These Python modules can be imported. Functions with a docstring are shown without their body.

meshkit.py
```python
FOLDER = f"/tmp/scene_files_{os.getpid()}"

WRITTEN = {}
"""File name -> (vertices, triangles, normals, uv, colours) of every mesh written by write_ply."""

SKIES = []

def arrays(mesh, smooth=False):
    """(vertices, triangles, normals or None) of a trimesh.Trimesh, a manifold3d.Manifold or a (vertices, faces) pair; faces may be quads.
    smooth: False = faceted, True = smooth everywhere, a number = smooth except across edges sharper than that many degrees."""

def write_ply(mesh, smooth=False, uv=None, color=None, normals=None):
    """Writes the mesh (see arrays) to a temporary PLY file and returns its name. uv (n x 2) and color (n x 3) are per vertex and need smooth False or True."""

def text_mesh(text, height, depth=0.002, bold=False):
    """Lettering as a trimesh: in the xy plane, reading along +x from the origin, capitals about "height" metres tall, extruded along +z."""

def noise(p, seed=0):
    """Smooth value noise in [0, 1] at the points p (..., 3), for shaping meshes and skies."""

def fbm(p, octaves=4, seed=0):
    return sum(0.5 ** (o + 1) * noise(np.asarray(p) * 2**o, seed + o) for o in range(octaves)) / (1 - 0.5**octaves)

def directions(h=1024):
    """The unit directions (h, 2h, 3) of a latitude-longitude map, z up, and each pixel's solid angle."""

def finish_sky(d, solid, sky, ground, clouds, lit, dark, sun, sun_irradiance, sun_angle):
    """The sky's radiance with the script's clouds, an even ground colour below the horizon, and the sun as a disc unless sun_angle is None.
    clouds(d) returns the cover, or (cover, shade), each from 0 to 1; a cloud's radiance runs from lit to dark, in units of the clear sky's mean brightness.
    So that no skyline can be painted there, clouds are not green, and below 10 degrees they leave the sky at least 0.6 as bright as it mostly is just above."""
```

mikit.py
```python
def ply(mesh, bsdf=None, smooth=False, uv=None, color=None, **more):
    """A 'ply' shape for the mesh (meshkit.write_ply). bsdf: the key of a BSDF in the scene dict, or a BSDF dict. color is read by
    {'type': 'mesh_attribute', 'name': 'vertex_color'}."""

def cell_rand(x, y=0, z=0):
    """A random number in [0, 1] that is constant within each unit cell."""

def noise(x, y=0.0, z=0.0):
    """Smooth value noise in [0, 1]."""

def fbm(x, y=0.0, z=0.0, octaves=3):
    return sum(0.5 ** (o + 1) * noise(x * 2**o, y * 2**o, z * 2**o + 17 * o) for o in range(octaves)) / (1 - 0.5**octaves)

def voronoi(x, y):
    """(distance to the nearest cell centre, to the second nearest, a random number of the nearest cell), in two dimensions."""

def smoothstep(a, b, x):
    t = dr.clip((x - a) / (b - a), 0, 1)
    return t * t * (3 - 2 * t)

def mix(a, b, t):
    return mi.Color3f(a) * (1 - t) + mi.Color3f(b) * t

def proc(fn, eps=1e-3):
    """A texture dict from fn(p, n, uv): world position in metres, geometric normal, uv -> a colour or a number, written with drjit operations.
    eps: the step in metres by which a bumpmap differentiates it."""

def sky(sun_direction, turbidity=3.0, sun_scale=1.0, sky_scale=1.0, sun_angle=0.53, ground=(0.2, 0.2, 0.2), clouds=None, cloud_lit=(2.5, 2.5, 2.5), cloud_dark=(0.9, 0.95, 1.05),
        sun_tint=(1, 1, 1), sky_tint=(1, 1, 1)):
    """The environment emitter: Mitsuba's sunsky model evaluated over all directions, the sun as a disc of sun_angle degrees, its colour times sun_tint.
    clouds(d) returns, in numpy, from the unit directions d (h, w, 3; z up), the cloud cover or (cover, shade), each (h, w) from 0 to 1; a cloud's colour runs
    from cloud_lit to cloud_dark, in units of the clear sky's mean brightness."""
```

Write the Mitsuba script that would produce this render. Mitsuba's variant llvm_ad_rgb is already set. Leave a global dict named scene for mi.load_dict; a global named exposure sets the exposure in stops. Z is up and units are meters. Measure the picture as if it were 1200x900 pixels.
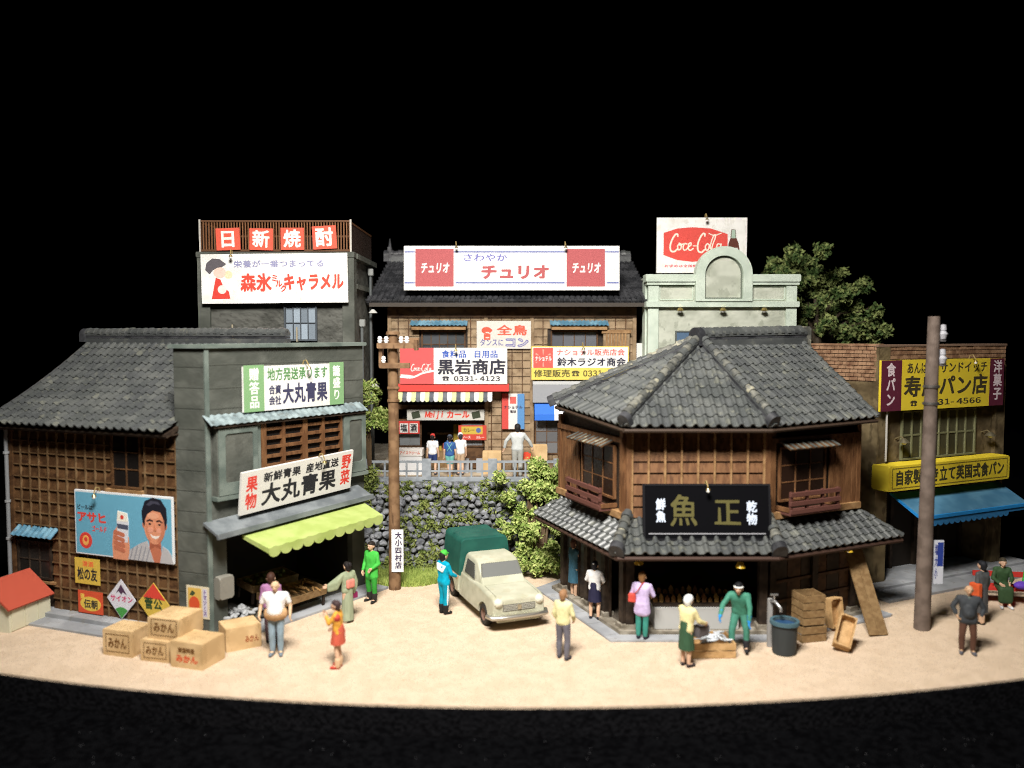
import math, random
import numpy as np, trimesh, shapely, manifold3d, drjit as dr, mitsuba as mi, mikit, meshkit
from shapely.geometry import Polygon, Point, LineString, box as sbox
from shapely import affinity
from mikit import fbm, noise, voronoi, cell_rand, smoothstep, mix, proc

T4 = mi.ScalarTransform4f
rng = np.random.default_rng(7)
random.seed(7)
scene, labels, used = {}, {}, set()

# ---------------------------------------------------------------- camera, light, exposure
PITCH = math.atan(0.06)
scene['camera'] = dict(type='thinlens', fov=61.93, fov_axis='x', near_clip=0.1, far_clip=400.0, aperture_radius=0.1, focus_distance=25.5,
                       to_world=T4().look_at(origin=[0, 0, 7.4], target=[0, math.cos(PITCH), 7.4 - math.sin(PITCH)], up=[0, 0, 1]))
exposure = 0.0
LAMP_AT, LAMP_TO = [-1.5, 5.5, 21.5], [0.0, 24.0, 3.0]
# one desk lamp with a soft rectangular head in a deep black hood, above the camera
scene['studio_lamp'] = dict(type='rectangle', to_world=T4().look_at(origin=LAMP_AT, target=LAMP_TO, up=[0, 0, 1]).scale([4.0, 2.8, 1]),
                            bsdf=dict(type='diffuse', reflectance=dict(type='rgb', value=[.6, .6, .6])),
                            emitter=dict(type='area', radiance=dict(type='rgb', value=[119, 114, 106.5])))
labels['studio_lamp'] = dict(label='soft rectangular studio lamp hanging above the camera', category='lamp')

# ---------------------------------------------------------------- materials
def rgb(c): return dict(type='rgb', value=list(map(float, c)))
def mat(name, base, rough=.6, spec=.35, bump=None, bscale=.01, eps=.01, **kw):
    b = dict(type='principled', base_color=base if isinstance(base, dict) else rgb(base), roughness=rough, specular=spec, **kw)
    if bump is not None: b = dict(type='bumpmap', arbitrary=proc(bump, eps=eps), scale=bscale, bsdf=b)
    scene[name] = dict(type='twosided', bsdf=b)
VC = dict(type='mesh_attribute', name='vertex_color')
mat('paint', VC, .62, .2); mat('matte', VC, .9, .04); mat('gloss', VC, .3, .5); mat('metal', VC, .35, .5, metallic=.9)
def blotch(a, b, f, lo=.3, hi=.7, sp=None, fz=1.0):
    def fn(p, n, uv):
        t = smoothstep(lo, hi, fbm(p.x * f, p.y * f, p.z * f * fz, octaves=3))
        c = mix(a, b, t)
        if sp is not None:
            s = smoothstep(.62, .72, fbm(p.x * sp[1] + 9, p.y * sp[1], p.z * sp[1] * sp[2], octaves=3))
            c = mix(c, sp[0], s * sp[3])
        return c
    return proc(fn)
rough_bump = lambda f: (lambda p, n, uv: fbm(p.x * f, p.y * f, p.z * f, octaves=3))
mat('sand_bed', blotch((.525, .408, .292), (.572, .450, .330), 4.1, .3, .7, ((.34, .25, .18), 34, 1, .45)), .95, .1, rough_bump(38), .022, .005)
mat('black_felt', blotch((.003, .003, .0036), (.010, .010, .0115), 16), 1.0, .02, rough_bump(40), .02, .006)
mat('black_velvet', blotch((.0012, .0012, .0015), (.0035, .0036, .0042), 9), 1.0, .01)
mat('concrete', blotch((.062, .067, .057), (.105, .110, .095), 1.7, .3, .75, ((.052, .054, .047), 3.1, .35, .35)), .8, .2, rough_bump(9), .016, .01)
mat('concrete_trim', blotch((.095, .12, .106), (.16, .19, .168), 2.5), .7, .25)
mat('stucco_grey', blotch((.060, .061, .054), (.10, .101, .09), 2.3, .3, .7, ((.05, .05, .042), 9, .8, .5)), .9, .15, rough_bump(10), .06, .012)
mat('stucco_green', blotch((.36, .38, .31), (.49, .51, .43), 2.2, .3, .7, ((.24, .26, .20), 5, .6, .5)), .85, .2, rough_bump(8), .02, .01)
mat('trim_green', blotch((.43, .50, .42), (.53, .60, .51), 2), .6, .3)
mat('stucco_mustard', blotch((.075, .054, .028), (.165, .125, .066), 2.6, .3, .72, ((.04, .029, .015), 5, .4, .6)), .9, .15, rough_bump(8), .03, .01)
mat('wood_dark', blotch((.062, .029, .0115), (.115, .057, .023), 5, .3, .7, ((.03, .012, .006), 7, 1, .6)), .6, .3)
mat('wood_batten', blotch((.11, .063, .028), (.185, .115, .056), 5, .3, .7), .6, .3)
mat('wood_lit', blotch((.22, .12, .050), (.33, .195, .09), 6, .3, .7), .6, .3)
mat('wood_rust', blotch((.112, .050, .021), (.178, .086, .037), 12, .3, .7, ((.05, .021, .010), 14, .15, .5), .2), .55, .3)
mat('wood_tan', blotch((.20, .135, .076), (.31, .222, .135), 4, .3, .7, ((.10, .064, .036), 8, 1, .4)), .7, .25)
mat('wood_black', blotch((.020, .013, .009), (.045, .030, .020), 5), .6, .3)
mat('crate_wood', blotch((.43, .265, .115), (.53, .34, .16), 9, .3, .7, ((.24, .135, .055), 15, 1, .35)), .65, .25)
mat('crate_brown', blotch((.19, .115, .05), (.265, .17, .08), 11, .3, .7), .65, .25)
mat('pole_wood', blotch((.13, .072, .036), (.22, .13, .068), 5, .3, .7, ((.075, .04, .02), 12, .12, .7)), .7, .25)
mat('pole_grey', blotch((.11, .082, .066), (.17, .13, .107), 4, .3, .7), .7, .25)
mat('tile_a', blotch((.060, .065, .064), (.090, .095, .092), 2, .35, .7, ((.21, .21, .16), 5.3, 1, .22)), .37, .6)
mat('tile_b', blotch((.066, .071, .069), (.098, .103, .098), 2, .35, .7, ((.24, .24, .18), 4.7, 1, .28)), .37, .6)
mat('tile_c', blotch((.056, .060, .061), (.084, .089, .088), 2, .35, .7, ((.19, .19, .15), 6.1, 1, .2)), .37, .6)
mat('tile_dark', blotch((.020, .021, .024), (.052, .053, .058), 4), .5, .4)
mat('ridge_moss', blotch((.065, .067, .060), (.15, .148, .125), 5, .35, .7, ((.34, .32, .23), 4.2, 1, .7)), .6, .4)
mat('rock_a', blotch((.15, .158, .172), (.30, .31, .33), 7, .35, .7), .85, .2, rough_bump(14), .05, .01)
mat('rock_b', blotch((.11, .117, .13), (.24, .25, .268), 7, .35, .7), .85, .2, rough_bump(14), .05, .01)
mat('street', blotch((.26, .21, .15), (.36, .30, .22), 3), .9, .15)
mat('kerb_stone', blotch((.24, .25, .265), (.34, .35, .365), 2, .3, .7, ((.22, .20, .17), 7, 1, .4)), .8, .2)
mat('stone_base', blotch((.14, .12, .09), (.30, .27, .22), 4, .3, .7), .85, .2, rough_bump(9), .03, .01)
mat('brick_clay', blotch((.17, .092, .052), (.31, .185, .108), 6, .3, .7, ((.16, .07, .04), 9, 1, .6)), .8, .2)
mat('fence_grey', blotch((.21, .235, .26), (.30, .325, .35), 5), .6, .3)
mat('cardboard', blotch((.50, .34, .17), (.62, .44, .235), 3, .3, .7, ((.40, .26, .12), 10, .3, .5)), .7, .2)
mat('tin_blue', blotch((.08, .20, .29), (.17, .33, .43), 4, .35, .7, ((.16, .10, .06), 9, 1, .4)), .35, .5)
mat('tin_grey', blotch((.14, .18, .19), (.25, .31, .32), 5, .35, .7, ((.07, .07, .06), 8, 1, .5)), .45, .4)
mat('tin_slate', blotch((.115, .13, .14), (.19, .21, .22), 3), .5, .4)
mat('awning_blue', blotch((.06, .18, .30), (.10, .25, .38), 2, .3, .7), .7, .25)
mat('awning_lime', blotch((.31, .39, .105), (.38, .455, .15), 3), .7, .25)
mat('tarpaulin', blotch((.010, .074, .058), (.015, .098, .074), 2.5), .5, .35)
mat('truck_paint', blotch((.385, .385, .285), (.47, .465, .36), 3, .3, .7, ((.36, .34, .22), 6, 1, .4)), .38, .5)
mat('board_white', blotch((.68, .67, .63), (.78, .77, .74), 2.6, .3, .7, ((.55, .52, .44), 11, .4, .35)), .5, .4)
def leafmat(name, c, tr): scene[name] = dict(type='twosided', bsdf=dict(type='principled', base_color=c if isinstance(c, dict) else rgb(c), roughness=.7, specular=.2))
leafmat('leaf_bush', blotch((.17, .26, .05), (.54, .60, .21), 9, .33, .72), .3)
leafmat('leaf_tree', blotch((.05, .09, .025), (.25, .29, .10), 4.5, .35, .7), .3)
leafmat('leaf_moss', blotch((.10, .14, .03), (.27, .31, .09), 6, .3, .7), .3)
leafmat('grass_blade', blotch((.25, .34, .07), (.42, .50, .13), 4, .3, .7), .3)

# ---------------------------------------------------------------- keys and entries
def newkey(name, parent=None):
    base = f'{parent}__{name}' if parent else name
    k, i = base, 0
    while k in used: i += 1; k = f'{base}_{i:03d}'
    used.add(k); return k
def thing(name, label, cat, group=None, kind=None):
    k = newkey(name); labels[k] = dict(label=label, category=cat)
    if group: labels[k]['group'] = group
    if kind: labels[k]['kind'] = kind
    return k
def struct(name, mesh, m, **kw):
    k = add(name, mesh, m, **kw); labels[k] = dict(kind='structure'); return k
def vf(mesh):
    if isinstance(mesh, tuple): return np.asarray(mesh[0], float), np.asarray(mesh[1], int)
    if isinstance(mesh, list): return join(mesh)
    return np.array(mesh.vertices, float), np.array(mesh.faces, int)
def join(ms):
    V, F, n = [], [], 0
    for m in ms:
        v, f = vf(m); V.append(v); F.append(f + n); n += len(v)
    return np.vstack(V), np.vstack(F)
def tr(mesh, M):
    v, f = vf(mesh); v = v @ M[:3, :3].T + M[:3, 3]
    if np.linalg.det(M[:3, :3]) < 0: f = f[:, ::-1]
    return v, f
def shape(mesh, m='paint', smooth=False, to_world=None):
    v, f = vf(mesh)
    col = None
    if isinstance(m, (tuple, np.ndarray)) and not isinstance(m[0], str): col, m = m, 'paint'
    elif isinstance(m, tuple): m, col = m
    if smooth not in (True, False):
        t = trimesh.graph.smooth_shade(trimesh.Trimesh(v, f, process=False), angle=np.radians(smooth), facet_minarea=None)
        v, f, smooth = np.array(t.vertices), np.array(t.faces), True
    kw = {} if to_world is None else dict(to_world=T4(np.asarray(to_world).tolist()))
    if col is not None:
        col = np.tile(np.asarray(col, float), (len(v), 1))
        if smooth is True and len(v) > 250: col = np.clip(col * (.74 + .52 * meshkit.fbm(v * 19, 3))[:, None], 0, .9)   # uneven hand-brushed paint
    return mikit.ply((v, f), m, smooth=smooth, color=col, **kw)
def add(name, mesh, m='paint', parent=None, M=None, smooth=False, label=None, kind=None, key=None):
    k = key or newkey(name, parent)
    if M is not None: mesh = tr(mesh, M)
    scene[k] = shape(mesh, m, smooth)
    if label or kind:
        labels[k] = {}
        if label: labels[k]['label'] = label
        if kind: labels[k]['kind'] = kind
    return k
def solo(name, mesh, m, label, cat, group=None, **kw):
    k = thing(name, label, cat, group); return add(name, mesh, m, key=k, **kw)

# ---------------------------------------------------------------- frames and meshes (x right, y inwards, z up)
def frame(P, Q=None, z=0, ang=None):
    P = np.asarray(P, float)
    if ang is None: d = np.asarray(Q, float)[:2] - P[:2]; d = d / np.hypot(*d)
    else: d = np.array([math.cos(math.radians(ang)), math.sin(math.radians(ang))])
    M = np.eye(4); M[:2, 0] = d; M[:2, 1] = (-d[1], d[0]); M[:2, 3] = P[:2]; M[2, 3] = z if len(P) < 3 else P[2]
    return M
def at(x=0, y=0, z=0): M = np.eye(4); M[:3, 3] = x, y, z; return M
def rotx(a): a = math.radians(a); M = np.eye(4); M[1:3, 1:3] = [[math.cos(a), -math.sin(a)], [math.sin(a), math.cos(a)]]; return M
def rotz(a): a = math.radians(a); M = np.eye(4); M[:2, :2] = [[math.cos(a), -math.sin(a)], [math.sin(a), math.cos(a)]]; return M
def roty(a): a = math.radians(a); M = np.eye(4); M[0, 0] = M[2, 2] = math.cos(a); M[0, 2] = math.sin(a); M[2, 0] = -math.sin(a); return M
def scl(x, y, z): return np.diag([x, y, z, 1.0])
_bv = np.array([[sx * (1 if k == 0 else 2), sy * (1 if k == 1 else 2), sz * (1 if k == 2 else 2)] for sx in (-1, 1) for sy in (-1, 1) for sz in (-1, 1) for k in range(3)], float)
_bh = trimesh.convex.convex_hull(_bv * [1, 1.001, 1.002])
_ord = np.array([int(np.argmin(np.abs(_bh.vertices - p * [1, 1.001, 1.002]).sum(1))) for p in _bv])
_inv = np.argsort(_ord); _bf = _inv[_bh.faces]
_bs = np.sign(_bv); _bi = (np.abs(_bv) < 1.5).astype(float)
def box(x0, x1, y0, y1, z0, z1, b=None):
    c = np.array([x0 + x1, y0 + y1, z0 + z1]) / 2; h = np.abs(np.array([x1 - x0, y1 - y0, z1 - z0])) / 2
    b = min(.012, .3 * h.min()) if b is None else min(b, .45 * h.min())
    return c + _bs * (h - b * _bi), _bf
def cyl(p0, p1, r0, r1=None, n=12):
    r1 = r0 if r1 is None else r1
    p0, p1 = np.array(p0, float), np.array(p1, float); d = p1 - p0; d /= np.linalg.norm(d)
    a = np.cross(d, [0, 0, 1] if abs(d[2]) < .9 else [1, 0, 0]); a /= np.linalg.norm(a); b = np.cross(d, a)
    t = np.arange(n) * 2 * np.pi / n; ring = np.cos(t)[:, None] * a + np.sin(t)[:, None] * b
    v = np.vstack([p0 + ring * r0, p1 + ring * r1, [p0], [p1]]); i = np.arange(n); j = (i + 1) % n
    f = np.vstack([np.stack([i, j, j + n], 1), np.stack([i, j + n, i + n], 1), np.stack([j, i, i * 0 + 2 * n], 1), np.stack([i + n, j + n, i * 0 + 2 * n + 1], 1)])
    return v, f
def tube(pts, r, n=8):
    pts = np.array(pts, float); r = np.broadcast_to(r, len(pts)); t = np.gradient(pts, axis=0); t /= np.linalg.norm(t, axis=1, keepdims=True)
    up = np.array([0, 0, 1.]) if np.abs(t[:, 2]).max() < .95 else np.array([.3, 1, .2]); a = np.cross(t, up); a /= np.linalg.norm(a, axis=1, keepdims=True); b = np.cross(t, a)
    th = np.arange(n) * 2 * np.pi / n
    v = (pts[:, None] + r[:, None, None] * (np.cos(th)[None, :, None] * a[:, None] + np.sin(th)[None, :, None] * b[:, None])).reshape(-1, 3)
    f = []
    for k in range(len(pts) - 1):
        for i in range(n):
            j = (i + 1) % n; f += [[k * n + i, k * n + j, k * n + n + j], [k * n + i, k * n + n + j, k * n + n + i]]
    v = np.vstack([v, pts[:1], pts[-1:]]); e = len(v)
    for i in range(n):
        j = (i + 1) % n; f += [[j, i, e - 2], [len(pts) * n - n + i, len(pts) * n - n + j, e - 1]]
    return v, np.array(f)
def lathe(prof, n=20, c=(0, 0, 0)):
    prof = np.array(prof, float); t = np.arange(n) * 2 * np.pi / n; k = len(prof)
    v = np.stack([np.outer(prof[:, 0], np.cos(t)), np.outer(prof[:, 0], np.sin(t)), np.repeat(prof[:, 1:2], n, 1)], -1).reshape(-1, 3) + c
    f = [[a * n + i, a * n + (i + 1) % n, (a + 1) * n + (i + 1) % n] for a in range(k - 1) for i in range(n)] + [[a * n + i, (a + 1) * n + (i + 1) % n, (a + 1) * n + i] for a in range(k - 1) for i in range(n)]
    return v, np.array(f)
def ell(c, r, sub=2):
    s = trimesh.creation.icosphere(sub); return s.vertices * r + np.array(c), s.faces
def prism(poly, t):
    ms = [trimesh.creation.extrude_polygon(g, t, engine='earcut') for g in getattr(poly, 'geoms', [poly]) if g.area > 1e-7]
    return join(ms)
def flat(poly, t=.006, y=.004):
    """a figure drawn in x, z as a plate in a wall frame: from y inside the surface to t proud of it"""
    return tr(prism(poly, t + y), at(0, y, 0) @ rotx(90))
def slab(poly, z0, z1): return tr(prism(poly, z1 - z0), at(0, 0, z0))
def hull(pts): h = trimesh.convex.convex_hull(np.asarray(pts, float)); return h.vertices, h.faces
def rbox(x0, x1, z0, z1, r): return sbox(x0 + r, z0 + r, x1 - r, z1 - r).buffer(r, 4)
def quad4(a, b, c, d, t):
    """a plate of thickness t below the quad a b c d"""
    P = np.array([a, b, c, d], float); n = np.cross(P[1] - P[0], P[3] - P[0]); n /= np.linalg.norm(n)
    return np.vstack([P, P - n * t]), np.array([[0, 1, 2], [0, 2, 3], [4, 6, 5], [4, 7, 6], [0, 4, 5], [0, 5, 1], [1, 5, 6], [1, 6, 2], [2, 6, 7], [2, 7, 3], [3, 7, 4], [3, 4, 0]])
def loft(sections, caps=True):
    n = len(sections[0]); v = np.vstack(sections); f = []
    for k in range(len(sections) - 1):
        for i in range(n):
            j = (i + 1) % n; f += [[k * n + i, k * n + j, k * n + n + j], [k * n + i, k * n + n + j, k * n + n + i]]
    if caps:
        for k, o in ((0, 1), (len(sections) - 1, 0)):
            c = len(v); v = np.vstack([v, sections[k].mean(0)])
            for i in range(n):
                j = (i + 1) % n; f.append([k * n + j, k * n + i, c] if o else [k * n + i, k * n + j, c])
    return v, np.array(f)

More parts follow.
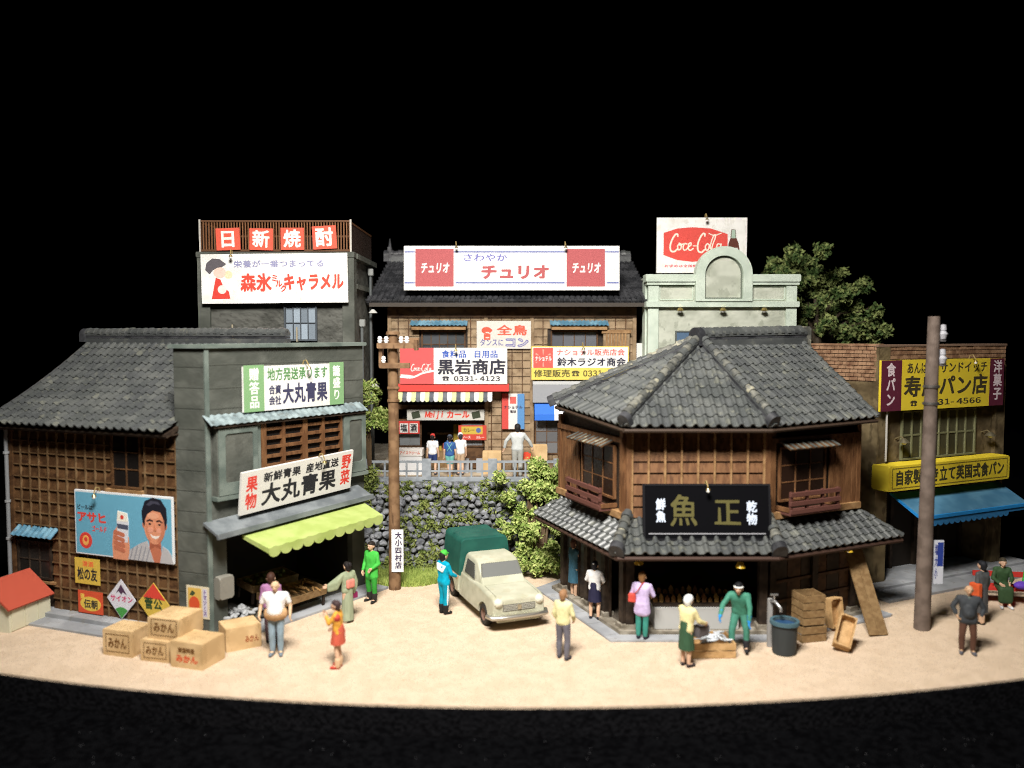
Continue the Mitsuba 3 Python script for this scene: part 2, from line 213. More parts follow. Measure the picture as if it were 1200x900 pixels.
# ---------------------------------------------------------------- lettering
GLYPHS = [
45,1,0,4,916,1956,1951,911,48,1,1,15,913,923,1173,1416,1657,2057,2455,2690,2765,2751,2583,2259,2018,1459,1064,11,1323,1466,1624,1943,2105,2351,2365,2209,1972,1732,1488,49,1,0,11,984,1704,1730,1170,1174,1817,2137,2104,2744,2739,1059,50,1,0,20,851,1095,
1577,2137,2533,2687,2518,1704,2744,2739,899,903,1631,1957,2203,2208,2051,1892,1572,1168,51,1,0,33,744,987,1623,2024,2186,2272,1956,1397,1481,1801,2205,2210,1892,1652,1249,1089,931,933,1577,2057,2376,2690,2604,2521,2279,2596,2751,2747,2583,2339,2018,1538,1139,52,1,1,11,749,
754,1976,2537,2514,2914,2909,2508,2499,2019,2029,4,1314,2034,2047,1967,53,1,0,27,743,907,1067,1543,2024,2186,2350,2275,2038,1559,1237,1079,1177,2617,2612,1572,1487,1483,2124,2442,2599,2755,2748,2583,2179,1538,1139,54,1,1,24,916,1089,1415,1897,2297,2774,2610,2450,2132,1731,
1488,1404,1401,1722,2282,2679,2834,2828,2663,2339,2098,1698,1380,1066,8,1475,1467,1703,2023,2347,2353,2197,1798,77,1,0,15,1097,1657,2118,2352,3097,3657,3619,3139,3163,2502,2183,1721,1562,1539,1059,101,1,1,19,911,1000,1406,1728,2128,2604,2838,2832,1391,1389,1704,1863,2263,2585,
2741,2178,1539,1221,1064,6,1398,1396,2356,2360,2043,1642,105,2,0,7,1014,1097,1339,1576,1573,1411,1092,0,4,1006,1566,1459,1059,106,2,0,7,1014,1097,1339,1576,1573,1411,1092,0,9,488,572,972,974,1086,1487,1452,1370,1047,9742,1,4,20,839,928,1171,1654,2215,
3335,3973,4528,4603,4599,4518,3640,4190,4343,4180,1220,1143,1230,1800,1078,4,3562,3641,3727,3487,9,2114,2266,2424,2984,3309,3314,2999,2439,2277,6,2524,3003,3007,2927,2527,2446,4,1727,1881,1962,1967,12354,1,2,42,1143,1149,1314,2123,2129,1329,1334,2214,2299,2699,2614,3976,3971,2609,
2525,3245,3328,3568,3727,3644,3883,4199,4356,4348,4101,3457,3056,2819,2821,3543,3948,3956,3559,3479,3151,2664,2741,2659,2339,2181,1859,1459,5,2519,2591,2752,2998,3081,7,1544,1864,2186,2116,2036,1712,1548,12362,2,0,6,3490,3574,3734,4528,4606,4363,1,37,1065,1150,1554,1957,1965,1246,
1171,1971,1980,2460,2451,3093,3252,3248,2366,2440,2921,3640,3879,4193,4184,3860,3378,2817,2662,3223,3706,3792,3634,3476,2756,2354,2341,2339,2097,1538,1142,6,1544,1783,1943,1951,1629,1547,12363,2,0,9,3571,3572,3894,3972,4519,4596,4594,4273,4040,0,28,1083,1088,1969,2139,2539,2369,3089,
3406,3483,3386,3058,2817,2337,2098,2021,2103,2662,2905,2990,3081,3003,2844,2284,1948,1457,1059,1387,1883,12364,3,0,4,4373,4061,4382,4694,0,13,3489,3491,3813,3579,3980,4213,4212,4051,3970,4596,4513,4192,3961,0,27,1002,927,1888,2059,2539,2369,3088,3326,3402,3389,3139,2817,2018,1942,
2743,2990,3002,2844,2364,1539,1377,1058,979,1142,1635,1803,1403,12365,2,0,28,1319,1324,2924,2849,1489,1494,2694,2619,2860,3019,3094,3976,3971,3330,3249,3404,3644,4046,4206,4201,3559,3714,3952,3708,2749,2834,3313,3079,0,13,1463,1469,1552,1714,1952,1865,2022,2421,3221,3702,3696,2096,1778,
12373,2,0,17,1331,2851,2699,2940,3179,3331,4214,4208,3486,4033,3871,2832,2836,3397,3085,2926,1326,0,15,1464,1472,1556,1716,2035,1789,1865,2023,2421,3221,3782,3780,3697,2336,1699,12377,1,1,27,1092,2853,2859,3339,3333,4533,4528,3328,3320,3398,3308,3144,2739,2096,1859,1860,2342,2746,
2108,1952,1877,1961,2284,2525,2845,2928,1088,7,2276,2432,2751,2913,2918,2681,2439,12387,1,0,19,1318,1400,2364,3405,3961,4196,4190,3944,3701,3058,2257,2102,2983,3546,3793,3717,3400,2840,1474,12388,1,0,18,1161,1006,2612,3652,4207,4440,4354,4189,3784,3141,2179,1944,3066,3791,3957,3804,
3407,2927,12390,1,0,22,1093,3816,4376,4291,3571,3168,2844,2678,2672,2748,3224,3942,3941,3857,3298,2820,2345,2269,2280,2364,2770,1088,12395,3,0,11,2344,2353,2753,2752,2667,2825,3064,4345,4340,4019,2739,0,5,2533,4214,4209,2608,2529,0,15,1160,1417,1817,1560,1552,1632,1715,1795,
1954,1951,1703,1697,1297,1298,1146,12398,1,1,30,1071,1081,1326,1812,2375,3176,3812,4207,4362,4434,4186,3942,3218,2817,2662,3063,3545,3789,3954,3960,3883,3409,3091,3010,2754,2426,2101,1621,1462,1224,10,1476,1470,1707,1867,2109,2358,2525,2530,2048,1643,12399,2,1,25,2183,2269,2431,2833,
3394,3324,2284,2289,3329,3338,3818,3730,4450,4365,3724,3792,4506,4503,4340,3945,3785,3701,3297,2578,2339,8,2584,2822,3222,3385,3388,3229,2829,2587,0,12,1148,1158,1338,1818,1564,1552,1631,1715,1953,1702,1697,1297,12401,2,3,33,2103,2106,2351,2752,3313,3244,2284,2209,3249,3258,3738,3817,
3819,3982,4462,4621,4698,4694,4531,4370,4365,3643,3711,4504,4340,4259,4022,3704,3620,3378,3136,2656,2259,5,4057,4214,4374,4378,4139,7,3734,3649,4210,4211,3971,3813,3815,7,2503,2661,3061,3303,3307,2748,2506,0,13,1068,1257,1578,1737,1735,1483,1471,1551,1634,1872,1541,1536,1136,12414,1,
1,37,1461,1467,1711,2112,2673,2597,1479,1483,2603,2608,1489,1494,2613,2700,3099,3093,4134,4129,3169,3088,3083,3884,4203,4119,3238,3077,3151,3708,4183,4099,3939,3543,3146,2979,2656,1856,1538,7,1784,1941,2421,2663,2667,2508,2027,12415,1,1,36,985,991,1156,1559,2281,2610,2612,1571,1576,
3177,3334,2926,2761,3718,3726,4126,4202,4115,4591,4426,4266,4109,3949,3702,2895,2579,3062,3386,3632,3474,2836,2516,2185,1941,1700,1221,6,1391,1387,1625,1788,2116,1715,12417,1,2,40,1066,1076,1322,1645,1415,1816,1970,2049,2531,2931,3099,3419,3332,3968,4204,4359,4350,4103,3779,3136,2896,2660,
2741,3061,3463,3786,3952,3957,3881,3326,3165,2998,2670,2907,2744,2583,2425,1860,1460,1143,4,2204,2355,2435,2847,6,1639,1467,1625,1866,2190,1799,12420,1,0,37,1076,921,1725,1570,1333,1415,1736,2048,2851,2377,2378,2621,3254,3252,3892,4367,4444,4439,4194,3711,3151,2833,2837,3636,3878,4043,
3807,3247,2283,2281,2979,2977,2656,2496,2422,1959,1800,12426,1,1,29,1552,1564,1739,2139,2051,2374,2777,3336,3732,3964,3953,3788,3220,2256,2096,1939,1941,2341,2984,3392,3557,3485,3409,3171,2772,2286,1959,1950,1629,3,2130,1970,2049,12427,1,1,36,1151,1153,2931,2932,1731,1737,2456,3578,
3736,3813,2763,3322,3721,4116,4194,4186,3779,3136,2496,2098,1861,1864,1948,2351,2911,3148,3303,3544,3788,3792,3556,3317,2678,2277,1954,1388,6,2265,2421,2982,2904,2667,2427,12431,1,0,36,906,1802,1806,1085,1010,1811,1900,2379,2292,2369,2205,2929,3570,4127,4364,4520,4512,4186,3862,3299,2898,
2743,3304,3788,3951,4115,3961,3804,3485,2844,2118,2096,1696,1711,1143,1063,12435,1,0,28,978,1391,2539,2937,3016,2280,2761,3079,3223,3382,3783,3947,4274,4591,4344,4100,3697,3296,2978,2819,2746,2755,2596,2436,2275,1789,1377,1296,12450,2,0,13,1176,4376,4534,4532,3963,3397,3317,3079,3081,
3242,3728,3811,1171,0,11,1459,1461,1944,2350,2520,2446,2927,2915,2584,2099,1776,12452,1,0,16,1076,1078,1559,2686,3412,3899,3979,4216,4214,3971,3163,3137,2657,2760,1313,1153,12458,1,0,25,1066,1147,1389,2196,2764,2765,1165,1170,3010,3019,3419,3410,4370,4365,3485,3379,3298,2338,2342,
2902,2983,2999,2270,1383,1302,12459,1,0,29,1298,1141,1383,1950,2282,2285,1165,1170,2290,2372,2379,2779,2850,4050,4209,4107,3942,3778,2818,2739,2743,3383,3544,3714,3725,2765,2513,2103,1537,12461,1,0,27,1148,1154,2516,2444,1162,1165,1168,2290,2293,2216,2299,2619,2771,3813,3972,3968,2845,
2997,4280,4356,4354,3072,3299,3217,2816,2591,1388,12463,1,0,21,1078,1968,2540,2939,2774,2773,3973,4291,3960,3551,2903,1936,1696,1460,2184,2668,3398,3727,2447,1799,1395,12467,1,0,11,1306,3626,3707,3729,1409,1414,4214,4098,3778,3701,1301,12468,2,0,6,3980,3982,4222,4537,4535,4294,
0,15,1224,3625,3647,1327,1332,3653,3734,3498,3500,3741,4132,4096,3616,3619,1299,12469,1,0,27,923,1009,1808,1819,2218,2208,3248,3259,3739,3728,4528,4523,3723,3633,3384,3060,2576,2336,2100,2663,2988,3235,3243,2203,2191,1791,1803,12471,3,0,14,1301,1302,2185,3071,3881,4126,4206,4364,
4441,4198,3549,2984,1537,1458,0,7,1733,1816,1898,1978,2772,2849,2606,0,8,1162,1246,1407,2121,2198,2116,1956,1401,12472,5,0,6,3896,3979,4219,4532,4531,4289,0,13,1457,1222,2024,2829,3719,4126,4206,4362,4279,3549,2984,2259,1617,0,5,3334,3416,3657,4048,3727,0,7,1733,
1817,1977,2692,2769,2606,2526,0,7,1082,1166,1406,2200,2198,2035,1955,12473,1,0,19,1061,1062,1625,2190,2838,3328,3330,1489,1495,3736,3973,3316,4341,4259,4017,2991,2183,1458,1298,12477,2,0,12,1701,1782,2023,2588,3155,3565,3736,4216,3962,3390,2742,2097,0,5,1878,1174,1576,2281,
1958,12479,1,0,35,1078,1079,1402,1968,2295,2541,2939,2774,4054,4292,4043,3553,3949,3948,3784,3308,2743,1856,1696,1459,1461,2184,2912,2198,2120,2362,2522,3077,3237,3727,3649,2449,2123,1556,1316,12481,1,0,24,1078,1082,2603,2611,1490,1334,1415,2455,3818,4054,3091,3083,4442,4438,2997,2911,
2745,2178,1936,1539,1540,2266,2511,2597,12483,3,0,11,1858,1940,2422,3150,3557,3727,4206,3791,3303,2255,2095,0,5,2676,2367,2448,2768,2997,0,5,1404,1566,1806,2114,1713,12486,2,0,15,1079,1084,4444,4439,3079,2991,2744,2339,1936,1777,1620,2023,2428,2594,2598,0,4,1577,3977,
3972,1572,12488,1,0,11,1938,1978,2538,2525,3719,4196,4031,3951,3236,2519,2497,12489,3,0,5,3968,3577,3898,4290,4128,0,11,1897,2377,2365,2444,4036,3951,3791,2996,2358,2336,1856,0,4,3486,3094,3416,3807,12490,1,0,19,1082,1087,2607,2619,3099,3087,4527,4522,3082,2993,2746,
2501,1936,1540,2024,2349,2595,2601,2522,12497,3,1,8,3656,3900,4380,4616,4611,4208,3888,3652,7,4057,3973,4051,4211,4373,4375,4217,0,6,3478,2932,3414,4112,4419,3938,0,8,900,1636,1887,1973,2372,2199,1705,1378,12498,1,0,17,1701,1578,2058,2043,3087,3811,3971,4126,2037,2025,
2184,2663,4185,4179,3538,2258,1939,12499,2,0,5,3899,3901,4141,4533,4212,0,19,1497,1897,1883,2042,3167,3650,3418,3659,3739,4052,3810,3885,1877,1865,2182,4024,4018,1938,1461,12510,1,0,19,1094,4214,4532,4530,4042,2989,3620,3376,3216,2585,1636,1637,1880,1960,2435,2673,3401,3809,1168,
12511,3,0,9,1733,1897,2137,3892,4051,4050,3887,3727,3169,0,8,1305,1389,1550,3862,3860,3778,3538,2741,0,8,1559,1644,1804,3400,3798,3633,3553,2836,12512,1,0,21,1059,985,1465,1627,2207,2377,2378,2618,2857,2936,2106,3548,3630,3238,3640,4110,4499,4257,4097,3863,1459,12513,1,
0,25,1140,1141,1947,2676,1566,1810,1970,3001,3410,3577,3737,3976,4055,3809,3317,3792,4266,4265,4022,3862,3310,2992,2505,1618,1457,12515,1,0,24,1317,1319,2120,1889,2130,2370,2521,3965,4203,3794,3388,3069,3071,3395,3559,2677,2672,3056,3055,2734,2654,2195,2116,1394,12517,1,0,12,1304,
3064,3240,1720,1725,3565,3724,3722,3544,4184,4179,1299,12519,1,0,14,1542,3463,3470,1710,1715,3475,3482,1562,1567,3887,3856,3456,3457,1538,12521,2,0,15,1240,1245,4046,4284,4116,3707,3061,2256,2096,1859,1861,2423,3148,3553,3720,0,4,1576,3977,3972,1652,12522,2,0,12,2100,2181,
2824,3229,3397,3497,3897,3879,3708,3301,2657,2416,0,4,1577,2057,2032,1552,12523,2,0,11,2777,3257,3226,3789,4277,4437,4594,4511,4106,3058,2740,0,12,980,982,1305,1549,1714,1808,1737,2217,2202,1948,1702,1298,12524,1,0,13,1540,1577,2136,2024,2426,3150,3715,4121,4359,4356,3386,
1938,1778,12531,2,0,14,1222,1303,1784,2829,3638,4208,4367,4523,4198,3549,2984,2340,1618,1458,0,9,1412,1414,1736,2529,2686,2684,2522,2362,2046,12540,1,0,4,1081,4361,4356,1076,19968,1,0,4,921,4601,4596,916,20024,1,0,40,817,819,1221,1626,1872,1794,1158,1159,1402,
1562,2038,2122,2126,1086,1091,2211,2222,2622,2611,3811,3780,4260,4349,4667,4660,4496,3615,3457,3326,2606,2525,2434,3068,2904,2744,2349,2269,1861,1295,1054,20094,1,3,47,824,827,1628,1631,991,1089,1649,1652,932,936,1656,1662,2062,2056,2776,2772,2052,2050,2689,3015,3182,3422,3581,3494,4614,
4609,3249,3005,3003,4124,4362,4199,3468,3141,3220,4180,4267,4586,4580,4416,3135,2817,2743,2023,2014,1614,1623,10,2591,2031,2028,2747,2745,2824,3639,2919,2922,2682,4,1402,2282,2285,1405,4,1398,1395,2275,2278,20250,2,1,15,844,2053,2457,2702,3101,3097,3493,4685,4441,4201,3804,3721,1801,
1644,1080,4,2127,2126,3487,2774,1,13,1072,1077,4437,4432,3471,4339,4336,4014,3779,1296,1221,1949,2112,8,2023,2502,3463,3464,3148,3149,3392,2672,20253,3,0,18,1941,2347,2758,1958,1963,4603,4518,3238,2584,2743,3784,3552,3954,4578,4576,4255,4020,2098,0,4,2298,4378,4373,2293,0,
11,997,842,1330,1741,1902,2141,1974,1729,1694,1294,1319,20462,5,2,20,1887,2208,2613,2942,3182,3341,3256,4376,4535,4370,3884,4601,4679,4516,4356,3401,3078,2276,2263,1942,4,3091,3487,3971,3172,9,2281,2521,2842,3083,3085,2848,2768,2524,2285,0,9,3718,3796,3634,2909,2669,2511,2593,
2834,3479,0,11,2494,2339,2819,3623,3945,4188,4428,4587,4586,4181,3136,0,8,2505,2586,3389,3874,4192,4110,3304,2663,0,12,916,761,1166,1414,1581,1981,1813,1730,1694,1294,1319,1239,20840,1,1,33,762,2053,2702,3021,3019,3334,4285,4604,4681,4519,4041,3959,2919,2912,4032,4028,2987,
2900,4500,4496,976,980,2420,2501,2507,1548,1472,2512,2518,1479,1481,1159,999,4,1804,1803,3724,2775,20844,3,0,9,3098,3341,3500,3576,4128,4601,4358,4119,3804,0,20,1221,1223,1790,2526,2686,3004,2269,1945,1944,3465,3388,3152,3154,3475,3947,4497,4095,3860,1699,1378,0,7,920,1569,
1979,2379,2212,1723,1237,21335,1,1,46,932,937,2537,2542,2942,3017,4537,4532,2931,3008,4368,4256,4094,3374,3297,3299,3939,3963,3563,3318,3397,3717,3713,2912,2908,3788,3784,2984,2896,2495,2504,1704,1708,2508,2512,1793,1716,2117,2118,1963,1563,1534,1134,1168,2528,2531,6,2363,2362,2597,2917,
3162,3083,21451,1,1,34,1056,820,1305,1633,1967,1889,1009,1014,1974,2062,2462,2454,4533,4529,2369,2285,2363,3963,4122,3793,3385,3861,4579,4414,3696,3061,2176,1694,1539,2261,2665,2114,1785,1216,6,2437,2593,2988,3311,3557,3478,21512,2,1,15,843,2213,2782,3180,3097,3571,4684,4603,4439,
3883,3801,1721,1642,1239,1079,4,2126,2206,3486,2773,1,8,1476,4036,4014,3694,3537,1937,1854,1454,4,1951,1862,3622,3631,21697,3,1,8,2894,2917,4517,4495,4094,4017,3297,3294,4,3302,4022,4032,3312,1,4,1579,3900,3882,1642,4,1967,3487,3495,2055,1,8,997,2517,2494,2174,
2097,1377,1374,1054,4,1382,2102,2112,1392,21830,1,5,34,932,936,2536,2461,2622,2862,3096,4536,4532,3812,3567,3566,4366,4256,4175,3454,3297,3299,3939,3872,3711,3552,3461,2341,2258,1938,1951,1711,1553,1534,1134,1165,1966,1812,4,3321,3876,3956,3961,7,2518,2193,3474,2919,2921,2521,2599,
4,2211,2446,3006,3331,6,2349,2265,2344,3064,3145,3149,4,1555,1796,2201,1561,22235,1,3,8,1017,4377,4417,4016,4020,1460,1376,1056,11,1469,1465,4025,4031,3151,2993,2932,2532,2441,2193,1708,5,3316,3956,4037,4052,3332,6,1472,1633,1959,2125,2052,1492,22269,2,1,8,1019,4459,
4414,4014,4017,1457,1374,1054,4,1462,4022,4055,1495,1,22,1546,1549,2510,2517,1797,1801,2521,2527,2447,1648,1732,3812,3808,2927,2922,3721,3718,3476,3712,3710,3869,3865,5,2916,2910,3389,3074,3157,22320,2,1,37,2116,1961,2363,2377,2777,2766,3006,3248,3262,3582,3650,3971,4133,4532,4431,
4268,4108,3708,3631,3546,3226,3242,2841,2760,2741,2820,4100,4182,4267,4427,4586,4582,4497,4336,2576,2341,2357,4,3552,4032,4047,3564,0,18,825,907,1390,1405,925,849,1410,1421,1741,1730,2289,2205,1725,1712,2194,2269,1143,903,22633,1,4,39,903,827,1310,1325,925,929,1330,1341,1741,
1810,2210,2622,3021,2936,4616,4612,2772,2690,2689,4209,4196,2436,2445,2203,2045,1805,1713,1873,2034,2192,4353,4421,4580,4576,1696,1781,2181,2189,983,4,4021,4028,3789,3781,4,2760,3800,3805,2845,4,3141,3381,3389,3148,4,2581,2821,2829,2588,22770,4,0,11,2995,3395,3380,4100,4186,4506,
4584,4498,4336,3136,3057,0,16,933,937,2537,2542,2942,3017,4537,4532,2932,3008,4208,4124,1324,1328,2448,2532,0,8,1071,1081,4441,4430,4030,4036,1476,1390,0,10,898,979,1541,1785,2035,2355,2265,1939,1134,1054,22823,1,0,25,897,899,1543,1868,2360,2362,923,927,2448,2542,2942,
2928,4527,4523,3082,3472,3786,4579,4334,3778,3383,2757,2428,1779,1134,23376,1,0,24,914,919,2519,2527,3333,3334,1334,1339,4139,4297,4296,3811,2924,2920,4599,4594,2914,2897,2735,1854,1698,1699,2500,2514,23478,2,0,50,1057,901,1624,2268,2752,2594,1386,1146,1067,990,1874,2518,2360,1877,
1154,1077,1079,1801,2204,2125,1565,1569,3969,3965,2925,2682,3076,3398,3884,4201,3958,3635,3633,3868,4263,4581,4416,4098,3702,3232,3151,3139,2734,2094,2019,2579,2742,2826,2746,1297,0,14,1017,2458,2381,2702,2782,3018,4537,4526,4126,4132,4053,1493,1406,1086,23551,1,2,44,823,1550,1877,918,
922,2043,2126,1326,1330,2290,2293,1173,1177,2378,2462,2862,2858,4377,4373,2773,2691,2770,4210,4206,2606,2524,2603,4602,4598,3878,3874,4514,4509,3869,3777,3695,2894,2820,2498,1946,2109,1949,1220,1060,4,2358,2274,3394,3398,5,2349,2743,2819,3380,3389,23567,3,0,11,3566,3569,3729,3889,3968,
4516,4668,4586,4344,4265,4035,0,7,1854,1779,2500,2541,2941,2897,2574,0,8,827,829,1318,1489,1969,1800,1308,1145,23627,1,4,22,816,1064,1234,1339,4379,4367,1647,1645,4444,4440,3800,4432,4190,4268,4265,3224,3140,4500,4496,1456,1379,1134,4,3872,3232,3149,4029,4,1652,3891,3975,
1655,5,2517,3316,3397,3240,2840,14,1380,2740,2744,1705,1789,2749,2752,1951,1791,1715,2037,2200,1640,1549,23721,2,1,22,981,745,1148,1877,1879,919,924,4603,4519,2439,2194,2193,4273,4254,3854,3856,2096,2014,1694,1626,1546,1061,4,2101,3861,3868,2109,0,12,1180,1580,1653,2533,2542,
2942,2933,3892,3899,4300,4288,1248,24215,1,1,31,816,1154,1176,2696,2697,2541,2942,3256,4615,4531,3170,3164,4444,4359,3159,3154,4194,4175,3855,3777,2257,2175,1855,1874,2755,2691,1570,1553,1382,1134,1054,4,2262,3781,3789,2269,24335,2,0,31,932,3013,3022,3421,3413,3973,3974,3578,3579,
3742,4139,4376,4293,4612,4608,3407,3481,3707,4020,4179,4181,4269,4587,4497,4334,3934,3696,3459,3149,3007,928,0,16,1056,901,1061,1462,1784,1796,1076,1081,2921,2916,2196,2185,2424,2986,2981,1136,25215,1,3,52,822,1309,1722,1644,1004,1009,1969,2128,2206,2526,2611,3174,3095,1575,1500,3900,
4058,4057,3410,3731,3805,3884,4289,4607,3957,4269,4584,4583,4339,3866,3558,3473,2993,2990,3709,3706,2985,2979,2736,1935,1860,2580,2585,1865,1869,2509,2590,2593,2033,2037,1383,1139,5,3401,3001,2998,3558,3560,4,3410,3008,3006,3406,5,1958,2518,2600,2521,2041,26009,2,1,58,824,826,989,
1399,1400,921,925,1165,937,938,1259,1411,1406,1326,1325,1565,1582,1902,1888,2132,2219,2538,2285,2525,2604,2686,2766,3400,3398,3316,2602,2520,1960,2510,2670,3713,3742,4142,4114,4594,4673,4589,4108,4094,3694,3707,2505,2428,2266,2187,1952,1872,1854,1534,1551,1470,1224,981,3,2046,1885,2045,0,
7,2775,2938,3018,3574,3651,3488,3408,26032,2,4,47,913,917,1717,1641,921,925,1325,1172,933,937,1657,1581,1902,2137,2777,2773,2612,2445,2925,2937,3418,4141,4221,4538,4216,3333,3325,4604,4600,4200,4094,3774,3800,3320,3144,2815,2498,2581,2421,2188,2109,2018,1776,1456,1300,1700,1712,4,
2432,2665,2745,2913,4,2117,2917,2841,2120,4,2111,2191,2352,2112,4,1572,1725,1965,2212,0,5,823,1231,1551,1302,1140,26041,1,0,34,1054,898,1140,1707,1873,2043,2048,1008,1013,2693,2461,2782,2941,3173,4533,4528,2528,2446,2441,4121,4024,3939,3696,2655,2578,2580,3379,3541,3710,3636,
2356,2188,1861,1214,26085,1,2,8,1419,4138,4095,3695,3618,1778,1775,1375,4,1784,3623,3716,1796,4,1814,1801,3722,3654,26397,1,4,44,824,827,1628,1631,991,1008,1649,1652,932,936,1656,1662,2062,2056,2776,2772,2052,2049,2689,2671,2031,2028,2828,2915,2939,4459,4336,4174,3614,3538,
3539,4100,4031,3230,3061,2654,2336,2338,2582,2583,2023,2014,1614,1623,5,3316,4036,4122,4043,3323,4,3328,4048,4135,3335,4,1404,1402,2362,2284,4,2278,1398,1395,2275,26408,1,0,28,743,1875,2283,2284,1004,929,2529,2542,2942,3009,4529,4524,3164,3635,4108,4584,4583,4420,4260,3785,2997,
2917,2894,2494,2517,1949,1140,1059,26449,2,0,39,748,1236,1565,1486,926,931,1571,1662,1982,2051,3811,3902,4221,4292,4611,4686,4286,4179,4096,3854,3214,3137,3139,3699,3780,3806,1966,1963,2594,2430,2350,2114,1955,1934,1535,1554,1474,1064,904,0,7,2680,2922,3082,3551,3549,3148,2993,26494,
3,0,9,3809,3580,3981,4210,4602,4601,4358,4278,4121,0,19,2416,2341,2421,2750,3165,3326,3564,3397,2903,3783,3865,3630,3632,3953,4422,4497,4096,4019,3779,0,29,827,1485,926,931,1491,1502,1902,1891,2371,2366,1886,2200,2610,2860,3180,3174,2761,2598,2279,2434,2111,1955,1875,1854,1454,
1472,1392,1064,904,26524,1,4,30,819,901,1624,2109,2030,990,915,2515,2518,1318,1339,4219,4198,2998,2915,4515,4510,3390,3785,4581,4416,3779,2987,2907,2894,2494,2507,2022,1216,1056,4,2923,3723,3727,3007,4,2932,3731,3735,3015,4,1723,2523,2527,1807,4,1732,2531,2535,1815,26628,2,
0,28,819,901,1303,1787,2193,2194,1074,1079,2519,2526,2926,2999,4518,4514,3233,3866,4581,4416,4177,3621,2989,2908,2894,2494,2509,1781,1136,1056,0,24,1011,1572,1259,1501,1739,2052,2532,2381,2702,3012,3332,3738,3901,4141,4221,4299,3892,4531,4520,4120,4047,1487,1401,1080,26862,1,1,51,
741,1390,1391,911,915,1635,1641,1159,1003,1405,2131,2052,1172,1176,2456,2537,2542,2942,3016,4376,4372,3331,3807,4524,4359,3721,3715,4595,4591,3950,4265,4661,4497,4337,4099,3786,3705,3694,3374,3306,2576,2496,2339,2341,2104,2024,1934,1614,1624,977,897,22,1722,1961,2035,2595,2591,2110,2586,2584,
2342,2421,3069,3071,2671,2675,3315,3396,3401,3722,3009,2919,2519,2529,27491,1,0,20,897,901,1382,1486,1805,1861,2582,2613,1093,1098,4458,4453,3093,3081,4281,4276,3076,3062,4581,4576,27703,3,0,21,1934,1859,2500,2542,2942,2933,3243,4134,4452,4531,3398,3712,4265,4662,4499,4338,4100,3468,
2998,2897,2654,0,11,821,1550,1878,1879,919,924,2364,2358,1785,1138,1058,0,8,1255,1256,1579,2212,2369,2207,2047,1811,27714,2,0,45,1059,904,2516,2529,929,1014,2534,2542,2942,3014,3734,3656,3258,3260,3502,4137,4216,4214,4534,4529,3008,3083,3319,3723,3967,4127,4365,3554,4106,4583,
4419,4259,3862,3388,2996,2915,2898,2896,2574,1934,1857,1859,2500,2509,1139,0,8,1163,1165,1487,2040,2116,1954,1794,1717,27915,4,0,6,898,1555,1874,1951,1377,1136,0,33,1951,3071,3077,2198,2282,3082,3087,2128,2132,2613,2381,2782,3093,3492,3901,4221,4219,3973,4532,4528,3487,3482,4362,
4357,3477,3471,4591,4586,3466,3454,3054,3065,1946,0,6,2053,1891,1811,1098,1341,1976,0,6,844,926,1167,1802,1881,1638,28165,3,0,38,844,1007,1406,1722,1886,3006,2928,2049,2132,2932,3014,1974,1975,1732,1652,1098,1181,1738,1976,1978,3018,3022,3422,3418,4458,4374,3413,3412,4372,4368,
3408,3406,4606,4521,1802,1639,1478,1321,2,11,2119,4200,4176,3934,3454,3299,3779,3782,2502,2494,2094,4,2507,3786,3789,2589,4,2514,3793,3795,2516,0,7,898,1554,1715,1873,1871,1295,1135,28988,1,1,79,817,1307,1392,1409,1329,1324,1157,838,840,1006,1091,1411,1501,1821,1887,2053,
2293,2377,3177,3182,3582,3657,4536,4533,3652,3566,3167,3172,2452,2205,2604,2605,2691,3011,3004,3724,3730,4131,4125,4684,4600,4120,4115,4595,4591,3870,3859,4259,4344,4584,4661,4495,3694,3458,3470,3151,2900,2576,2094,1938,2259,2582,2747,2750,2111,2195,2595,2600,2120,2122,2041,1801,1792,2344,2101,2021,
1627,1541,1134,4,2995,3715,3720,3000,29289,1,1,61,761,926,1099,1419,1412,1572,1582,1982,1972,2372,2449,2613,2862,3181,3094,4534,4516,4258,4015,3455,3298,3300,3860,3942,4115,4209,4047,3713,3385,2816,2656,2418,2419,2742,3230,3559,3729,3489,2994,2506,2267,2189,2431,2758,3005,3089,2848,2683,
2440,2435,1953,1934,1534,1551,909,832,914,1557,1567,1327,1159,7,1959,2280,2121,2123,2285,2287,1967,29305,1,1,56,840,1098,1417,1412,1572,1582,1982,1972,2292,2287,3247,3252,2532,2536,3257,3262,3662,3657,4456,4452,3652,3647,4606,4602,4122,4117,4597,4592,4112,4098,3935,3774,3214,3138,3139,
3700,3712,2912,3304,3303,3061,2509,2592,2352,2273,1951,1935,1534,1550,908,910,913,1555,1567,1326,1158,8,1967,1957,2198,2357,3717,3722,2282,2207,29699,2,1,47,824,1307,1319,920,924,1325,1333,934,939,2139,2213,3173,3182,3582,3573,4053,4054,3738,3739,3981,4376,4373,4612,4608,3568,3719,
4287,4525,4523,3874,4187,4662,4498,4259,3943,3629,3548,3537,3214,2654,2578,2579,3140,3149,2259,1944,900,13,1709,2189,2267,2347,3157,3168,2288,2134,1733,1725,2124,2119,1719,0,8,2996,2674,2442,2284,2286,2606,2685,2997,29702,1,4,43,900,824,1387,1399,920,924,1405,1413,934,939,2218,
2214,1733,1725,2124,2119,1719,1709,2189,2267,2271,3071,3152,3156,2356,2379,4539,4516,3636,3551,4511,4507,3626,3541,4581,4576,1936,1941,3141,3146,2266,2104,979,4,3560,4040,4125,3646,4,3570,4050,4135,3655,4,2680,3160,3165,2686,4,2690,3170,3175,2695,29987,1,4,39,816,1147,1166,2047,
